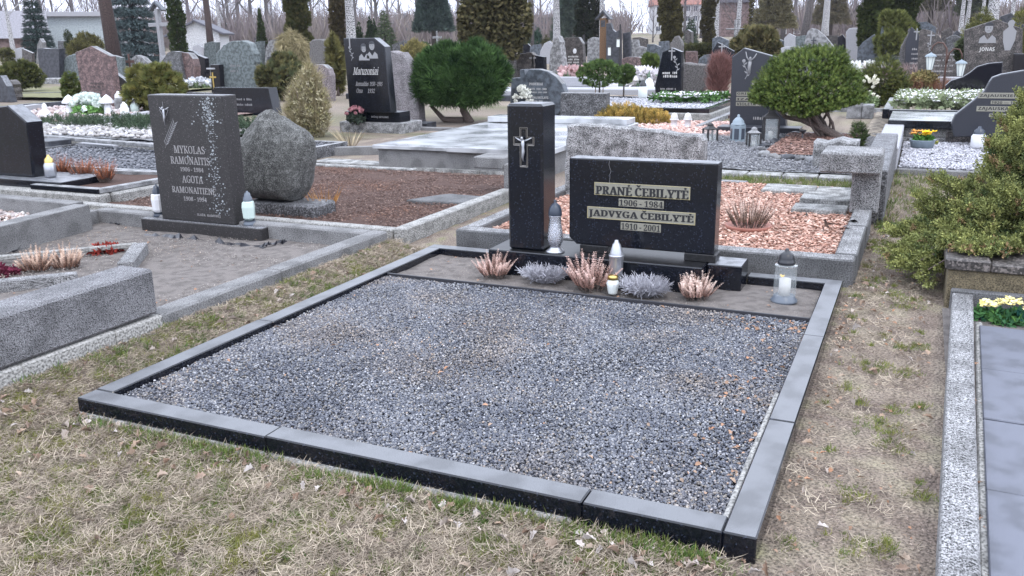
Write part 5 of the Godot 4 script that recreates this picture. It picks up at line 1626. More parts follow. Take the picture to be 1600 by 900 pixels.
	var bk := thing("polished_kerb", "black kerb with white flowers left of the grey green headstone's foot", "kerb", Vector3(-20.334, 0.023, -19.167))
	bar(bk, "kerb_stone", Vector3(-19.642, 0.15, -17.823), Vector3(-18.133, 0.15, -17.466), .25, -.2, .08, M.black)
	bouquet("heap of white flowers lying between the golden bush and the black pillar", Vector3(-22.788, 0.066, -21.648), 1.1, .35, 26, L2(.62, .63, .66), L2(.2, .26, .15))
	bush("squarish clipped bush with a brown side, before the grey rough slab", "shrub", "clipped_bush", Vector3(-16.082, -0.004, -17.997), 1.42, 1.35, 1900, "thuja", .15, L2(.075, .09, .045), L2(.22, .19, .08))
	bush("small green shrub between the grey green headstone and the squarish bush", "shrub", "shrub", Vector3(-18.328, 0.011, -19.708), .55, 1.05, 500, "thuja", .15, L2(.05, .09, .02), L2(.1, .15, .03))
	bush("weeping straw coloured shrub behind the squarish clipped bush", "shrub", "weeping_shrub", Vector3(-24.77, 0.157, -29.758), 1.75, 1.95, 1400, "twigs", .5, L2(.22, .19, .10), L2(.38, .32, .19), "", -1, -0.9)
	# tall dry bush and grass clump
	var db := thing("dry_bush", "tall narrow bush of pale dry leaves beside the big boulder", "shrub", Vector3(-9.241, -0.004, -10.09))
	stems(db, Vector3.ZERO, 9, .8, .35, .015, M.branch)
	crown(db, "foliage", [[Vector3(0, .5, 0), Vector3(.42, .55, .36)], [Vector3(.08, .85, 0), Vector3(.22, .45, .22)], [Vector3(-.15, .4, .1), Vector3(.3, .4, .3)]], 1500, "twigs", .22, L2(.30, .25, .14), L2(.48, .42, .29), 1.2, .2)
	crown(db, "leaves", [[Vector3(0, .5, 0), Vector3(.42, .6, .36)], [Vector3(.05, .85, 0), Vector3(.22, .4, .22)]], 1300, "leafy", .07, L2(.26, .24, .11), L2(.50, .45, .32), .6, .1)
	var tg := thing("dry_grass_clump", "sparse clump of dry stalks on the sand before the portrait headstone", "grass", Vector3(-7.751, -0.001, -9.12))
	var gm := MB.new()
	for q in 40:
		var a := R.randf() * TAU
		gm.tint = L2(.42, .35, .24) * R.randf_range(.6, 1.1)
		blade(gm, Vector3(cos(a), 0, sin(a)) * .08, Vector3(cos(a) * .9, 1, sin(a) * .9).normalized(), R.randf_range(.2, .42), .012, R.randf_range(-.5, .5))
	put("blades", gm.done(), M.tinted, tg)

func mid_centre() -> void:
	R.seed = 331
	# portrait stone
	var cb := thing("headstone_base", "pale rough granite footing under the portrait headstone's black plinth", "plinth", Vector3(-8.575, -0.005, -10.961))
	put("footing", box_mesh(Vector3(-.68, -.05, -.7), Vector3(.66, .19, 0), .015), M.granite, cb)
	put("plinth", two_box(Vector3(-.58, .191, -.45), Vector3(.56, .37, -.08), .008, M.black, M.black_top), null, cb)
	lettering(cb, "MŪSŲ MYLIMI", Vector3(.15, .28, -.079), .36, .05, "sans_bold", M.letter_dim)
	var ps := stone("portrait_headstone", "black headstone with etched portraits of a couple and a slanted corner", Vector3(-8.549, 0.36, -10.919), [-0.436, -0.008, -0.469, 1.277, 0.169, 1.278, 0.38, 1.126, 0.44, 0.008], .2, M.black, 0.0)
	var hh := 1.45
	portrait(ps, Vector3(-.05, .90, .002), .31, true)
	portrait(ps, Vector3(.12, .93, .002), .32, false)
	thin_cross(ps, Vector3(-.33, 1.12, .002), .24, M.engraving)
	rose(ps, Vector3(-.32, .9, .002), .22, M.engraving)
	lettering(ps, "Matuzoniai", Vector3(-.03, .72, .004), .52, .13, "serif", M.letter_pale, 0.25)
	lettering(ps, "Romualdas  1930 - 1995", Vector3(.02, .50, .004), .55, .075, "serif", M.letter_dim, 0.25)
	lettering(ps, "Ona      1932", Vector3(-.06, .38, .004), .38, .075, "serif", M.letter_dim, 0.25)
	stone("weathered_headstone", "weathered pale grey rough slab leaning by the portrait headstone", Vector3(-8.964, -0.003, -12.751), [-0.298, -0.007, -0.316, 0.657, -0.33, 1.369, -0.211, 1.392, 0.006, 1.366, 0.181, 1.148, 0.28, 0.845, 0.301, 0.416, 0.353, 0.008], .28, M.weathered, .02)
	var st2 := thing("black_step", "low black stone step at the foot of the weathered slab", "slab", Vector3(-8.232, -0.003, -12.003))
	put("step", box_mesh(Vector3(-.25, 0, -.3), Vector3(.25, .1, .05), .01), M.slate_dark, st2)
	put("kerb", box_mesh(Vector3(-.3, -.05, -.02), Vector3(1.0, .06, .12), .01), M.concrete, st2, Vector3(0, 0, .3))
	bouquet("small wreath of red and pink flowers with blue ribbon on the portrait headstone's footing", Vector3(-8.833, 0.2, -10.88), .36, .26, 16, L2(.38, .18, .20), L2(.06, .08, .06))
	var rb := thing("ribbon_vase", "dark vase with drooping blue ribbons before the portrait headstone", "vase", Vector3(-8.912, -0.005, -11.096))
	lathe_part("vase", [V(0, 0), V(.05, 0), V(.07, .1), V(.05, .2), V(.06, .24)], M.navy_plastic, rb, 10)
	var rm := MB.new()
	for q in 7:
		var a := TAU * q / 7
		rm.leaf(Vector3(0, .24, 0), Vector3(cos(a), R.randf_range(-.5, .7), sin(a)).normalized(), Vector3(0, 1, 0), .22, .02)
	put("ribbons", rm.done(), M.granite_blue, rb)
	# umbrella shrub
	var us := thing("umbrella_pine", "broad dark green pine shrub with a flat top on curved twin trunks", "shrub", Vector3(-7.819, -0.004, -13.198))
	for d in [[[Vector3(.1, 0, 0), Vector3(-.05, .25, 0), Vector3(.02, .45, .1), Vector3(.3, .75, 0)], .09], [[Vector3(-.05, .05, 0), Vector3(-.5, .06, 0), Vector3(-.75, .3, 0), Vector3(-.55, .7, 0)], .07], [[Vector3(-.02, .25, 0), Vector3(-.2, .45, .1), Vector3(-.5, .8, .1)], .045], [[Vector3(.0, .35, 0), Vector3(.5, .55, -.1), Vector3(.7, .85, 0)], .045]]:
		var mb := MB.new(true)
		var rr := []
		for q in d[0].size(): rr.append(d[1] * (1.0 - .18 * q))
		mb.tube(d[0], rr, 7)
		put("trunk", mb.done(), M.branch, us)
	crown(us, "crown", [[Vector3(-.1, .92, 0), Vector3(.88, .48, .75)], [Vector3(-.55, 1.06, .1), Vector3(.46, .42, .5)], [Vector3(.42, 1.1, .1), Vector3(.46, .42, .5)], [Vector3(0, 1.2, .1), Vector3(.55, .32, .5)], [Vector3(-.7, .80, .2), Vector3(.36, .34, .4)], [Vector3(.58, .80, .2), Vector3(.34, .34, .4)], [Vector3(-.1, .78, .5), Vector3(.55, .34, .35)], [Vector3(-.95, 1.0, 0), Vector3(.16, .2, .2)], [Vector3(.8, 1.02, 0), Vector3(.18, .22, .2)], [Vector3(-.3, 1.42, .1), Vector3(.22, .16, .2)], [Vector3(.3, 1.45, 0), Vector3(.2, .15, .2)], [Vector3(-.45, .6, .3), Vector3(.2, .16, .2)], [Vector3(.3, .56, .3), Vector3(.25, .16, .2)]], 4600, "pine", .19, L2(.018, .042, .016), L2(.10, .18, .055), 1.5, .6)
	# white marble ledger
	var wl := thing("marble_ledger", "large white marble ledger slab on a concrete base behind the cross pillar", "ledger stone", Vector3(-5.0, 0, -8.6))
	wbox("base", wl, Vector3(-5.95, -.05, -10.6), Vector3(-3.6, .25, -7.13), M.concrete, .01)
	wbox("slab", wl, Vector3(-6.0, .251, -10.7), Vector3(-4.9, .30, -7.08), M.white_marble, .006)
	wbox("slab", wl, Vector3(-4.897, .251, -10.7), Vector3(-3.55, .315, -7.03), M.white_marble, .006)
	wbox("head_slab", wl, Vector3(-5.9, .3165, -10.68), Vector3(-3.6, .40, -10.25), M.white_marble, .006)
	var kb := thing("concrete_kerb", "long low concrete kerb meeting the white marble ledger's corner", "kerb", Vector3(-7.499, -0.004, -8.618))
	bar(kb, "kerb_stone", Vector3(-7.594, 0.06, -7.963), Vector3(-6.776, 0.1, -8.425), .12, -.15, .03, M.concrete)
	bar(kb, "kerb_stone", Vector3(-8.626, 0.06, -8.23), Vector3(-7.594, 0.06, -7.963), .12, -.15, .02, M.concrete)
	# disc stone and slab
	var ds := stone("disc_headstone", "blue grey disc-shaped headstone with a notched shoulder behind the cross pillar", Vector3(-6.779, -0.002, -14.321), [-0.464, -0.259, -0.519, -0.063, -0.585, 0.326, -0.547, 0.815, -0.36, 0.828, -0.358, 0.98, -0.259, 0.993, -0.232, 0.892, -0.16, 0.992, 0.065, 0.992, 0.273, 0.942, 0.438, 0.842, 0.562, 0.705, 0.63, 0.518, 0.603, 0.342, 0.52, 0.164, 0.395, 0.008], .22, M.granite_blue)
	for d in [["PODERIAI", .0, .70, .30, .05], ["STASYS   1922 - 2003", .02, .60, .42, .04], ["STEFANIJA  1928 - 1998", .02, .53, .44, .04], ["IRENA DECLAVE", .06, .43, .42, .045], ["1944 - 2020", .04, .365, .2, .03]]:
		lettering(ds, d[0], Vector3(d[1], d[2], .002), d[3], d[4], "serif_bold", M.letter_pale)
	var sl := stone("plain_slab", "plain grey rectangular slab standing between the disc and the yellow bush", Vector3(-5.456, -0.002, -13.506), [-0.497, -0.011, -0.47, 0.58, 0.452, 0.577, 0.46, 0.011], .2, M.granite_mid)
	var pb := thing("headstone_base", "grey plinth under the disc-shaped headstone", "plinth", Vector3(-6.196, -0.003, -13.319))
	put("plinth", box_mesh(Vector3(-.7, -.05, -.4), Vector3(.52, .1, .1), .01), M.granite_mid, pb)
	bouquet("white chrysanthemum bouquet over the cross pillar's top, before the disc stone", Vector3(-7.059, -0.004, -14.274), .42, .68, 60, L2(.82, .82, .76), L2(.05, .11, .05))
	var yb := thing("golden_shrub", "low mound of golden yellow creeping shrub before the white gravel plot", "shrub", Vector3(-4.489, -0.004, -13.647))
	crown(yb, "foliage", [[Vector3(-.2, .14, 0), Vector3(.5, .26, .4)], [Vector3(.3, .10, .05), Vector3(.42, .22, .36)], [Vector3(-.45, .08, .1), Vector3(.3, .22, .3)]], 1700, "juniper", .11, L2(.22, .18, .05), L2(.75, .50, .15), .8, .5)
	# white gravel plot with the black stone
	var gk := kerb("black kerb on pale concrete round the white gravel plot with two ball trees", -6.9, -3.30, -18.0, -14.55, .14, .16, .24, M.black, M.black, {"F": [-5.0], "R": [-16.2]}, "FBLR")
	wbox("footing", gk, Vector3(-6.95, -.1, -18.05), Vector3(-3.26, .158, -14.5), M.concrete_light, .02)
	bed("white_gravel_bed", -6.76, -3.44, -17.9, -14.7, .2, .01, M.white_gravel)
	pebbles("white_gravel", -6.7, -3.45, -17.8, -14.72, .21, 4200, .02, [L2(.40, .40, .44), L2(.30, .30, .33), L2(.48, .48, .52)], .2, 74)
	var f7 := stone("black_headstone", "tall black headstone with a long-stemmed cross and lily carving, by the rough brown block", Vector3(-5.866, -0.006, -21.25), [-0.318, -0.004, -0.362, 0.301, -0.179, 1.202, 0.078, 1.298, 0.34, 1.197, 0.367, 0.004], .25, M.black)
	thin_cross(f7, Vector3(.08, .98, .002), .34, M.engraving)
	rose(f7, Vector3(.2, .66, .002), .4, M.engraving)
	strokes(f7, Vector3(.05, .66, .003), .44, 2, .09, .07, M.letter_pale)
	strokes(f7, Vector3(.03, .24, .003), .5, 2, .17, .045, M.letter_dim)
	stone("rough_headstone", "broad rough brown grey block beside the tall black headstone", Vector3(-5.329, -0.005, -22.153), [-0.375, -0.004, -0.392, 0.909, -0.178, 0.891, 0.035, 0.857, 0.298, 0.855, 0.346, 0.551, 0.288, 0.278, 0.142, 0.001], .5, M.granite_rough, .03)
	flower_bed("bed of white pansies at the foot of the rough brown block", -4.95, -3.55, -17.5, -16.2, .22, 150, L2(.8, .8, .8), L2(.10, .2, .06), .085)
	for d in [[Vector3(-6.279, 0, -16.797), .84, .80, .29, "larger ball-headed little tree propped by stakes on the white gravel"], [Vector3(-6.629, 0, -19.74), .46, .66, .22, "smaller ball-headed little tree on the white gravel"]]:
		var bt := thing("ball_tree", d[4], "tree", d[0])
		var mb := MB.new(true)
		mb.tube([Vector3.ZERO, Vector3(.01, d[2], 0)], [.022, .018], 6)
		put("trunk", mb.done(), M.bark, bt)
		crown(bt, "crown", [[Vector3(0, d[2], 0), Vector3(d[1] * .62, d[3], d[1] * .55)], [Vector3(.06, d[2] + .08, 0), Vector3(d[1] * .5, d[3] * .8, d[1] * .5)]], 900, "thuja", .09, L2(.05, .09, .03), L2(.14, .20, .06), .5, .7)
		if d[1] > .6:
			for x in [-.09, .09]:
				put("stake", box_mesh(Vector3(x - .008, 0, -.008), Vector3(x + .008, .55, .008), .002), M.wood, bt)
	lidded("small lantern with a dark collar and candle, on the kerb below the tall black headstone", Vector3(-5.56, 0.2, -17.808), .42, .11, M.milk_glass, M.black_plastic, 0)
	# pink gravel plot with two bullet lanterns
	bed("pink_gravel_bed", -4.3, -2.3, -14.2, -11.9, .03, .02, M.pink_gravel)
	pebbles("pink_gravel", -4.3, -2.35, -14.2, -12, .04, 1600, .03, [L2(.55, .36, .31), L2(.62, .45, .4), L2(.42, .26, .22)], .2, 75)
	var pk := thing("pale_kerb", "thin rusty kerb behind the pink gravel", "kerb", Vector3(-3.529, -0.006, -15.168))
	bar(pk, "kerb_stone", Vector3(-4.355, 0, -15.354), Vector3(-3.01, -0.003, -15.408), .06, -.05, .06, M.granite_pink)
	bar(pk, "kerb_stone", Vector3(-3.654, -0.001, -16.339), Vector3(-3.65, -0.006, -18.836), .12, -.05, .14, M.granite_pale)
	bar(pk, "kerb_stone", Vector3(-4.319, -0.006, -13.575), Vector3(-4.222, -0.002, -15.252), .1, -.05, .1, M.concrete_dark)
	lidded("white bullet-topped lantern nearer the yellow bush, on the pink gravel", Vector3(-3.557, -0.005, -12.911), .30, .075, M.white, M.wax, 2, "white bullet-topped lanterns")
	lidded("white bullet-topped lantern nearer the dark name headstone, on the pink gravel", Vector3(-3.327, -0.003, -12.947), .30, .075, M.white, M.wax, 2, "white bullet-topped lanterns")
	# red-brown bush
	var rbh := thing("red_stemmed_bush", "upright bush of bare red brown twigs beside the dark name headstone", "shrub", Vector3(-4.546, -0.003, -21.429))
	crown(rbh, "twigs", [[Vector3(0, .55, 0), Vector3(.33, .6, .3)], [Vector3(-.08, .8, 0), Vector3(.22, .4, .2)], [Vector3(.12, .75, 0), Vector3(.22, .4, .2)]], 1500, "twigs", .3, L2(.16, .075, .07), L2(.34, .19, .17), 1.6, .1, .35)

func mid_right() -> void:
	R.seed = 361
	# dark name headstone
	var rs := stone("dark_headstone", "tall dark grey headstone with a risen figure carving, partly behind the umbrella topiary", Vector3(-2.193, -0.001, -13.122), [-0.446, -0.001, -0.455, 1.226, -0.27, 1.371, 0.379, 1.189, 0.508, 0.024], .22, M.charcoal)
	for d in [["RUSANOVAI", .14, .775, .48], ["GRIGORIJUS", -.02, .615, .66], ["IZABELĖ", -.02, .53, .66], ["VIOLETA  1950", -.02, .445, .66]]:
		var w: float = d[3]
		var np := put("name_plate", box_mesh(Vector3(-w / 2, -.033, 0), Vector3(w / 2, .033, .004), .001), M.plate, rs, Vector3(d[1], d[2], .001))
		lettering(np, d[0], Vector3(-w * .08 if w > .5 else 0.0, 0, .0045), w * .8, .047, "sans_bold", M.letter_black)
	var fg := MB.new(true)
	var fc := Vector3(-.15, .95, .004)
	fg.tube([fc, fc + Vector3(-.01, .1, 0), fc + Vector3(.0, .2, 0)], [.018, .028, .03], 6)
	fg.tube([fc + Vector3(0, .2, 0), fc + Vector3(.07, .27, 0), fc + Vector3(.1, .33, 0)], [.016, .012, .008], 5)
	fg.tube([fc + Vector3(0, .2, 0), fc + Vector3(-.06, .27, 0), fc + Vector3(-.08, .36, 0)], [.016, .012, .008], 5)
	fg.ball(fc + Vector3(0, .25, .002), Vector3(.022, .028, .015), 8, 6)
	put("risen_figure", fg.done(), M.engraving, rs)
	rose(rs, Vector3(-.22, .86, .003), .3, M.engraving)
	strokes(rs, Vector3(.1, .21, .003), .3, 1, .1, .05, M.letter_dim)
	var rp := thing("headstone_base", "dark plinth under the dark name headstone", "plinth", Vector3(-2.089, -0.001, -12.496))
	put("plinth", box_mesh(Vector3(-.62, -.05, -.35), Vector3(.7, .12, .06), .008), M.charcoal, rp)
	# gravel plot with lanterns
	bed("grey_gravel_bed", -3.1, -.1, -12.9, -8.25, .02, .015, M.grey_gravel)
	pebbles("grey_gravel", -3.0, -.3, -12.6, -8.3, .03, 9000, .012, [L2(.16, .16, .175), L2(.22, .22, .235), L2(.28, .275, .285), L2(.12, .12, .135)], .2, 76)
	var kx := kerb("thin pale kerb round the pink plot behind the grey gravel", -3.2, -.15, -17.5, -13.0, .1, -.05, .08, M.granite_pale, M.granite_pale, {}, "BL")
	frame_lantern("black angular lantern with slanted glass sides, by the granite slab's end", Vector3(-2.544, -0.004, -11.138), .17, .30, M.iron, M.iron, .7)
	var lb := thing("grave_lantern", "ornate blue grey metal lantern with a domed lid before the dark name headstone", "grave lantern", Vector3(-2.15, -0.005, -11.258))
	lathe_part("base", [V(0, 0), V(.13, 0), V(.13, .02), V(.115, .03)], M.zinc, lb, 6, false)
	lathe_part("body", [V(.115, .03), V(.115, .26), V(.1, .28)], M.zinc, lb, 6, false)
	for i in 6:
		var a := TAU * (i + .5) / 6
		var pn := put("window", box_mesh(Vector3(-.035, .06, -.003), Vector3(.035, .22, .003), .002), M.pane, lb, Vector3(cos(a), 0, sin(a)) * .102)
		pn.rotation.y = PI / 2 - a
	lathe_part("lid", [V(.11, .28), V(.09, .30), V(.085, .33), V(.05, .37), V(.02, .39), V(.02, .42), V(0, .43)], M.zinc, lb, 12)
	frame_lantern("squat dark lantern with a white hipped top, in front of the ornate one", Vector3(-1.806, -0.001, -10.641), .17, .30, M.iron, M.granite_pale, .4)
	frame_lantern("large black framed glass lantern at the foot of the umbrella topiary", Vector3(-1.705, 0, -11.525), .23, .52, M.iron, M.iron, .25)
	# bark bed with stones
	bed("bark_bed", -1.55, -.45, -12.4, -9.75, .04, .02, M.soil_red)
	pebbles("bark_mulch", -1.5, -.45, -12.3, -9.8, .06, 2600, .045, [L2(.17, .09, .07), L2(.25, .14, .11), L2(.13, .07, .055), L2(.32, .2, .16)], .1, 77, "chip", .5)
	var names := ["pale grey border stone at the tip of the bark bed", "flat pale border stone next to the bark bed's tip", "long grey border stone at the bark bed's near edge", "round grey border stone on the bark bed's near edge", "dark flat border stone near the granite block", "grey border stone touching the granite block", "dark border stone behind the squat lantern", "bluish border stone below the large framed lantern", "dark border stone beside the large framed lantern", "slate border stone before the little lamp"]
	var spots := [Vector3(-1.635, -0.001, -10.149), Vector3(-1.49, -0.001, -9.615), Vector3(-1.329, -0.005, -9.423), Vector3(-1.149, -0.005, -9.349), Vector3(-0.995, -0.003, -9.318), Vector3(-0.824, -0.004, -9.192), Vector3(-1.629, 0, -10.607), Vector3(-1.584, -0.004, -11.155), Vector3(-1.523, -0.004, -11.793), Vector3(-1.432, -0.001, -12.277)]
	for i in 10:
		var rk := put("border_stone", rock_mesh(Vector3(.085 + .03 * (i % 3), .045 + .012 * (i % 2), .06), .3, .08, 500 + i, 2), [M.granite_mid, M.granite_pale, M.concrete, M.slate_dark][i % 4 if i < 6 else 3], null, spots[i] + Vector3(0, .04, 0), i * 1.1)
		tag(rk, names[i], "stone", "border stones of the bark bed")
	var sl := thing("solar_lamp", "little black mushroom-shaped garden lamp on the bark bed", "garden lamp", Vector3(-1.224, -0.005, -11.44))
	lathe_part("stem", [V(.012, 0), V(.012, .17), V(0, .17)], M.black_plastic, sl, 8)
	lathe_part("head", [V(.012, .15), V(.05, .18), V(.055, .2), V(0, .21)], M.black_plastic, sl, 12)
	# topiary
	var tp := thing("umbrella_topiary", "big dome-clipped yew with many bare twisted stems, over the bark bed", "shrub", Vector3(-1.05, .04, -11.9))
	R.seed = 362
	for i in 17:
		var a := R.randf() * TAU
		var e := Vector3(cos(a) * R.randf_range(.15, .6) - .18, R.randf_range(.5, .72), sin(a) * R.randf_range(.1, .45))
		var b := Vector3(.12 + R.randf_range(-.14, .14), 0, R.randf_range(-.1, .1))
		var path := []
		var rad := []
		var r0 := R.randf_range(.014, .04)
		for k in 7:
			var t := k / 6.0
			path.append(b.lerp(e, t) + Vector3(sin(t * 6 + i) * .05, 0, cos(t * 5 + i) * .05) * t * (1 - t) * 4)
			rad.append(r0 * (1 - .7 * t))
		var mb := MB.new(true)
		mb.tube(path, rad, 6)
		put("stem", mb.done(), M.branch, tp)
	var lean := MB.new(true)
	lean.tube([Vector3(.35, 0, .1), Vector3(.1, .14, .1), Vector3(-.25, .27, .05), Vector3(-.5, .3, 0), Vector3(-.72, .5, 0)], [.07, .06, .045, .035, .02], 7)
	put("stem", lean.done(), M.branch, tp)
	crown(tp, "crown", [[Vector3(-.2, .66, 0), Vector3(.84, .70, .66)], [Vector3(-.55, .66, .1), Vector3(.42, .44, .42)], [Vector3(.16, .62, .1), Vector3(.46, .50, .42)], [Vector3(-.2, .88, .1), Vector3(.62, .49, .5)], [Vector3(-.05, .55, .35), Vector3(.55, .36, .3)], [Vector3(-.85, .58, .2), Vector3(.22, .24, .25)], [Vector3(.5, .52, .2), Vector3(.2, .26, .25)], [Vector3(.05, 1.18, .1), Vector3(.32, .2, .3)], [Vector3(-.5, 1.08, .15), Vector3(.28, .2, .3)]], 8200, "yew", .10, L2(.042, .075, .016), L2(.18, .225, .055), .4, .80, .55, Vector3(.42, .34, .27))
	for i in 2: pass
	var gb := thing("granite_block", "rough white flecked granite block with a chipped top edge beside the bark bed", "stone block", Vector3(-0.535, -0.003, -8.685))
	put("block", prism_mesh(jagged(v2([-.24, 0, .24, 0, .25, .33, .05, .36, -.12, .31, -.25, .33]), .06, .006, 3), .46, .02), M.granite, gb, Vector3(0, 0, -.23))
	bush("small dark round bush between the granite block and the pale beam", "shrub", "clipped_bush", Vector3(-0.399, -0.005, -10.942), .28, .42, 420, "yew", .07, L2(.035, .055, .02), L2(.08, .11, .035))
	var pl := thing("stone_pile", "few white and grey stones under the small dark round bush", "stones", Vector3(-0.375, -0.005, -10.561))
	for i in 5:
		put("stone", rock_mesh(Vector3(.06, .04, .05), .3, .1, 540 + i, 1, false), M.white_stone if i % 2 else M.concrete, pl, Vector3(-.14 + i * .07, .03, R.randf_range(-.04, .08)))
	# pale pavers in front
	for i in 4:
		var t := put("paver", box_mesh(Vector3(-.19, -.04, -.13), Vector3(.19, .03, .13), .008), M.paver, null, Vector3(-1.62 + i * .395, 0.0, -7.98), .05 * (i - 1.5) * .4)
		tag(t, ["pale paver nearest the wide headstone in the row before the grey gravel", "second pale paver of the row before the grey gravel", "third pale paver of the row before the grey gravel", "pale paver against the corner post's cap, before the grey gravel"][i], "paver", "pavers before the grey gravel plot")
	var xf := []
	var cols := []
	for i in 900:
		var p := Vector3(R.randf_range(-1.9, -.15), 0, R.randf_range(-7.7, -6.75))
		if R.randf() < .35: p = Vector3(R.randf_range(.08, .75), 0, R.randf_range(-8.5, -5.2))
		xf.append(lay(p, R.randf_range(.03, .085), .25))
		var c := L2(.09, .15, .04).lerp(L2(.24, .24, .1), R.randf()) * R.randf_range(.7, 1.2)
		cols.append(L2(c.r, c.g, c.b))
	scatter("grass", S.tuft, M.leafy, xf, cols)
	# white gravel plot of the wave-edged headstone
	bed("white_gravel_bed", .18, 3.2, -11.5, -8.65, .06, .012, M.white_gravel)
	pebbles("white_gravel", .18, 2.3, -11.4, -8.66, .075, 9000, .015, [L2(.32, .315, .34), L2(.40, .39, .42), L2(.22, .215, .235), L2(.47, .47, .51)], .2, 78)
	var fe := thing("granite_edging", "grey granite edging along the near side of the white gravel", "edging", Vector3(1.6, 0, -8.6))
	wbox("edge", fe, Vector3(.16, -.1, -8.66), Vector3(3.2, .06, -8.58), M.concrete, .01)
	var bx := thing("flower_trough", "oval zinc tub of yellow and orange pansies on the white gravel", "flower tub", Vector3(0.414, 0.06, -10.619))
	lathe_part("tub", [V(0, 0), V(.13, 0), V(.16, .12), V(.165, .13), V(.15, .12)], M.zinc, bx, 18)
	crown(bx, "leaves", [[Vector3(0, .15, 0), Vector3(.13, .05, .1)]], 70, "leafy", .09, L2(.06, .16, .03), L2(.1, .22, .05), .8, .3)
	var fl := MB.new()
	for i in 26:
		var c := Vector3(R.randf_range(-.14, .14), R.randf_range(.17, .23), R.randf_range(-.1, .1))
		for k in 5:
			var a := TAU * k / 5 + i
			fl.tint = (L2(.85, .55, .03) if c.x > -.02 else L2(.6, .3, .08)) * R.randf_range(.85, 1.1)
			fl.leaf(c, Vector3(cos(a), .6, sin(a) + .4).normalized(), Vector3(-sin(a), 0, cos(a)), .045, .02)
	put("blossom", fl.done(), M.tinted, bx)
	var yp := thing("primula", "tiny yellow flower growing beside the zinc tub", "flowers", Vector3(0.566, 0.06, -11.127))
	crown(yp, "leaves", [[Vector3(0, .04, 0), Vector3(.05, .04, .05)]], 14, "leafy", .06, L2(.45, .42, .1), L2(.1, .2, .05), .8, .2)
	# black topped ledger and flower bed behind it
	var lg := thing("black_ledger", "white streaked stone ledger with a thick black edge behind the zinc tub", "ledger stone", Vector3(.75, 0, -11.9))
	wbox("footing", lg, Vector3(-.02, -.05, -13.2), Vector3(1.5, .12, -11.55), M.granite, .012)
	wbox("base", lg, Vector3(.0, .121, -13.2), Vector3(1.5, .25, -11.62), M.concrete_light, .01)
	w2box("slab", lg, Vector3(-.06, .251, -13.2), Vector3(1.5, .36, -11.5), .008, M.black, M.white_marble)
	var wb := thing("polished_kerb", "black kerb of the raised bed of white pansies", "kerb", Vector3(.7, 0, -14.5))
	w2box("kerb_stone", wb, Vector3(-.12, .2, -13.6), Vector3(1.5, .36, -13.45), .01, M.black, M.granite_pale)
	w2box("kerb_stone", wb, Vector3(-.22, .2, -16.6), Vector3(-.06, .36, -13.61), .01, M.black, M.granite_pale)
	flower_bed("raised bed thick with white pansies behind the black edged ledger", -.02, 1.45, -16.4, -13.7, .36, 560, L2(.78, .78, .77), L2(.24, .28, .16), .085)
	# wave edged headstones
	var zb := thing("headstone_base", "brown granite base under the wave-edged dark headstone", "plinth", Vector3(1.6, 0, -11.75))
	wbox("base", zb, Vector3(.72, .03, -11.9), Vector3(3.0, .2, -11.52), M.granite_brown, .01)
	var zs := stone("wave_headstone", "dark grey headstone with a wave-shaped edge and pale name plates", Vector3(1.34, 0.2, -11.099), [-0.541, -0.016, -0.591, 0.157, -0.55, 0.287, -0.452, 0.383, -0.354, 0.477, -0.272, 0.563, -0.232, 0.613, -0.191, 0.722, -0.161, 0.78, -0.06, 0.822, 0.193, 0.871, 0.763, 0.902, 0.882, 0.026], .2, M.charcoal)
	for d in [["ZAJAUSKIENĖ JULIJA", -.02, .545, .80, .075], ["1920 — 1991", -.09, .455, .36, .045], ["ZAJAUSKAS MYKOLAS", -.03, .37, .82, .07], ["1920 — 1987", -.1, .285, .36, .045]]:
		var w: float = d[3]
		var np := put("name_plate", box_mesh(Vector3(0, -d[4] / 2, 0), Vector3(w, d[4] / 2, .004), .001), M.plate, zs, Vector3(-.305 + (.0 if w > .5 else .16), d[2], .001))
		lettering(np, d[0], Vector3(w / 2, 0, .0045), w * .95, d[4] * .72, "sans_bold", M.letter_black)
	crucifix(zs, Vector3(.31, .69, .004), .26, null, M.engraving)
	put("mound", prism_mesh(v2([-.12, 0, .14, 0, .1, .05, 0, .07, -.08, .04]), .008, .002), M.engraving_dim, zs, Vector3(.31, .64, .004))
	stone("black_wave_headstone", "jet black headstone with a curling top behind the wave-edged one", Vector3(0.982, -0.005, -16.848), [-0.022, 0, -0.196, 0.363, -0.23, 0.581, -0.14, 0.678, 0.061, 0.751, 0.173, 0.834, 0.28, 0.94, 0.467, 0.999, 0.699, 1.021, 0.766, 0.015], .2, M.jet)
	var jl := lidded("white lantern with a dark lid, half hidden by the juniper", Vector3(1.084, 0.08, -10.721), .29, .09, M.white, M.navy_plastic, 0)
	# hook lamp
	var hl := thing("hook_lamp", "rust brown double shepherd hook post holding two hanging lanterns", "lamp post", Vector3(0.792, -0.003, -20.32))
	var hm := MB.new(true)
	hm.tube([Vector3(0, 0, 0), Vector3(0, 1.0, 0), Vector3(-.02, 1.22, 0), Vector3(-.1, 1.34, 0), Vector3(-.22, 1.36, 0), Vector3(-.31, 1.28, 0), Vector3(-.33, 1.16, 0)], [.022, .022, .02, .018, .018, .016, .014], 7)
	hm.tube([Vector3(0.005, .9, .01), Vector3(.04, 1.12, .01), Vector3(.13, 1.22, .01), Vector3(.24, 1.2, .01), Vector3(.3, 1.1, .01), Vector3(.31, 1.0, .01)], [.02, .018, .017, .016, .015, .013], 7)
	put("post", hm.done(), M.rust, hl)
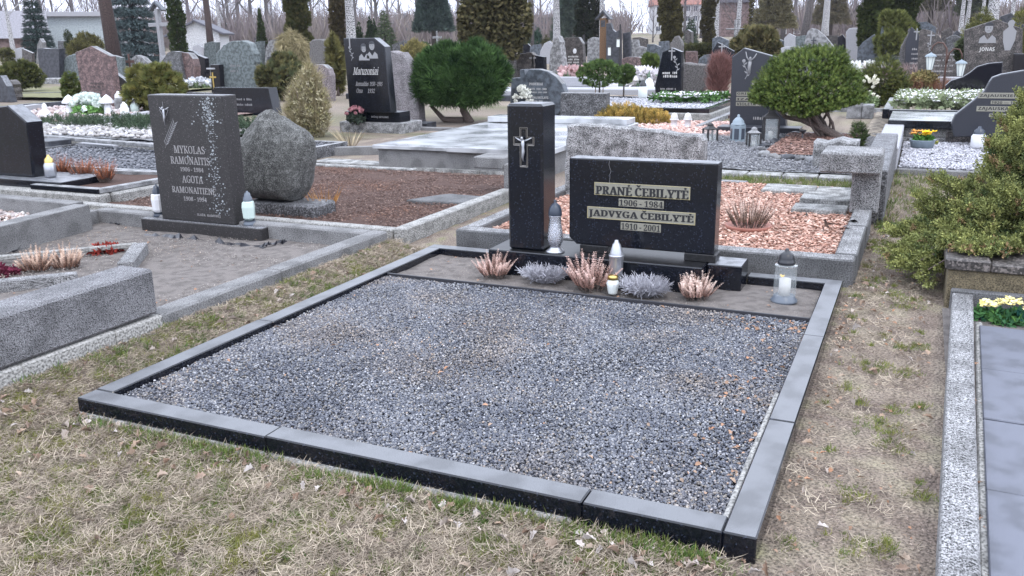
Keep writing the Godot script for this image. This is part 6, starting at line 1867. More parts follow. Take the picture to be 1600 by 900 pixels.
	for d in [[Vector3(-.33, .76, 0), .4], [Vector3(.31, .62, 0), .38]]:
		var ln := Node3D.new()
		ln.name = "lantern"
		hl.add_child(ln, true)
		ln.position = d[0]
		lathe_part("glass", [V(.055, 0), V(.095, d[1] * .72)], M.milk_glass, ln, 6, false)
		lathe_part("roof", [V(.13, d[1] * .72), V(.1, d[1] * .82), V(.02, d[1] * .92), V(0, d[1])], M.zinc, ln, 6, false)
		for i in 6:
			var a := TAU * i / 6
			var fm := MB.new()
			fm.tube([Vector3(cos(a) * .056, 0, sin(a) * .056), Vector3(cos(a) * .097, d[1] * .72, sin(a) * .097)], [.006, .006], 4)
			put("bar", fm.done(), M.zinc, ln)
	# red brown shrub, bouquet, bench-like stone, round bush, path
	var rb := thing("red_heath", "spreading russet heath behind the raised bed of white pansies", "shrub", Vector3(0.374, -0.006, -21.161))
	crown(rb, "foliage", [[Vector3(-.3, .22, 0), Vector3(.5, .32, .5)], [Vector3(.3, .22, 0), Vector3(.55, .32, .5)]], 900, "twigs", .22, L2(.17, .075, .05), L2(.30, .16, .10), 1.2, .2)
	crown(rb, "tips", [[Vector3(0, .5, -.1), Vector3(.35, .22, .3)]], 260, "leafy", .12, L2(.16, .15, .06), L2(.36, .26, .12), 1.0, .2)
	bush("round olive clipped bush behind the umbrella topiary", "shrub", "clipped_bush", Vector3(-0.461, 0, -19.02), 1.12, 1.18, 2000, "yew", .13, L2(.055, .075, .02), L2(.15, .15, .045))
	bouquet("cream and pale green bouquet on the granite bench-like stone", Vector3(-0.683, -0.006, -18.476), .42, .75, 24, L2(.72, .70, .58), L2(.3, .38, .2))
	var bn := thing("granite_seat_stone", "stepped pale granite stone at the path behind the umbrella topiary", "stone", Vector3(-0.789, -0.003, -15.803))
	put("upright", box_mesh(Vector3(-.14, 0, -.5), Vector3(.12, .42, 0), .012), M.granite_pale, bn)
	put("seat", box_mesh(Vector3(.121, 0, -.5), Vector3(.33, .26, -.04), .012), M.granite_pale, bn)
	bed("path_paving", -.45, .2, -30, -11.7, .02, .01, M.sand)
	var pt := stone("portraits_headstone", "very tall grey headstone with a gable top and two etched busts", Vector3(1.813, 0, -21.348), [-0.525, -0.007, -0.692, 1.618, -0.046, 1.846, 0.496, 1.623, 0.671, 0.008], .3, M.granite_brown)
	portrait(pt, Vector3(-.19, 1.32, .003), .5, false)
	var vs := MB.new()
	vs.prism(v2([-.06, 0, .05, 0, .12, .22, .13, .42, .05, .52, .08, .62, .03, .68, -.04, .66, -.07, .6, -.04, .52, -.14, .42, -.12, .2]), .006, .002)
	put("vase_etching", vs.done(), M.engraving, pt, Vector3(.25, 1.15, .004))
	lettering(pt, "JONAS", Vector3(-.18, 1.17, .004), .32, .11, "sans_bold", M.letter_pale)
	stone("black_headstone", "black headstone corner beyond the gabled headstone with busts", Vector3(2.668, -0.001, -21.091), [-0.411, -0.005, -0.492, 1.08, 0.215, 1.074, 0.354, 0.005], .2, M.jet)

# ---------------------------------------------------------------- the far rows of graves
func far_graves() -> void:
	R.seed = 401
	# --- left of the grey green headstone
	stone("black_headstone", "two-part dark headstone with a cut-out cross, on a rough pale plinth", Vector3(-33.896, 0.194, -24.703), [-0.671, 0.025, -0.562, 1.34, -0.24, 1.363, -0.01, 1.334, 0.767, 1.325, 0.523, 0.055], .3, M.slate_dark)
	var tp := thing("headstone_base", "rough pale plinth under the two-part dark headstone", "plinth", Vector3(-31.591, 0.159, -22.91))
	put("plinth", box_mesh(Vector3(-.55, -.05, -.5), Vector3(.55, .22, .1), .03), M.granite, tp)
	stone("boulder_headstone", "polished blue green boulder stone just left of the pink headstone", Vector3(-32.957, 0.185, -24.959), [-0.745, -0.003, -0.55, 0.696, -0.219, 0.96, 0.24, 1.115, 0.617, 1.086, 0.618, 0.002], .5, M.granite_green, .03)
	stone("grey_headstone", "narrow grey green slab showing between the pink headstone and the small black cross", Vector3(-30.429, 0.162, -25.092), [-0.407, -0.001, -0.127, 1.066, 0.437, 0.959, 0.331, 0.001], .2, M.granite_green)
	stone("pale_headstone", "white narrow headstone left of the two-part dark headstone", Vector3(-51.358, 0.455, -36.483), [-0.412, 0.001, -0.141, 1.088, 0.402, 1.159, 0.351, -0.001], .2, M.white_stone)
	stone("brown_headstone", "slant-topped brown headstone with a white rim left of the two-part dark headstone", Vector3(-48.709, 0.421, -34.981), [-0.43, 0.076, -0.232, 1.117, 0.593, 0.85, 0.39, -0.001], .2, M.granite_brown)
	stone("grey_headstone", "small grey post-like stone before the blue grey hall", Vector3(-57.55, 0.578, -44.589), [-0.403, 0.002, -0.078, 1.455, 0.585, 1.445, 0.267, -0.001], .3, M.granite_mid)
	stone("grey_headstone", "low grey slab with a dark statue shape near the dark spruce", Vector3(-54.222, 0.513, -40.152), [-0.376, 0.002, 0.045, 1.254, 0.389, 1.664, 0.578, 1.413, 0.374, -0.002], .3, M.concrete)
	stone("pale_headstone", "pale arched small headstone by the brown pine trunk", Vector3(-60.78, 0.679, -52.878), [-0.512, 0.004, -0.218, 1.545, 0.057, 1.846, 0.573, 1.888, 0.723, 1.53, 0.437, -0.003], .25, M.white_stone)
	stone("pale_headstone", "low white round headstone under the blue spruce", Vector3(-63.329, 0.728, -56.179), [-0.46, 0.003, -0.259, 1.087, 0.02, 1.353, 0.561, 1.399, 0.71, 0.967, 0.534, -0.004], .3, M.white_stone)
	var nb := stone("pale_headstone", "wide pale headstone with a dark niche under the blue spruce", Vector3(-46.283, 0.436, -40.336), [-0.789, 0.003, -0.642, 1.08, -0.332, 1.235, 0.896, 1.259, 1.088, 1.1, 0.78, -0.003], .3, M.white_stone)
	put("niche", box_mesh(Vector3(-.22, .35, -.01), Vector3(.26, .75, .012), .004), M.slate_dark, nb)
	stone("pale_headstone", "small white gabled headstone beside the wide niche headstone", Vector3(-47.944, 0.479, -43.298), [-0.53, 0.002, -0.255, 0.886, 0.184, 1.382, 0.438, 1.17, 0.728, 0.834, 0.584, -0.003], .3, M.white_stone)
	stone("black_headstone", "black curved headstone behind the grey stone with an oval", Vector3(-39.268, 0.325, -35.107), [-0.63, 0.001, -0.42, 0.904, -0.161, 1.005, 0.324, 0.759, 0.575, 0.551, 0.528, -0.001], .25, M.jet)
	var ov := stone("grey_headstone", "pale grey rounded headstone with a dark oval portrait", Vector3(-31.559, 0.191, -27.361), [-0.585, -0.001, -0.393, 0.834, -0.054, 0.998, 0.277, 0.913, 0.583, 0.691, 0.759, 0.388, 0.731, 0.002], .3, M.granite_pale)
	put("oval", box_mesh(Vector3(-.2, .2, .0), Vector3(.35, .55, .012), .005), M.slate_dark, ov)
	var bc := thing("rusty_cross", "dark rusty iron cross before the pale stone with an oval", "cross", Vector3(-30.111, 0.167, -25.578))
	thin_cross(bc, Vector3.ZERO, 1.1, M.rust)
	stone("grey_headstone", "tall mid grey triangular slab behind the golden clipped bush", Vector3(-27.557, 0.14, -25.245), [-1.052, -0.004, -0.67, 0.585, -0.019, 1.162, 0.263, 1.209, 0.566, 1.181, 0.688, 0.003], .3, M.granite_mid)
	stone("pink_headstone", "red brown rounded slab leaning behind the grey triangular slab", Vector3(-26.877, 0.135, -25.393), [-0.275, -0.001, -0.28, 1.059, -0.094, 1.158, 0.241, 1.13, 0.443, 0.904, 0.499, 0.605, 0.409, 0.002], .35, M.granite_pink)
	stone("grey_headstone", "low slant-topped dark stone with a white rim in front of the grey hut", Vector3(-39.821, 0.362, -38.329), [-0.604, 0.002, -0.416, 1.179, -0.098, 1.284, 0.326, 1.133, 0.683, 0.875, 0.549, -0.002], .3, M.slate_dark)
	stone("black_headstone", "black sweeping headstone with a concave shoulder, before the pale wide stone", Vector3(-28.743, 0.172, -27.937), [-0.407, -0.001, -0.339, 1.174, -0.086, 1.144, 0.145, 0.98, 0.561, 0.842, 0.549, 0.001], .25, M.jet)
	stone("pale_headstone", "pair-like pale narrow stone under the grey hut's eaves", Vector3(-41.898, 0.414, -41.831), [-0.428, 0.002, -0.214, 1.067, 0.234, 1.218, 0.574, 1.018, 0.425, -0.002], .3, M.white_stone)
	stone("grey_headstone", "wide pale green grey stone left of the tall arched one", Vector3(-32.836, 0.256, -33.115), [-0.425, 0, -0.139, 1.387, 0.335, 1.474, 0.664, 1.439, 0.422, 0], .3, M.granite_green)
	stone("brown_headstone", "small brown red stone by the white wayside cross", Vector3(-44.922, 0.436, -41.48), [-0.334, 0.001, -0.143, 1.123, 0.463, 1.116, 0.332, -0.001], .3, M.granite_pink)
	# --- between the grey green headstone and the portrait stone
	stone("grey_headstone", "pale green grey stone right of the tall arched one", Vector3(-30.383, 0.236, -33.626), [-0.574, 0, -0.405, 1.343, 0.048, 1.399, 0.621, 1.484, 0.527, 0], .3, M.granite_green)
	stone("black_pillar", "thin black pillar between two pale stones near the small thuja", Vector3(-30.837, 0.255, -34.858), [-0.125, 0, 0.026, 1.28, 0.277, 1.309, 0.167, 0], .2, M.jet)
	var wp := stone("pale_headstone", "pale headstone with a dark panel beside the straw coloured shrub", Vector3(-29.439, 0.234, -33.657), [-0.322, 0, -0.112, 1.114, 0.129, 1.479, 0.452, 1.535, 0.32, 0], .3, M.granite_pale)
	put("panel", box_mesh(Vector3(-.05, .35, -.01), Vector3(.28, .72, .01), .004), M.slate_dark, wp)
	stone("rough_headstone", "broad rough brown grey slab behind the squarish clipped bush", Vector3(-21.247, 0.096, -26.685), [-0.494, -0.002, -0.379, 1.511, -0.217, 1.605, 0.151, 1.647, 0.385, 1.572, 0.538, 1.259, 0.641, 1.067, 0.488, 0.002], .4, M.granite_rough, .03)
	stone("pink_headstone", "pale pinkish headstone with a white curved rim before the rough brown slab", Vector3(-14.955, -0.001, -18.177), [-0.307, -0.004, -0.218, 0.941, -0.126, 0.993, 0.134, 0.992, 0.296, 0.888, 0.365, 0.699, 0.326, 0.004], .25, mat(L(.36, .30, .31), .6, {"tex": "grain", "scale": 1.5}))
	var cr := stone("grey_headstone", "small grey stone with a bench-like arm beside the portrait headstone", Vector3(-17.936, 0.033, -22.898), [-0.159, -0.001, -0.073, 0.679, 0.116, 0.741, 0.105, 0.001], .3, M.granite_blue)
	stone("grey_headstone", "low grey gabled stone behind the portrait headstone", Vector3(-33.217, 0.369, -44.792), [-0.34, 0.002, -0.184, 1.242, 0.261, 1.39, 0.488, 1.233, 0.386, -0.002], .3, M.granite_pale)
	stone("grey_headstone", "grey slant-topped stone left of the yellow green bush", Vector3(-22.549, 0.193, -34.653), [-0.358, 0, -0.281, 1.245, 0.438, 1.44, 0.427, 0], .3, M.granite_mid)
	# --- over the umbrella pine and right of it
	stone("black_headstone", "low black stone under the brown cedar", Vector3(-23.194, 0.381, -51.187), [-0.498, 0.003, -0.394, 0.882, 0.237, 0.953, 0.503, 0.712, 0.495, -0.003], .25, M.jet)
	stone("grey_headstone", "low blue grey rounded stone right of the brown cedar's trunk", Vector3(-21.564, 0.345, -49.14), [-0.388, 0.002, -0.336, 0.767, -0.077, 0.917, 0.35, 0.949, 0.386, -0.002], .3, M.granite_blue)
	stone("pale_headstone", "pale leaning rounded stone left of the pointed obelisk", Vector3(-18.701, 0.266, -43.65), [-0.344, 0.001, -0.224, 0.683, 0.007, 1.087, 0.31, 1.218, 0.497, 1.013, 0.456, -0.002], .3, M.white_stone)
	stone("brown_headstone", "rough brown slab behind the black gabled stone with a cross", Vector3(-13.117, 0.061, -28.113), [-0.417, -0.002, -0.325, 0.83, -0.115, 1.011, 0.321, 1.052, 0.473, 0.961, 0.464, 0.002], .3, M.granite_brown, .02)
	var dg := stone("black_headstone", "black gabled headstone with a pale crucifix behind the disc stone", Vector3(-12.762, 0.062, -28.128), [-0.544, -0.002, -0.51, 0.506, -0.015, 0.961, 0.466, 0.889, 0.486, 0.002], .25, M.black)
	thin_cross(dg, Vector3(.02, .5, .003), .5, M.engraving)
	stone("obelisk", "rough pale grey pointed obelisk before the birch", Vector3(-11.846, 0.059, -28.254), [-0.329, -0.001, -0.274, 1, -0.146, 1.448, 0.028, 1.624, 0.127, 1.399, 0.226, 0.726, 0.301, 0.001], .5, M.granite, .02)
	var br := stone("brown_headstone", "brown grey headstone with an oval photo and a small cross on top", Vector3(-12.121, 0.089, -30.719), [-0.511, -0.001, -0.484, 1.409, -0.324, 1.527, 0.206, 1.542, 0.365, 1.302, 0.479, 0.001], .3, M.granite_brown)
	put("oval_photo", rock_mesh(Vector3(.075, .1, .01), 0.0, .1, 1, 2), M.white, br, Vector3(.05, 1.02, .005))
	strokes(br, Vector3(-.02, .82, .003), .5, 4, .11, .07, M.letter_pale)
	thin_cross(br, Vector3(-.06, 1.38, -.1), .3, M.granite_brown)
	var pr := stone("pink_headstone", "pink edged slab leaning between the obelisk and the oval photo stone", Vector3(-13.234, 0.113, -32.477), [-0.171, 0, -0.113, 1.23, 0, 1.279, 0.226, 0.565, 0.283, 0], .25, M.granite_pink)
	var ic := thing("iron_cross", "black iron cross with clover ends between two pale headstones", "cross", Vector3(-16.992, 0.279, -45.328))
	thin_cross(ic, Vector3.ZERO, 1.5, M.iron)
	stone("pale_headstone", "pale grey squarish headstone beside the black iron cross", Vector3(-14.735, 0.216, -40.609), [-0.375, 0.001, -0.351, 1.305, -0.082, 1.424, 0.322, 1.357, 0.372, -0.001], .3, M.granite_pale)
	var ws := thing("wayside_shrine", "tall carved wooden shrine post with a little gabled roof", "shrine", Vector3(-13.774, 0.196, -39.266))
	put("post", box_mesh(Vector3(-.17, 0, -.15), Vector3(.17, 2.3, .15), .02), M.wood, ws)
	put("roof", prism_mesh(v2([-.4, 0, 0, .42, .4, 0, .3, -.02, 0, .28, -.3, -.02]), .5, .01), M.slate_dark, ws, Vector3(0, 2.25, 0))
	put("niche", box_mesh(Vector3(-.11, 1.9, .15), Vector3(.11, 2.2, .165), .005), M.slate_dark, ws)
	put("cross", box_mesh(Vector3(-.012, 2.55, -.012), Vector3(.012, 2.95, .012), .002), M.iron, ws)
	stone("dark_headstone", "tall dark slab with a concave top joined to the carved shrine post", Vector3(-13.077, 0.187, -38.622), [-0.351, 0.001, -0.379, 2.048, -0.159, 2.072, -0.06, 1.781, 0.099, 1.663, 0.316, 1.774, 0.38, -0.001], .25, M.slate_dark)
	stone("dark_headstone", "plain tall dark slab right of the carved shrine post", Vector3(-12.601, 0.195, -39.225), [-0.191, 0, -0.222, 1.594, 0.124, 1.646, 0.191, 0], .25, M.slate_dark)
	var tl := thing("lantern_pole", "dark pole with white glass lanterns in front of the tall dark slabs", "lamp post", Vector3(-11.853, 0.147, -35.69))
	var lm := MB.new()
	lm.tube([Vector3(.03, 0, 0), Vector3(.03, 2.0, 0)], [.05, .04], 7)
	put("pole", lm.done(), M.iron, tl)
	for d in [[Vector3(-.02, 1.05, .12), .4], [Vector3(-.42, .7, .1), .42]]:
		lathe_part("glass", [V(.07, d[0].y), V(.07, d[0].y + d[1] * .8)], M.milk_glass, tl, 8, false)
		(tl.get_child(tl.get_child_count() - 1) as Node3D).position = Vector3(d[0].x, 0, d[0].z)
		lathe_part("lid", [V(.09, d[0].y + d[1] * .8), V(.05, d[0].y + d[1]), V(0, d[0].y + d[1])], M.iron, tl, 8, false)
		(tl.get_child(tl.get_child_count() - 1) as Node3D).position = Vector3(d[0].x, 0, d[0].z)
	stone("pale_headstone", "light grey stepped stone behind the curved pink headstone", Vector3(-12.371, 0.207, -40.696), [-0.458, 0.001, -0.485, 1.282, -0.161, 1.277, -0.089, 0.974, 0.236, 0.91, 0.474, 0.424, 0.486, -0.001], .3, M.granite_pale)
	stone("brown_headstone", "brown low headstone beyond the light grey stepped one", Vector3(-15.344, 0.342, -50.771), [-0.482, 0.003, -0.51, 1.24, -0.031, 1.269, 0.408, 1.151, 0.479, -0.003], .25, M.granite_brown)
	stone("blue_headstone", "blue grey headstone with rounded corners beside the tall black one", Vector3(-11.7, 0.207, -40.612), [-0.322, 0.001, -0.318, 1.059, 0.034, 1.055, 0.323, 0.931, 0.384, -0.001], .25, M.granite_blue)
	stone("grey_headstone", "plain grey stone under the big brown thuja", Vector3(-12.816, 0.287, -46.803), [-0.291, 0.002, -0.323, 1.065, 0.217, 1.092, 0.29, -0.001], .3, M.granite_blue)
	stone("rough_headstone", "rough brown peaked stone just behind the tall black headstone", Vector3(-10.239, 0.185, -39.358), [-0.275, 0.001, -0.312, 1.104, -0.11, 1.389, 0.04, 1.444, 0.261, 1.154, 0.334, -0.001], .35, M.granite_rough, .02)
	var pk := stone("pink_headstone", "wide pink headstone with a curved front behind the white lanterns", Vector3(-9.055, 0.051, -28.663), [-0.429, -0.002, -0.468, 0.801, -0.256, 0.866, 0.122, 0.863, 0.38, 0.796, 0.378, 0.001], .3, M.granite_pink)
	strokes(pk, Vector3(-.05, .48, .003), .55, 2, .13, .08, M.letter_dim)
	stone("pink_headstone", "small square pink stone under the clipped hedge", Vector3(-9.856, 0.2, -40.68), [-0.249, 0.001, -0.276, 0.716, 0.249, 0.711, 0.309, -0.001], .3, M.granite_pink)
	stone("grey_headstone", "low slanted blue grey stone left of the black gabled house-like one", Vector3(-8.324, 0.152, -36.962), [-0.365, 0, -0.301, 0.489, -0.084, 0.65, 0.275, 0.7, 0.335, 0], .3, M.granite_blue)
	stone("black_headstone", "thin black slanted slab above the low blue grey stone", Vector3(-9.772, 0.235, -43.503), [-0.327, 0.001, -0.318, 0.569, 0.295, 0.657, 0.325, -0.001], .3, M.jet)
	var hb := stone("black_headstone", "black gabled headstone with a crucifix behind the red stemmed bush", Vector3(-6.752, 0.097, -33.032), [-0.424, 0, -0.492, 0.923, -0.284, 1.257, 0.372, 0.914, 0.445, 0], .25, M.black)
	thin_cross(hb, Vector3(-.1, .75, .003), .48, M.engraving)
	stone("blue_headstone", "blue grey slab rising behind the black gabled headstone", Vector3(-8.744, 0.216, -41.972), [-0.375, 0.001, -0.402, 1.27, -0.065, 1.354, 0.375, 1.169, 0.496, -0.002], .3, M.granite_blue)
	stone("blue_headstone", "sloping grey blue stone between the white metal cross and the brown hedge", Vector3(-6.783, 0.15, -36.975), [-0.272, 0, -0.31, 1.25, -0.065, 1.194, 0.16, 1.007, 0.27, 0], .3, M.granite_blue)
	var mc := thing("metal_cross", "white painted metal pipe cross over the black gabled headstone", "cross", Vector3(-6.879, 0.136, -35.906))
	var mm := MB.new()
	mm.tube([Vector3(-.06, 0, 0), Vector3(-.06, 2.1, 0)], [.03, .03], 6)
	mm.tube([Vector3(.06, 0, 0), Vector3(.06, 2.1, 0)], [.03, .03], 6)
	mm.tube([Vector3(-.42, 1.72, 0), Vector3(.42, 1.72, 0)], [.03, .03], 6)
	put("pipes", mm.done(), M.granite_pale, mc)
	stone("brown_block", "tiny chapel-like tomb with an arched niche near the small spruce", Vector3(-11.068, 0.256, -45.203), [-0.206, 0.001, -0.232, 1.572, -0.1, 1.699, 0.109, 1.566, 0.206, -0.001], .5, M.granite_brown)
	# --- right
	stone("blue_headstone", "dark blue grey slant-topped stone behind the brown hedge", Vector3(-5.741, 0.188, -40.679), [-0.201, 0.001, -0.284, 1.313, 0.153, 1.137, 0.257, -0.001], .3, M.granite_blue)
	stone("white_headstone", "white gabled house-shaped headstone beyond the dome-clipped topiary", Vector3(-5.265, 0.191, -40.53), [-0.227, 0.001, -0.309, 1.247, -0.099, 1.467, 0.191, 1.323, 0.282, -0.001], .4, M.white_stone)
	stone("blue_headstone", "grey green slab between the white gabled and the sail-shaped stones", Vector3(-4.791, 0.189, -40.565), [-0.197, 0.001, -0.288, 1.325, 0.153, 1.374, 0.28, -0.001], .3, M.granite_green)
	var sa := stone("pale_headstone", "big pale sail-shaped headstone with a small engraved cross", Vector3(-3.387, 0.105, -34.113), [-0.521, 0, -0.535, 1.197, -0.447, 1.598, -0.315, 1.713, -0.101, 1.662, 0.22, 1.398, 0.525, 1.042, 0.631, 0], .3, M.granite_pale)
	thin_cross(sa, Vector3(-.2, .98, .003), .4, M.slate_dark)
	stone("pale_headstone", "long low pale stone seen over the dome-clipped topiary", Vector3(-3.862, 0.074, -31.489), [-0.516, -0.001, -0.563, 1.058, -0.431, 1.101, 0.364, 1.091, 0.544, 1.023, 0.663, 0.001], .4, M.white_stone)
	stone("brown_headstone", "square brown grey stone right of the sail-shaped one", Vector3(-3.698, 0.221, -43.133), [-0.261, 0.001, -0.361, 1.298, 0.211, 1.317, 0.317, -0.001], .3, M.granite_brown)
	stone("black_headstone", "black arched stone with a pale plate behind the olive bush", Vector3(-3.067, 0.204, -41.728), [-0.223, 0.001, -0.295, 1.251, -0.111, 1.361, 0.041, 1.19, 0.166, -0.001], .3, M.jet)
	stone("pale_headstone", "pale rough capped stone on a dark stem left of the triangular slab", Vector3(-2.958, 0.257, -46.033), [-0.395, 1.12, -0.39, 1.428, -0.255, 1.609, 0.161, 1.631, 0.23, 1.172, 0.271, -0.001, -0.212, 0.001], .4, M.white_stone, .02)
	stone("grey_headstone", "smooth blue grey triangular slab before the yellow green arborvitae", Vector3(-1.731, 0.167, -39.302), [-0.567, 0.001, -0.584, 0.803, -0.401, 1.066, 0.028, 1.401, 0.261, 1.057, 0.456, 0.581, 0.51, -0.001], .3, M.granite_blue)
	var tb := thing("pale_kerb", "pale stone kerb with flowers under the triangular slab", "kerb", Vector3(-1.372, 0.139, -37.113))
	put("kerb_stone", box_mesh(Vector3(-1.1, -.1, -.2), Vector3(1.6, .3, .1), .02), M.white_stone, tb)
	var g2 := stone("grey_headstone", "dark grey inscribed stone with a small cross beside the triangular slab", Vector3(-0.904, 0.152, -38.155), [-0.394, 0.001, -0.505, 1.488, -0.477, 1.715, -0.041, 1.731, 0.133, 1.426, 0.39, -0.001], .3, M.granite_green)
	strokes(g2, Vector3(0, 1.0, .003), .65, 4, .16, .06, M.letter_dim)
	thin_cross(g2, Vector3(-.35, 1.35, .003), .3, M.engraving)
	stone("brown_headstone", "brown stone peeping out behind the spear-shaped dark one", Vector3(-0.609, 0.212, -43.045), [-0.218, 0.001, -0.359, 1.483, 0.073, 1.475, 0.271, -0.001], .3, M.granite_brown)
	var sp := stone("dark_headstone", "spear-shaped dark headstone with a rough pale flank and a cross", Vector3(-0.018, 0.081, -32.54), [-0.229, 0, -0.303, 1.186, -0.168, 1.703, 0.102, 1.461, 0.29, 0], .3, M.charcoal)
	thin_cross(sp, Vector3(.03, 1.25, .003), .4, M.engraving)
	strokes(sp, Vector3(.05, .95, .003), .3, 5, .16, .07, M.letter_dim)
	stone("rough_headstone", "rough pale stone flank leaning on the spear-shaped headstone", Vector3(-0.296, 0.09, -32.844), [-0.169, 0, -0.197, 0.957, -0.03, 1.393, 0.027, 1.654, 0.082, 1.522, 0.084, 0], .35, M.granite_rough, .02)
	var as_ := stone("brown_headstone", "brown grey asymmetrical headstone with a cross and flower carving", Vector3(0.782, 0.044, -29.642), [-0.584, -0.002, -0.662, 0.964, -0.669, 1.598, -0.582, 1.656, -0.333, 1.592, -0.115, 1.451, 0.096, 1.193, 0.359, 0.796, 0.614, 0.479, 0.703, 0.003], .3, M.granite_brown)
	thin_cross(as_, Vector3(-.32, 1.15, .003), .42, M.engraving)
	rose(as_, Vector3(-.35, .92, .003), .28, M.engraving)
	strokes(as_, Vector3(.05, .85, .003), .8, 4, .17, .055, M.letter_dim)
	stone("blue_headstone", "low wide blue grey round-topped stone behind the spear-shaped headstone", Vector3(0.339, 0.288, -48.986), [-0.666, 0.004, -0.733, 1.6, -0.424, 1.815, -0.068, 1.838, 0.374, 1.578, 0.599, -0.004], .4, M.granite_blue)
	stone("brown_headstone", "small olive brown stone right of the blue round-topped one", Vector3(1.408, 0.308, -50.529), [-0.275, 0.002, -0.382, 1.303, -0.012, 1.521, 0.126, 1.358, 0.304, -0.002], .3, M.granite_brown)
	stone("black_headstone", "small black gabled stone left of the tall gabled headstone", Vector3(1.904, 0.286, -48.68), [-0.263, 0.002, -0.362, 1.19, -0.212, 1.404, 0.072, 1.183, 0.232, -0.001], .3, M.slate_dark)
	stone("pale_headstone", "pale rounded boulder stone low beside the tall gabled headstone", Vector3(1.557, 0.179, -40.303), [-0.343, 0.001, -0.467, 1.158, -0.191, 1.31, 0.111, 1.201, 0.292, -0.001], .4, M.granite_mid, .02)
	stone("dark_headstone", "dark slab with a slanted roof-like top behind the tall gabled headstone", Vector3(4.012, 0.244, -45.178), [-0.47, 0.002, -0.682, 1.996, -0.263, 2.153, 0.319, 1.581, 0.568, -0.003], .5, M.slate_dark)
	var wk := thing("garden_stone_kerb", "grey blue kerb stones and pale ledge behind the olive clipped bush", "kerb", Vector3(0.099, 0.002, -25.893))
	put("kerb_stone", box_mesh(Vector3(-.5, -.05, -.3), Vector3(.55, .38, 0), .015), M.granite_blue, wk)
	put("kerb_stone", box_mesh(Vector3(.56, -.05, -1.0), Vector3(2.1, .32, -.7), .015), M.white_stone, wk)
	var ph := thing("pink_heath", "greyish pink heath spreading before the dark inscribed stones", "shrub", Vector3(-0.392, 0.074, -31.662))
	crown(ph, "foliage", [[Vector3(-.6, .15, 0), Vector3(.9, .3, .5)], [Vector3(.5, .12, 0), Vector3(.9, .35, .5)]], 500, "twigs", .35, L2(.25, .17, .16), L2(.4, .32, .3), 1.2, .2)
	bouquet("scattered white and pink flowers before the wide pink headstone", Vector3(-8.303, 0.032, -26.916), 2.2, .4, 46, L2(.75, .72, .74), L2(.25, .35, .25))
	bouquet("mixed pink and white bouquets under the oval photo headstone", Vector3(-11.266, 0.056, -28.373), 1.7, .45, 34, L2(.6, .42, .42), L2(.3, .35, .25))
	bouquet("white flowers with greenery at the foot of the triangular slab", Vector3(-1.587, 0.093, -33.273), 1.6, .4, 26, L2(.78, .78, .76), L2(.22, .3, .12))
	var wt := thing("white_tomb", "low white stone tomb with pots behind the larger ball-headed tree", "ledger stone", Vector3(-8.924, 0, -22.685))
	put("slab", box_mesh(Vector3(-1.3, -.05, -.9), Vector3(2.6, .16, .5), .02), M.white_stone, wt)
	put("head_slab", box_mesh(Vector3(-1.0, .161, -.9), Vector3(.4, .45, -.6), .02), M.white_stone, wt)
	var wt2 := thing("white_tomb", "long white ledger with dark kerb seen under the umbrella pine", "ledger stone", Vector3(-12.597, -0.002, -20.878))
	put("slab", box_mesh(Vector3(-2.4, -.05, -1.0), Vector3(3.2, .22, .9), .02), M.white_stone, wt2)
	put("kerb_stone", box_mesh(Vector3(-2.2, -.05, 1.5), Vector3(3.6, .16, 1.75), .02), M.slate_dark, wt2)
	var nm := ["small round white flower pot nearest the larger ball-headed tree", "white flower pot touching the wide pink headstone's kerb", "white round pot between the two ball-headed trees", "little white pot by the tall black headstone"]
	var k := 0
	for s in [Vector3(-9.088, -0.003, -23.702), Vector3(-9.002, 0, -23.99), Vector3(-8.638, 0.004, -25.044), Vector3(-7.341, -0.003, -24.628)]:
		lidded(nm[k], s, .38, .16, M.white, M.white, 0)
		k += 1

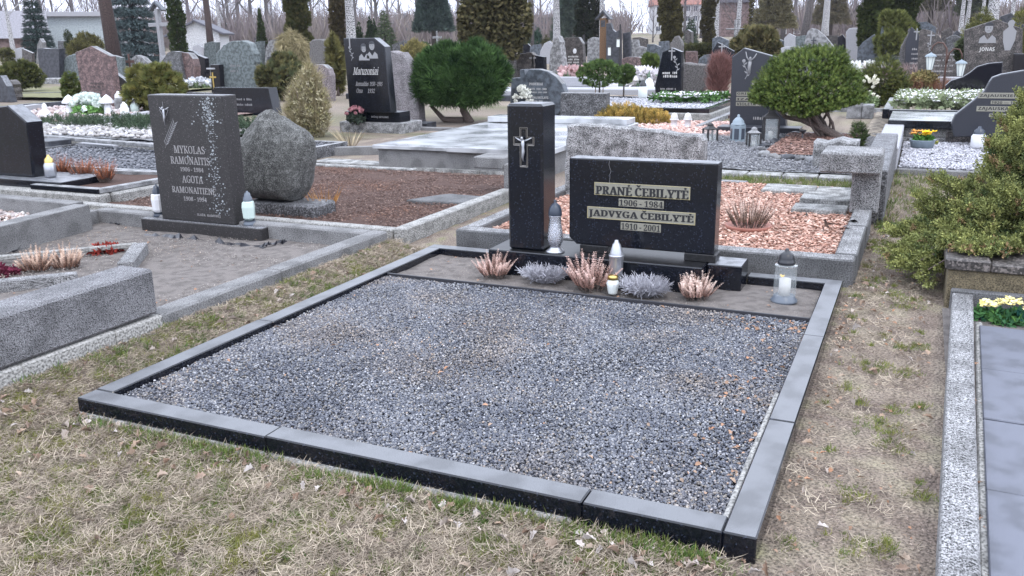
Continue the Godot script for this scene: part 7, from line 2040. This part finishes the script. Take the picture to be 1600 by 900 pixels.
# a plain small building: wall, roof, windows with panes
func building(called: String, label: String, at: Vector3, turn: float, w: float, h: float, d: float, wall: Material, roof: Material, pitch: float, rows: int, cols: int, win := Vector2(1.2, 1.4), gable_front := false) -> Node3D:
	var o := thing(called, label, "building", at, turn)
	put("wall", box_mesh(Vector3(-w / 2, -1.0, -d), Vector3(w / 2, h, 0), .02), wall, o)
	if pitch > 0.0:
		if gable_front:
			put("gable", prism_mesh(v2([-w / 2, 0, w / 2, 0, 0, pitch]), d - .02, .01), wall, o, Vector3(0, h, -d / 2))
			for s in [-1.0, 1.0]:
				var l := Vector2(w / 2, pitch).length() + .5
				var r := put("roof", box_mesh(Vector3(0, 0, -d - .4), Vector3(l, .18, .4), .02), roof, o, Vector3(0, h + pitch, 0))
				r.rotation.z = -s * atan2(pitch, w / 2) if s > 0 else PI + atan2(pitch, w / 2)
		else:
			var r := MB.new()
			var a := Vector3(-w / 2 - .4, h - .1, .5); var b := Vector3(w / 2 + .4, h - .1, .5)
			var c := Vector3(-w / 2 - .4, h - .1, -d - .5); var e := Vector3(w / 2 + .4, h - .1, -d - .5)
			var p := Vector3(-w / 2 - .4, h + pitch, -d / 2); var q := Vector3(w / 2 + .4, h + pitch, -d / 2)
			r.quad(a, b, q, p); r.quad(c, p, q, e); r.tri(a, p, c); r.tri(b, e, q); r.quad(a, c, e, b)
			put("roof", r.done(), roof, o)
	else:
		put("roof", box_mesh(Vector3(-w / 2 - .5, h, -d - .5), Vector3(w / 2 + .5, h + .45, .6), .03), roof, o)
	for r in rows:
		for c in cols:
			var x := -w / 2 + w * (c + .5) / cols
			var y := h * (r + .55) / rows
			var f := MB.new()
			f.box(Vector3(-win.x / 2 - .1, -win.y / 2 - .1, 0), Vector3(-win.x / 2, win.y / 2 + .1, .08), .01)
			f.box(Vector3(win.x / 2, -win.y / 2 - .1, 0), Vector3(win.x / 2 + .1, win.y / 2 + .1, .08), .01)
			f.box(Vector3(-win.x / 2, win.y / 2, 0), Vector3(win.x / 2, win.y / 2 + .1, .08), .01)
			f.box(Vector3(-win.x / 2, -win.y / 2 - .1, 0), Vector3(win.x / 2, -win.y / 2, .08), .01)
			f.box(Vector3(-.04, -win.y / 2, 0), Vector3(.04, win.y / 2, .07), .01)
			var n := put("window", f.done(), M.white, o, Vector3(x, y, .005))
			put("pane", box_mesh(Vector3(-win.x / 2, -win.y / 2, .0), Vector3(win.x / 2, win.y / 2, .03), .005), M.pane, n)
	return o

func far_buildings() -> void:
	R.seed = 421
	var hall := building("flat_roofed_hall", "blue grey flat roofed hall with a white fascia behind the dark spruce", Vector3(-77.22, 0.9, -60.685), .95, 11.0, 3.575, 16.0, M.render_grey, M.white_stone, 0.0, 0, 0)
	building("grey_hut", "small grey hut with a dark sloping roof behind the black sweeping headstone", Vector3(-63.139, 0.8, -64.149), .55, 4.6, 1.9, 5.0, M.render_white, M.roof_dark, 1.1, 0, 0, Vector2(1, 1), true)
	building("pale_cottage", "low pale roofed cottage far behind the small thuja", Vector3(-93.875, 1.525, -114.275), .4, 9.0, 2.4, 6.0, M.render_grey, M.roof_grey, 1.8, 1, 3, Vector2(1.4, 1.2))
	building("pale_shed", "far pale shed with white frames between the thujas", Vector3(-88.093, 1.525, -118.713), .3, 5.0, 2.6, 5.0, M.render_white, M.roof_grey, 0.0, 1, 2, Vector2(1.3, 1.2))
	var gh := building("green_house", "green boarded house with a white attic window and a grey pitched roof", Vector3(-71.752, 1.4, -117.562), .75, 4.6, 1.793, 8.0, M.green_boards, M.roof_grey, 2.5, 0, 0, Vector2(1, 1), true)
	var f := put("window", box_mesh(Vector3(-.4, 0, 0), Vector3(.4, .9, .08), .01), M.white, gh, Vector3(-.1, 2.3, .01))
	put("pane", box_mesh(Vector3(-.3, .1, .081), Vector3(-.03, .8, .1), .01), M.pane, f)
	put("pane", box_mesh(Vector3(.03, .1, .081), Vector3(.3, .8, .1), .01), M.pane, f)
	var vr := thing("veranda_glazing", "pale glazed veranda on the green boarded house", "veranda", Vector3(-70.897, 1.381, -116.326), .75)
	for i in 6:
		put("pane", box_mesh(Vector3(-2.2 + i * .74, .3, 0), Vector3(-1.5 + i * .74, 1.7, .06), .01), M.granite_blue, vr)
	building("school_building", "long white three storey building with an orange roof between two thujas", Vector3(-48.433, 2.337, -206.939), .38, 18.5, 6.5, 12.0, M.render_white, M.roof_orange, 2.6, 3, 11, Vector2(.85, 1.1))
	building("brick_house", "tall brown brick house behind the birches", Vector3(-27.51, 1.525, -144.935), .3, 4.6, 5.192, 9.0, M.brick_brown, M.roof_dark, 0.0, 0, 0)
	building("brown_pavilion", "low brown flat roofed pavilion with dark windows", Vector3(-14.075, 1.15, -116.673), .25, 7.6, 2.198, 6.0, M.brick_brown, M.roof_dark, 0.0, 1, 3, Vector2(1.5, 1.1))
	building("red_roofed_house", "greyish pink roofed house at the edge behind a fence", Vector3(-76.184, 0.838, -53.859), .9, 7.0, 1.7, 5.0, M.brick_brown, M.roof_grey, 2.4, 0, 0)
	building("white_shop", "low white shop front seen between the pine trunks", Vector3(3.017, 1.525, -147.515), .0, 12.0, 2.171, 5.0, M.render_white, M.roof_grey, 0.0, 1, 5, Vector2(1.3, 1.3))
	building("green_shed", "far green shed behind the round yews", Vector3(-58.448, 1.4, -124.607), .4, 14.0, 3.4, 5.0, M.green_boards, M.roof_grey, 0.0, 0, 0)
	var wc := thing("wayside_cross", "tall white wayside cross with a small roof near the blue spruce", "cross", Vector3(-32.484, 0.225, -29.786))
	var wm := MB.new()
	wm.box(Vector3(-.1, 0, -.1), Vector3(.1, 3.0, .1), .02)
	wm.box(Vector3(-.62, 2.2, -.075), Vector3(.62, 2.38, .075), .02)
	put("cross", wm.done(), M.white_stone, wc)
	put("roof", prism_mesh(v2([-.45, 0, 0, .4, .45, 0, .36, -.05, 0, .28, -.36, -.05]), .3, .01), M.granite_blue, wc, Vector3(0, 2.95, 0))
	put("foot", prism_mesh(v2([-.1, .9, .1, .9, .35, .25, .8, 0, -.3, 0, -.2, .3]), .25, .03), M.white_stone, wc)
	var wc2 := thing("white_cross", "slim white cross on a stepped base under the bluish pine", "cross", Vector3(-31.79, 0.475, -55.201))
	thin_cross(wc2, Vector3(0, .3, 0), 1.5, M.granite_pale)
	put("base", box_mesh(Vector3(-.6, 0, -.3), Vector3(.6, .3, .3), .02), M.white_stone, wc2)
	var fc := thing("white_fence", "short white picket fence round a grave under the bluish pine", "fence", Vector3(-29.955, 0.45, -53.926))
	for i in 10:
		put("picket", box_mesh(Vector3(-.04, 0, 0), Vector3(.04, .75, .03), .005), M.white, fc, Vector3(-.9 + i * .2, 0, 0))
	put("rail", box_mesh(Vector3(-1, .5, -.03), Vector3(1, .56, -.002), .005), M.white, fc)

func far_trees() -> void:
	R.seed = 441
	var dk := L2(.05, .062, .022)
	var br := L2(.11, .095, .04)
	var gr := L2(.045, .075, .03)
	var gy := L2(.10, .14, .045)
	# evergreens that stand among the graves
	spruce_tree("blue_spruce", "big blue green spruce behind the niche headstone", Vector3(-36.195, 0.275, -31.695), 3.0, 7.5, 8500, L2(.05, .078, .08), L2(.15, .19, .19), .0, "", "yew", .26)
	spruce_tree("dark_spruce", "dark narrow spruce before the blue grey hall", Vector3(-56.36, 0.55, -41.938), 2.5, 5.6, 4200, L2(.02, .038, .035), L2(.06, .085, .075), .0, "", "yew", .26)
	spruce_tree("young_spruce", "young pointed spruce right of the birch behind the portrait headstone", Vector3(-37.115, 0.525, -56.688), 2.3, 3.449, 1500, L2(.04, .06, .03), L2(.11, .14, .07), .0, "", "yew", .3)
	spruce_tree("small_spruce", "small dark spruce before the white building with the orange roof", Vector3(-18.136, 0.65, -75.381), 1.5, 2.653, 900, L2(.03, .05, .03), L2(.07, .10, .06), .0, "", "yew", .28)
	thuja_tree("thuja", "dark green thuja right of the white wayside cross", Vector3(-30.541, 0.2, -28.901), .8, 6.0, 1500, dk, gr)
	thuja_tree("thuja", "slim pointed thuja alone between two far cottages", Vector3(-39.336, 0.425, -45.198), .68, 3.266, 1100, dk, gr, .12)
	thuja_tree("thuja", "tall massive olive thuja behind the straw coloured shrub", Vector3(-25.268, 0.175, -30.845), 1.25, 8.0, 3400, dk, br, .5)
	thuja_tree("thuja", "brownish thuja leaning on the birch behind the portrait headstone", Vector3(-26.161, 0.225, -35.152), .95, 6.5, 1800, L2(.06, .05, .025), L2(.15, .12, .06), .5)
	thuja_tree("thuja", "short brown thuja stump-like behind the portrait headstone", Vector3(-29.845, 0.3, -39.895), .5, 2.438, 500, L2(.06, .05, .025), L2(.13, .10, .06), .7)
	thuja_tree("thuja", "dark blunt thuja left of a twin near the young spruce", Vector3(-39.141, 0.55, -57.762), .8, 2.795, 700, L2(.025, .04, .02), gr, .25)
	thuja_tree("thuja", "slender dark thuja right of its blunt twin near the young spruce", Vector3(-39.939, 0.575, -59.629), .6, 2.718, 500, L2(.025, .04, .02), gr, .15)
	thuja_tree("thuja", "low dark thuja beside the birch behind the portrait headstone", Vector3(-36.492, 0.475, -52.319), .8, 2.339, 500, L2(.025, .04, .02), gr, .3)
	thuja_tree("thuja", "huge conical brown green thuja behind the blue grey headstone", Vector3(-13.816, 0.35, -51.726), 1.55, 6.4, 3600, L2(.055, .05, .02), L2(.13, .115, .045), .4)
	thuja_tree("thuja", "tall brown thuja beside the birch before the brick house", Vector3(-12.458, 0.4, -56.163), 1.02, 6.6, 2600, L2(.05, .045, .02), L2(.115, .10, .045), .6)
	thuja_tree("thuja", "thin olive thuja before the brick house", Vector3(-13.275, 0.65, -76.376), .6, 6.5, 800, L2(.09, .08, .03), L2(.18, .16, .06), .5)
	thuja_tree("thuja", "left half of the tall dark green thuja pair behind the triangular slab", Vector3(-1.792, 0.2, -41.489), 1.5, 7.0, 3600, L2(.03, .045, .014), L2(.08, .095, .03), .6)
	thuja_tree("thuja", "right half of the tall dark green thuja pair behind the dark inscribed stone", Vector3(-0.653, 0.212, -42.529), 1.6, 7.0, 3600, L2(.03, .045, .014), L2(.075, .09, .03), .6)
	thuja_tree("thuja", "dark rounded thuja behind the black iron cross", Vector3(-20.806, 0.425, -55.829), 1.4, 5.6, 1700, L2(.018, .026, .016), L2(.05, .055, .03), .5)
	thuja_tree("thuja", "near black thuja behind the carved shrine post", Vector3(-20.732, 0.45, -57.978), 1.0, 5.4, 1100, L2(.018, .024, .016), L2(.05, .055, .03), .5)
	# the brown cedar with visible trunks
	var cd := thing("brown_cedar", "broad brown green cedar with shaggy hanging foliage and pale bare trunks", "tree", Vector3(-13.783, 0.063, -27.374))
	for x in [-.05, .48, .62]:
		var mb := MB.new(true)
		mb.tube([Vector3(x, 0, 0), Vector3(x * 1.03, 1.2, .02), Vector3(x * .9, 3.2, 0)], [.1, .08, .05], 7)
		put("trunk", mb.done(), M.bark_grey, cd)
	crown(cd, "crown", [[Vector3(-.75, 2.3, 0), Vector3(.8, 1.1, .8)], [Vector3(.0, 2.2, .1), Vector3(.9, 1.2, .8)], [Vector3(.7, 2.2, 0), Vector3(.65, 1.0, .7)], [Vector3(0, 3.3, 0), Vector3(1.2, 1.4, 1.0)], [Vector3(-.2, 1.55, .1), Vector3(.45, .7, .5)], [Vector3(.55, 1.4, .1), Vector3(.42, .6, .45)], [Vector3(-1.1, 1.9, 0), Vector3(.5, .8, .5)]], 11000, "thuja", .15, L2(.05, .05, .022), L2(.17, .145, .07), -.5, .55, .5)
	# shrubs among the far graves
	bush("flat olive spreading yew behind the pink headstone", "shrub", "shrub", Vector3(-42.988, 0.359, -34.312), 2.3, 1.9, 1500, "juniper", .3, L2(.09, .085, .03), L2(.20, .18, .07))
	bush("yellow green fuzzy bush behind the umbrella pine", "shrub", "shrub", Vector3(-19.813, 0.139, -31.679), 1.5, 1.5, 1300, "juniper", .25, L2(.16, .15, .06), L2(.40, .33, .13))
	bush("olive box bush beside the portrait headstone's near edge", "shrub", "shrub", Vector3(-15.909, -0.002, -20.322), .75, 1.7, 800, "thuja", .2, L2(.11, .11, .045), L2(.24, .21, .08))
	bush("dark clipped bush over the portrait headstone's shoulder", "shrub", "shrub", Vector3(-30.527, 0.316, -41.174), .9, 1.1, 500, "yew", .2, L2(.03, .05, .02), L2(.08, .11, .04))
	bush("square topped brown clipped bush right of the white metal cross", "shrub", "clipped_bush", Vector3(-5.996, 0.133, -35.975), 2.25, 1.95, 2600, "thuja", .22, L2(.085, .085, .035), L2(.25, .21, .10))
	bush("yellow green feathery arborvitae before the dark thuja pair", "shrub", "shrub", Vector3(-0.859, 0.163, -38.523), 1.7, 2.531, 2200, "thuja", .24, L2(.09, .105, .03), L2(.23, .24, .08))
	bush("small bright green conifer beside the wide pink headstone", "shrub", "shrub", Vector3(-8.285, 0.041, -28.025), .72, .98, 700, "thuja", .16, L2(.05, .08, .02), L2(.14, .18, .04))
	bush("ivy green shrub behind the green boarded house's foot", "shrub", "shrub", Vector3(-29.562, 0.4, -49.568), 1.3, 1.1, 500, "leafy", .2, L2(.06, .08, .04), L2(.12, .15, .07))
	bush("olive green shrub between the birch clump and the tall gabled headstone", "shrub", "shrub", Vector3(2.213, 0.15, -37.495), 1.5, 2.284, 1100, "juniper", .26, L2(.09, .10, .03), L2(.22, .21, .08))
	bush("yellow green shrub at the top edge beyond the dark roof-like slab", "shrub", "shrub", Vector3(3.95, 0.175, -39.382), 1.7, 2.498, 1000, "juniper", .26, L2(.10, .11, .03), L2(.26, .24, .08))
	bush("dull green shrub beside the tall gabled headstone's open flank", "shrub", "shrub", Vector3(1.487, 0.064, -31.022), .5, 1.4, 500, "thuja", .2, L2(.05, .065, .03), L2(.1, .12, .06))
	bush("small olive bush behind the two-part dark headstone", "shrub", "shrub", Vector3(-52.19, 0.461, -36.355), 1.2, 1.1, 400, "thuja", .22, L2(.08, .085, .03), L2(.17, .16, .06))
	bush("little dark bush before the hall, by the small post-like stone", "shrub", "shrub", Vector3(-50.501, 0.475, -39.648), .85, 2.372, 500, "juniper", .22, L2(.03, .045, .02), L2(.08, .09, .03))
	bush("low round dark bush beside the little dark bush before the hall", "shrub", "shrub", Vector3(-53.042, 0.525, -42.843), .9, 2.053, 400, "juniper", .22, L2(.03, .045, .02), L2(.08, .09, .03))
	for d in [[819, "round green yew left of a row behind the low black stone"], [838, "taller round yew in the middle of the row behind the low black stone"], [856, "round yew nearest the birch in the row behind the low black stone"]]:
		pass
	bush("round green yew behind the brown cedar's trunks", "shrub", "clipped_bush", Vector3(-28.428, 0.55, -63.551), 1.1, 1.5, 500, "yew", .24, L2(.03, .055, .035), L2(.07, .11, .06))
	bush("domed bluish yew in the middle, left of the birch and obelisk", "shrub", "clipped_bush", Vector3(-28.415, 0.575, -65.732), 1.0, 1.8, 500, "yew", .24, L2(.03, .06, .04), L2(.06, .11, .07))
	bush("olive yew touching the birch behind the obelisk", "shrub", "clipped_bush", Vector3(-27.318, 0.562, -65.105), .8, 1.25, 400, "yew", .24, L2(.06, .06, .025), L2(.11, .11, .05))
	var hg := thing("clipped_hedge", "long low clipped hedge behind the small square pink stone", "hedge", Vector3(-10.169, 0.236, -43.524))
	crown(hg, "foliage", [[Vector3(-.9, .5, 0), Vector3(.6, .55, .4)], [Vector3(-.3, .5, 0), Vector3(.6, .55, .4)], [Vector3(.3, .5, 0), Vector3(.6, .55, .4)], [Vector3(.85, .5, 0), Vector3(.55, .55, .4)]], 1500, "thuja", .2, L2(.045, .055, .02), L2(.15, .14, .06), .4)
	# pines with dark crowns, seen mostly as trunks
	var pine_label := ["thick red brown pine trunk left of the blue spruce", "slender brown pine trunk right of the grey hut", "leaning grey pine trunk before the brown pavilion", "dark pine trunk between the brick house and the pavilion", "straight dark pine trunk right of the birches near the cedar"]
	var k := 0
	for d in [[Vector3(-32.483, 0.2, -26.864), .27, 11.0, -.05], [Vector3(-53.981, 0.65, -56.288), .25, 13.0, .0], [Vector3(-6.646, 0.425, -59.147), .22, 12.0, .12], [Vector3(-11.964, 0.775, -86.697), .2, 13.0, .03], [Vector3(-22.464, 0.375, -50.877), .1, 10.0, 0.0]]:
		var o := thing("pine_tree", pine_label[k], "tree", d[0])
		var mb := MB.new(true)
		mb.tube([Vector3(-d[3] * 3, 0, 0), Vector3(0, 3.0, 0), Vector3(d[3] * 6, 6.5, 0), Vector3(d[3] * 9, d[2], 0)], [d[1] * 1.25, d[1], d[1] * .8, d[1] * .3], 10)
		put("trunk", mb.done(), [M.bark_red, M.bark_red, M.bark_grey, M.bark_grey, M.bark_grey][k], o)
		crown(o, "crown", [[Vector3(d[3] * 9, d[2] - .5, 0), Vector3(2.2, 1.5, 2.2)], [Vector3(1.0, d[2] - 2.2, 0), Vector3(1.6, .8, 1.5)], [Vector3(-1.2, d[2] - 3.0, .3), Vector3(1.4, .7, 1.4)]], 900, "pine", .4, L2(.03, .05, .028), L2(.07, .10, .05), .6, .4)
		k += 1
	var bp := spruce_tree("bluish_pine", "wide bluish green pine with drooping boughs above the white cross", Vector3(-37.866, 0.625, -65.553), 4.4, 8.5, 2600, L2(.035, .055, .05), L2(.09, .125, .105), .28, "", "pine", .5)
	spruce_tree("hemlock", "airy grey green conifer behind the birch and the oval photo stone", Vector3(-31.644, 0.775, -81.672), 4.2, 9.0, 1600, L2(.05, .075, .06), L2(.12, .15, .11), .15, "", "pine", .5)
	spruce_tree("larch", "airy olive larch behind the square topped brown bush", Vector3(-11.125, 0.625, -74.695), 4.6, 8.0, 1500, L2(.13, .12, .065), L2(.25, .22, .13), .25, "", "pine", .4)
	spruce_tree("larch", "thin brown larch behind the brown pavilion", Vector3(-8.784, 0.9, -97.124), 5.0, 9.0, 1200, L2(.11, .10, .06), L2(.2, .17, .11), .25, "", "pine", .45)
	spruce_tree("larch", "brownish larch left of the kiosk behind the thuja pair", Vector3(0.522, 1.025, -107.539), 6.0, 10.0, 1300, L2(.10, .09, .06), L2(.16, .14, .09), .35, "", "pine", .5)
	spruce_tree("larch", "dark larch above the white shop front", Vector3(4.408, 0.963, -102.46), 5.0, 10.0, 1300, L2(.045, .055, .035), L2(.1, .11, .06), .3, "", "pine", .5)
	# birches
	var birch := bare_tree("birch_tree", "thick white birch trunk behind the portrait headstone", Vector3(-24.544, 0.2, -33.84), 11.0, .27, M.birch_bark, 91, "", .42, 4, .3)
	var bl := ["white birch behind the rough pointed obelisk", "thin white birch behind the carved shrine post", "leaning white birch beside the tall brown thuja", "white birch before the brick house", "pale birch right of the leaning pine trunk", "stout white birch behind the tall gabled headstone", "slim birch left of a twin before the white shop", "slim birch right of its twin before the white shop", "thin birch between the shop and the stout birch", "thin birch near the dark roof-like slab", "thin pale birch left of the grey hut", "far birch before the red roofed house"]
	k = 0
	for d in [[Vector3(-21.772, 0.4, -53.324), 1.05], [Vector3(-18.338, 0.375, -52.456), .8], [Vector3(-14.037, 0.525, -66.051), 1.0], [Vector3(-11.753, 0.475, -62.426), .85], [Vector3(-7.747, 0.7, -81.151), 1.3], [Vector3(2.954, 0.225, -43.464), 1.1], [Vector3(2.577, 0.575, -71.505), .75], [Vector3(2.981, 0.6, -73.493), .75], [Vector3(4.577, 0.775, -87.439), .8], [Vector3(5.432, 0.525, -67.353), .7], [Vector3(-73.468, 1.025, -79.119), .9], [Vector3(-66.922, 0.7, -47.882), .8]]:
		dup(birch, d[0], k * 1.3, bl[k], d[1])
		k += 1
	# the bare wood beyond the cemetery
	var kinds := []
	kinds.append(bare_tree("bare_tree", "leafless tree in the wood beyond the cemetery", Vector3(-79.319, 1.15, -87.303), 17.0, .26, M.bark_grey, 92, "bare trees beyond the cemetery", .22, 5, .7))
	kinds.append(bare_tree("bare_tree", "leafless tree in the wood beyond the cemetery", Vector3(-72.815, 1.338, -111.012), 19.0, .3, M.bark_grey, 93, "bare trees beyond the cemetery", .28, 5, .9))
	kinds.append(bare_tree("bare_tree", "low bushy leafless tree in the wood beyond the cemetery", Vector3(-36.267, 1.212, -117.065), 8.5, .11, M.bark_grey, 94, "low bare trees beyond the cemetery", .05, 5, .5))
	kinds.append(bare_tree("bare_tree", "low bushy leafless tree in the wood beyond the cemetery", Vector3(-29.335, 1.025, -103.466), 7.0, .09, M.bark_grey, 95, "low bare trees beyond the cemetery", .04, 5, .9))
	R.seed = 445
	for i in 260:
		var a := lerpf(-.26, 1.08, (i + R.randf()) / 260.0)
		var d := R.randf_range(112, 235)
		if a > .26 and a < .34 and d < 225: continue
		var p := Vector3(.32 - sin(a) * d, 0, 2.46 - cos(a) * d)
		p.y = ground_y(p.x, p.z)
		var n: Node3D = dup(kinds[[0, 2, 3, 1, 2, 3][i % 6]], p, R.randf() * TAU, kinds[[0, 2, 3, 1, 2, 3][i % 6]].get_meta("label"), R.randf_range(.75, 1.3))
	var us := []
	var uc := []
	for i in 10000:
		var a := R.randf_range(-.3, 1.1)
		var d := R.randf_range(105, 250)
		if a > .16 and a < .30 and d < 225: continue
		var p := Vector3(.32 - sin(a) * d, 0, 2.46 - cos(a) * d)
		p.y = ground_y(p.x, p.z)
		us.append(aim(p, Vector3.UP + rdir() * .2, R.randf_range(2.0, 6.0)))
		var c := L2(.21, .175, .185).lerp(L2(.25, .215, .19), R.randf()) * R.randf_range(.7, 1.1)
		uc.append(L2(c.r, c.g, c.b))
	scatter("undergrowth", S.twigs, M.tinted, us, uc)

# ---------------------------------------------------------------- the lie of the land
func ground() -> void:
	var xs := []
	var zs := []
	var x := -420.0
	while x < 420.0:
		xs.append(x)
		x += 30.0 if absf(x + 5) > 130 else (8.0 if absf(x + 4) > 42 else (1.0 if x < -8.0 or x > 2.5 else 0.055))
	var z := -430.0
	while z < 90.0:
		zs.append(z)
		z += 30.0 if z < -140 else (8.0 if z < -50 else (1.0 if z < -12.0 else (0.22 if z < -5.0 else (0.055 if z < 2.2 else 8.0))))
	var n1 := FastNoiseLite.new()
	n1.seed = 21
	n1.frequency = 0.55
	n1.fractal_octaves = 5
	var n2 := FastNoiseLite.new()
	n2.seed = 22
	n2.frequency = 4.0
	n2.fractal_octaves = 3
	var v := PackedVector3Array()
	var c := PackedColorArray()
	var idx := PackedInt32Array()
	var soil := L2(.32, .245, .20)
	var straw := L2(.38, .315, .245)
	var moss := L2(.21, .225, .075)
	var sand := L2(.37, .30, .25)
	for zz in zs:
		for xx in xs:
			var a := n1.get_noise_2d(xx, zz)
			var b := n2.get_noise_2d(xx, zz)
			var near: bool = xx > -8 and xx < 2.6 and zz > -9 and zz < 2.3
			v.append(Vector3(xx, ground_y(xx, zz) + (b * 0.009 + a * 0.012 - 0.012 + bank(xx, zz) if near else 0.0), zz))
			var col: Color = soil.lerp(straw, clampf(0.5 + b * 1.2, 0, 1))
			if near:
				var m := clampf((a * 0.5 + b * 0.9) * 2.2 + (0.30 if (xx < -1.2 and zz > 0.0) else -0.12), 0, 1)
				if xx > -0.02 and zz < 0.3: m *= 0.2
				col = col.lerp(moss, m)
				if zz < -6.3 and xx < -3.0: col = col.lerp(sand, 0.8)
			else:
				col = col.lerp(sand, clampf(a * 2.0 + 0.1, 0, 0.7)).lerp(L2(.20, .20, .10), clampf(-a * 2.5, 0, 0.8))
			col = col * (0.9 + 0.35 * b)
			c.append(L2(col.r, col.g, col.b))
	var w := xs.size()
	for k in zs.size() - 1:
		for i in w - 1:
			var p := k * w + i
			idx.append_array(PackedInt32Array([p, p + 1, p + w + 1, p, p + w + 1, p + w]))
	var st := SurfaceTool.new()
	st.begin(Mesh.PRIMITIVE_TRIANGLES)
	st.set_smooth_group(0)
	for i in v.size():
		st.set_color(c[i])
		st.add_vertex(v[i])
	for i in idx:
		st.add_index(i)
	st.generate_normals()
	struct("ground", st.commit(), M.ground)

func _ready() -> void:
	# camera, sky, light, exposure
	var cam := Camera3D.new()
	cam.name = "camera"
	cam.position = Vector3(0.321, 1.56, 2.4605)
	cam.rotation = Vector3(-0.27544, 0.43072, -0.01657)
	cam.fov = 36.363
	cam.near = 0.05
	cam.far = 900.0
	add_child(cam)
	cam.current = true
	var sky_mat := ProceduralSkyMaterial.new()
	sky_mat.sky_top_color = Color(0.90, 0.935, 1.0)
	sky_mat.sky_horizon_color = Color(0.72, 0.745, 0.81)
	sky_mat.sky_curve = 0.3
	sky_mat.ground_bottom_color = Color(0.3, 0.29, 0.28)
	sky_mat.ground_horizon_color = Color(0.5, 0.49, 0.49)
	sky_mat.sky_energy_multiplier = 1.65
	var env := Environment.new()
	env.background_mode = Environment.BG_SKY
	env.sky = Sky.new()
	env.sky.sky_material = sky_mat
	env.tonemap_mode = Environment.TONE_MAPPER_LINEAR
	env.tonemap_exposure = 1.1
	env.fog_enabled = true
	env.fog_density = 0.00025
	env.fog_light_color = Color(0.86, 0.86, 0.92)
	env.sdfgi_enabled = true
	env.ssao_enabled = true
	env.ssil_enabled = true
	var we := WorldEnvironment.new()
	we.name = "overcast_environment"
	we.environment = env
	add_child(we)
	var sun := DirectionalLight3D.new()
	sun.name = "veiled_sun"
	sun.light_energy = 0.32
	sun.light_color = Color(1.0, 0.985, 0.97)
	sun.light_angular_distance = 14.0
	sun.shadow_enabled = true
	sun.rotation = Vector3(-0.95, 0.7, 0)
	add_child(sun)

	make_materials()
	make_sprigs()
	ground()
	main_grave()
	ramon_grave()
	chip_grave()
	boulder_grave()
	right_side()
	near_ground_cover()
	mid_left()
	mid_centre()
	mid_right()
	far_graves()
	far_buildings()
	far_trees()
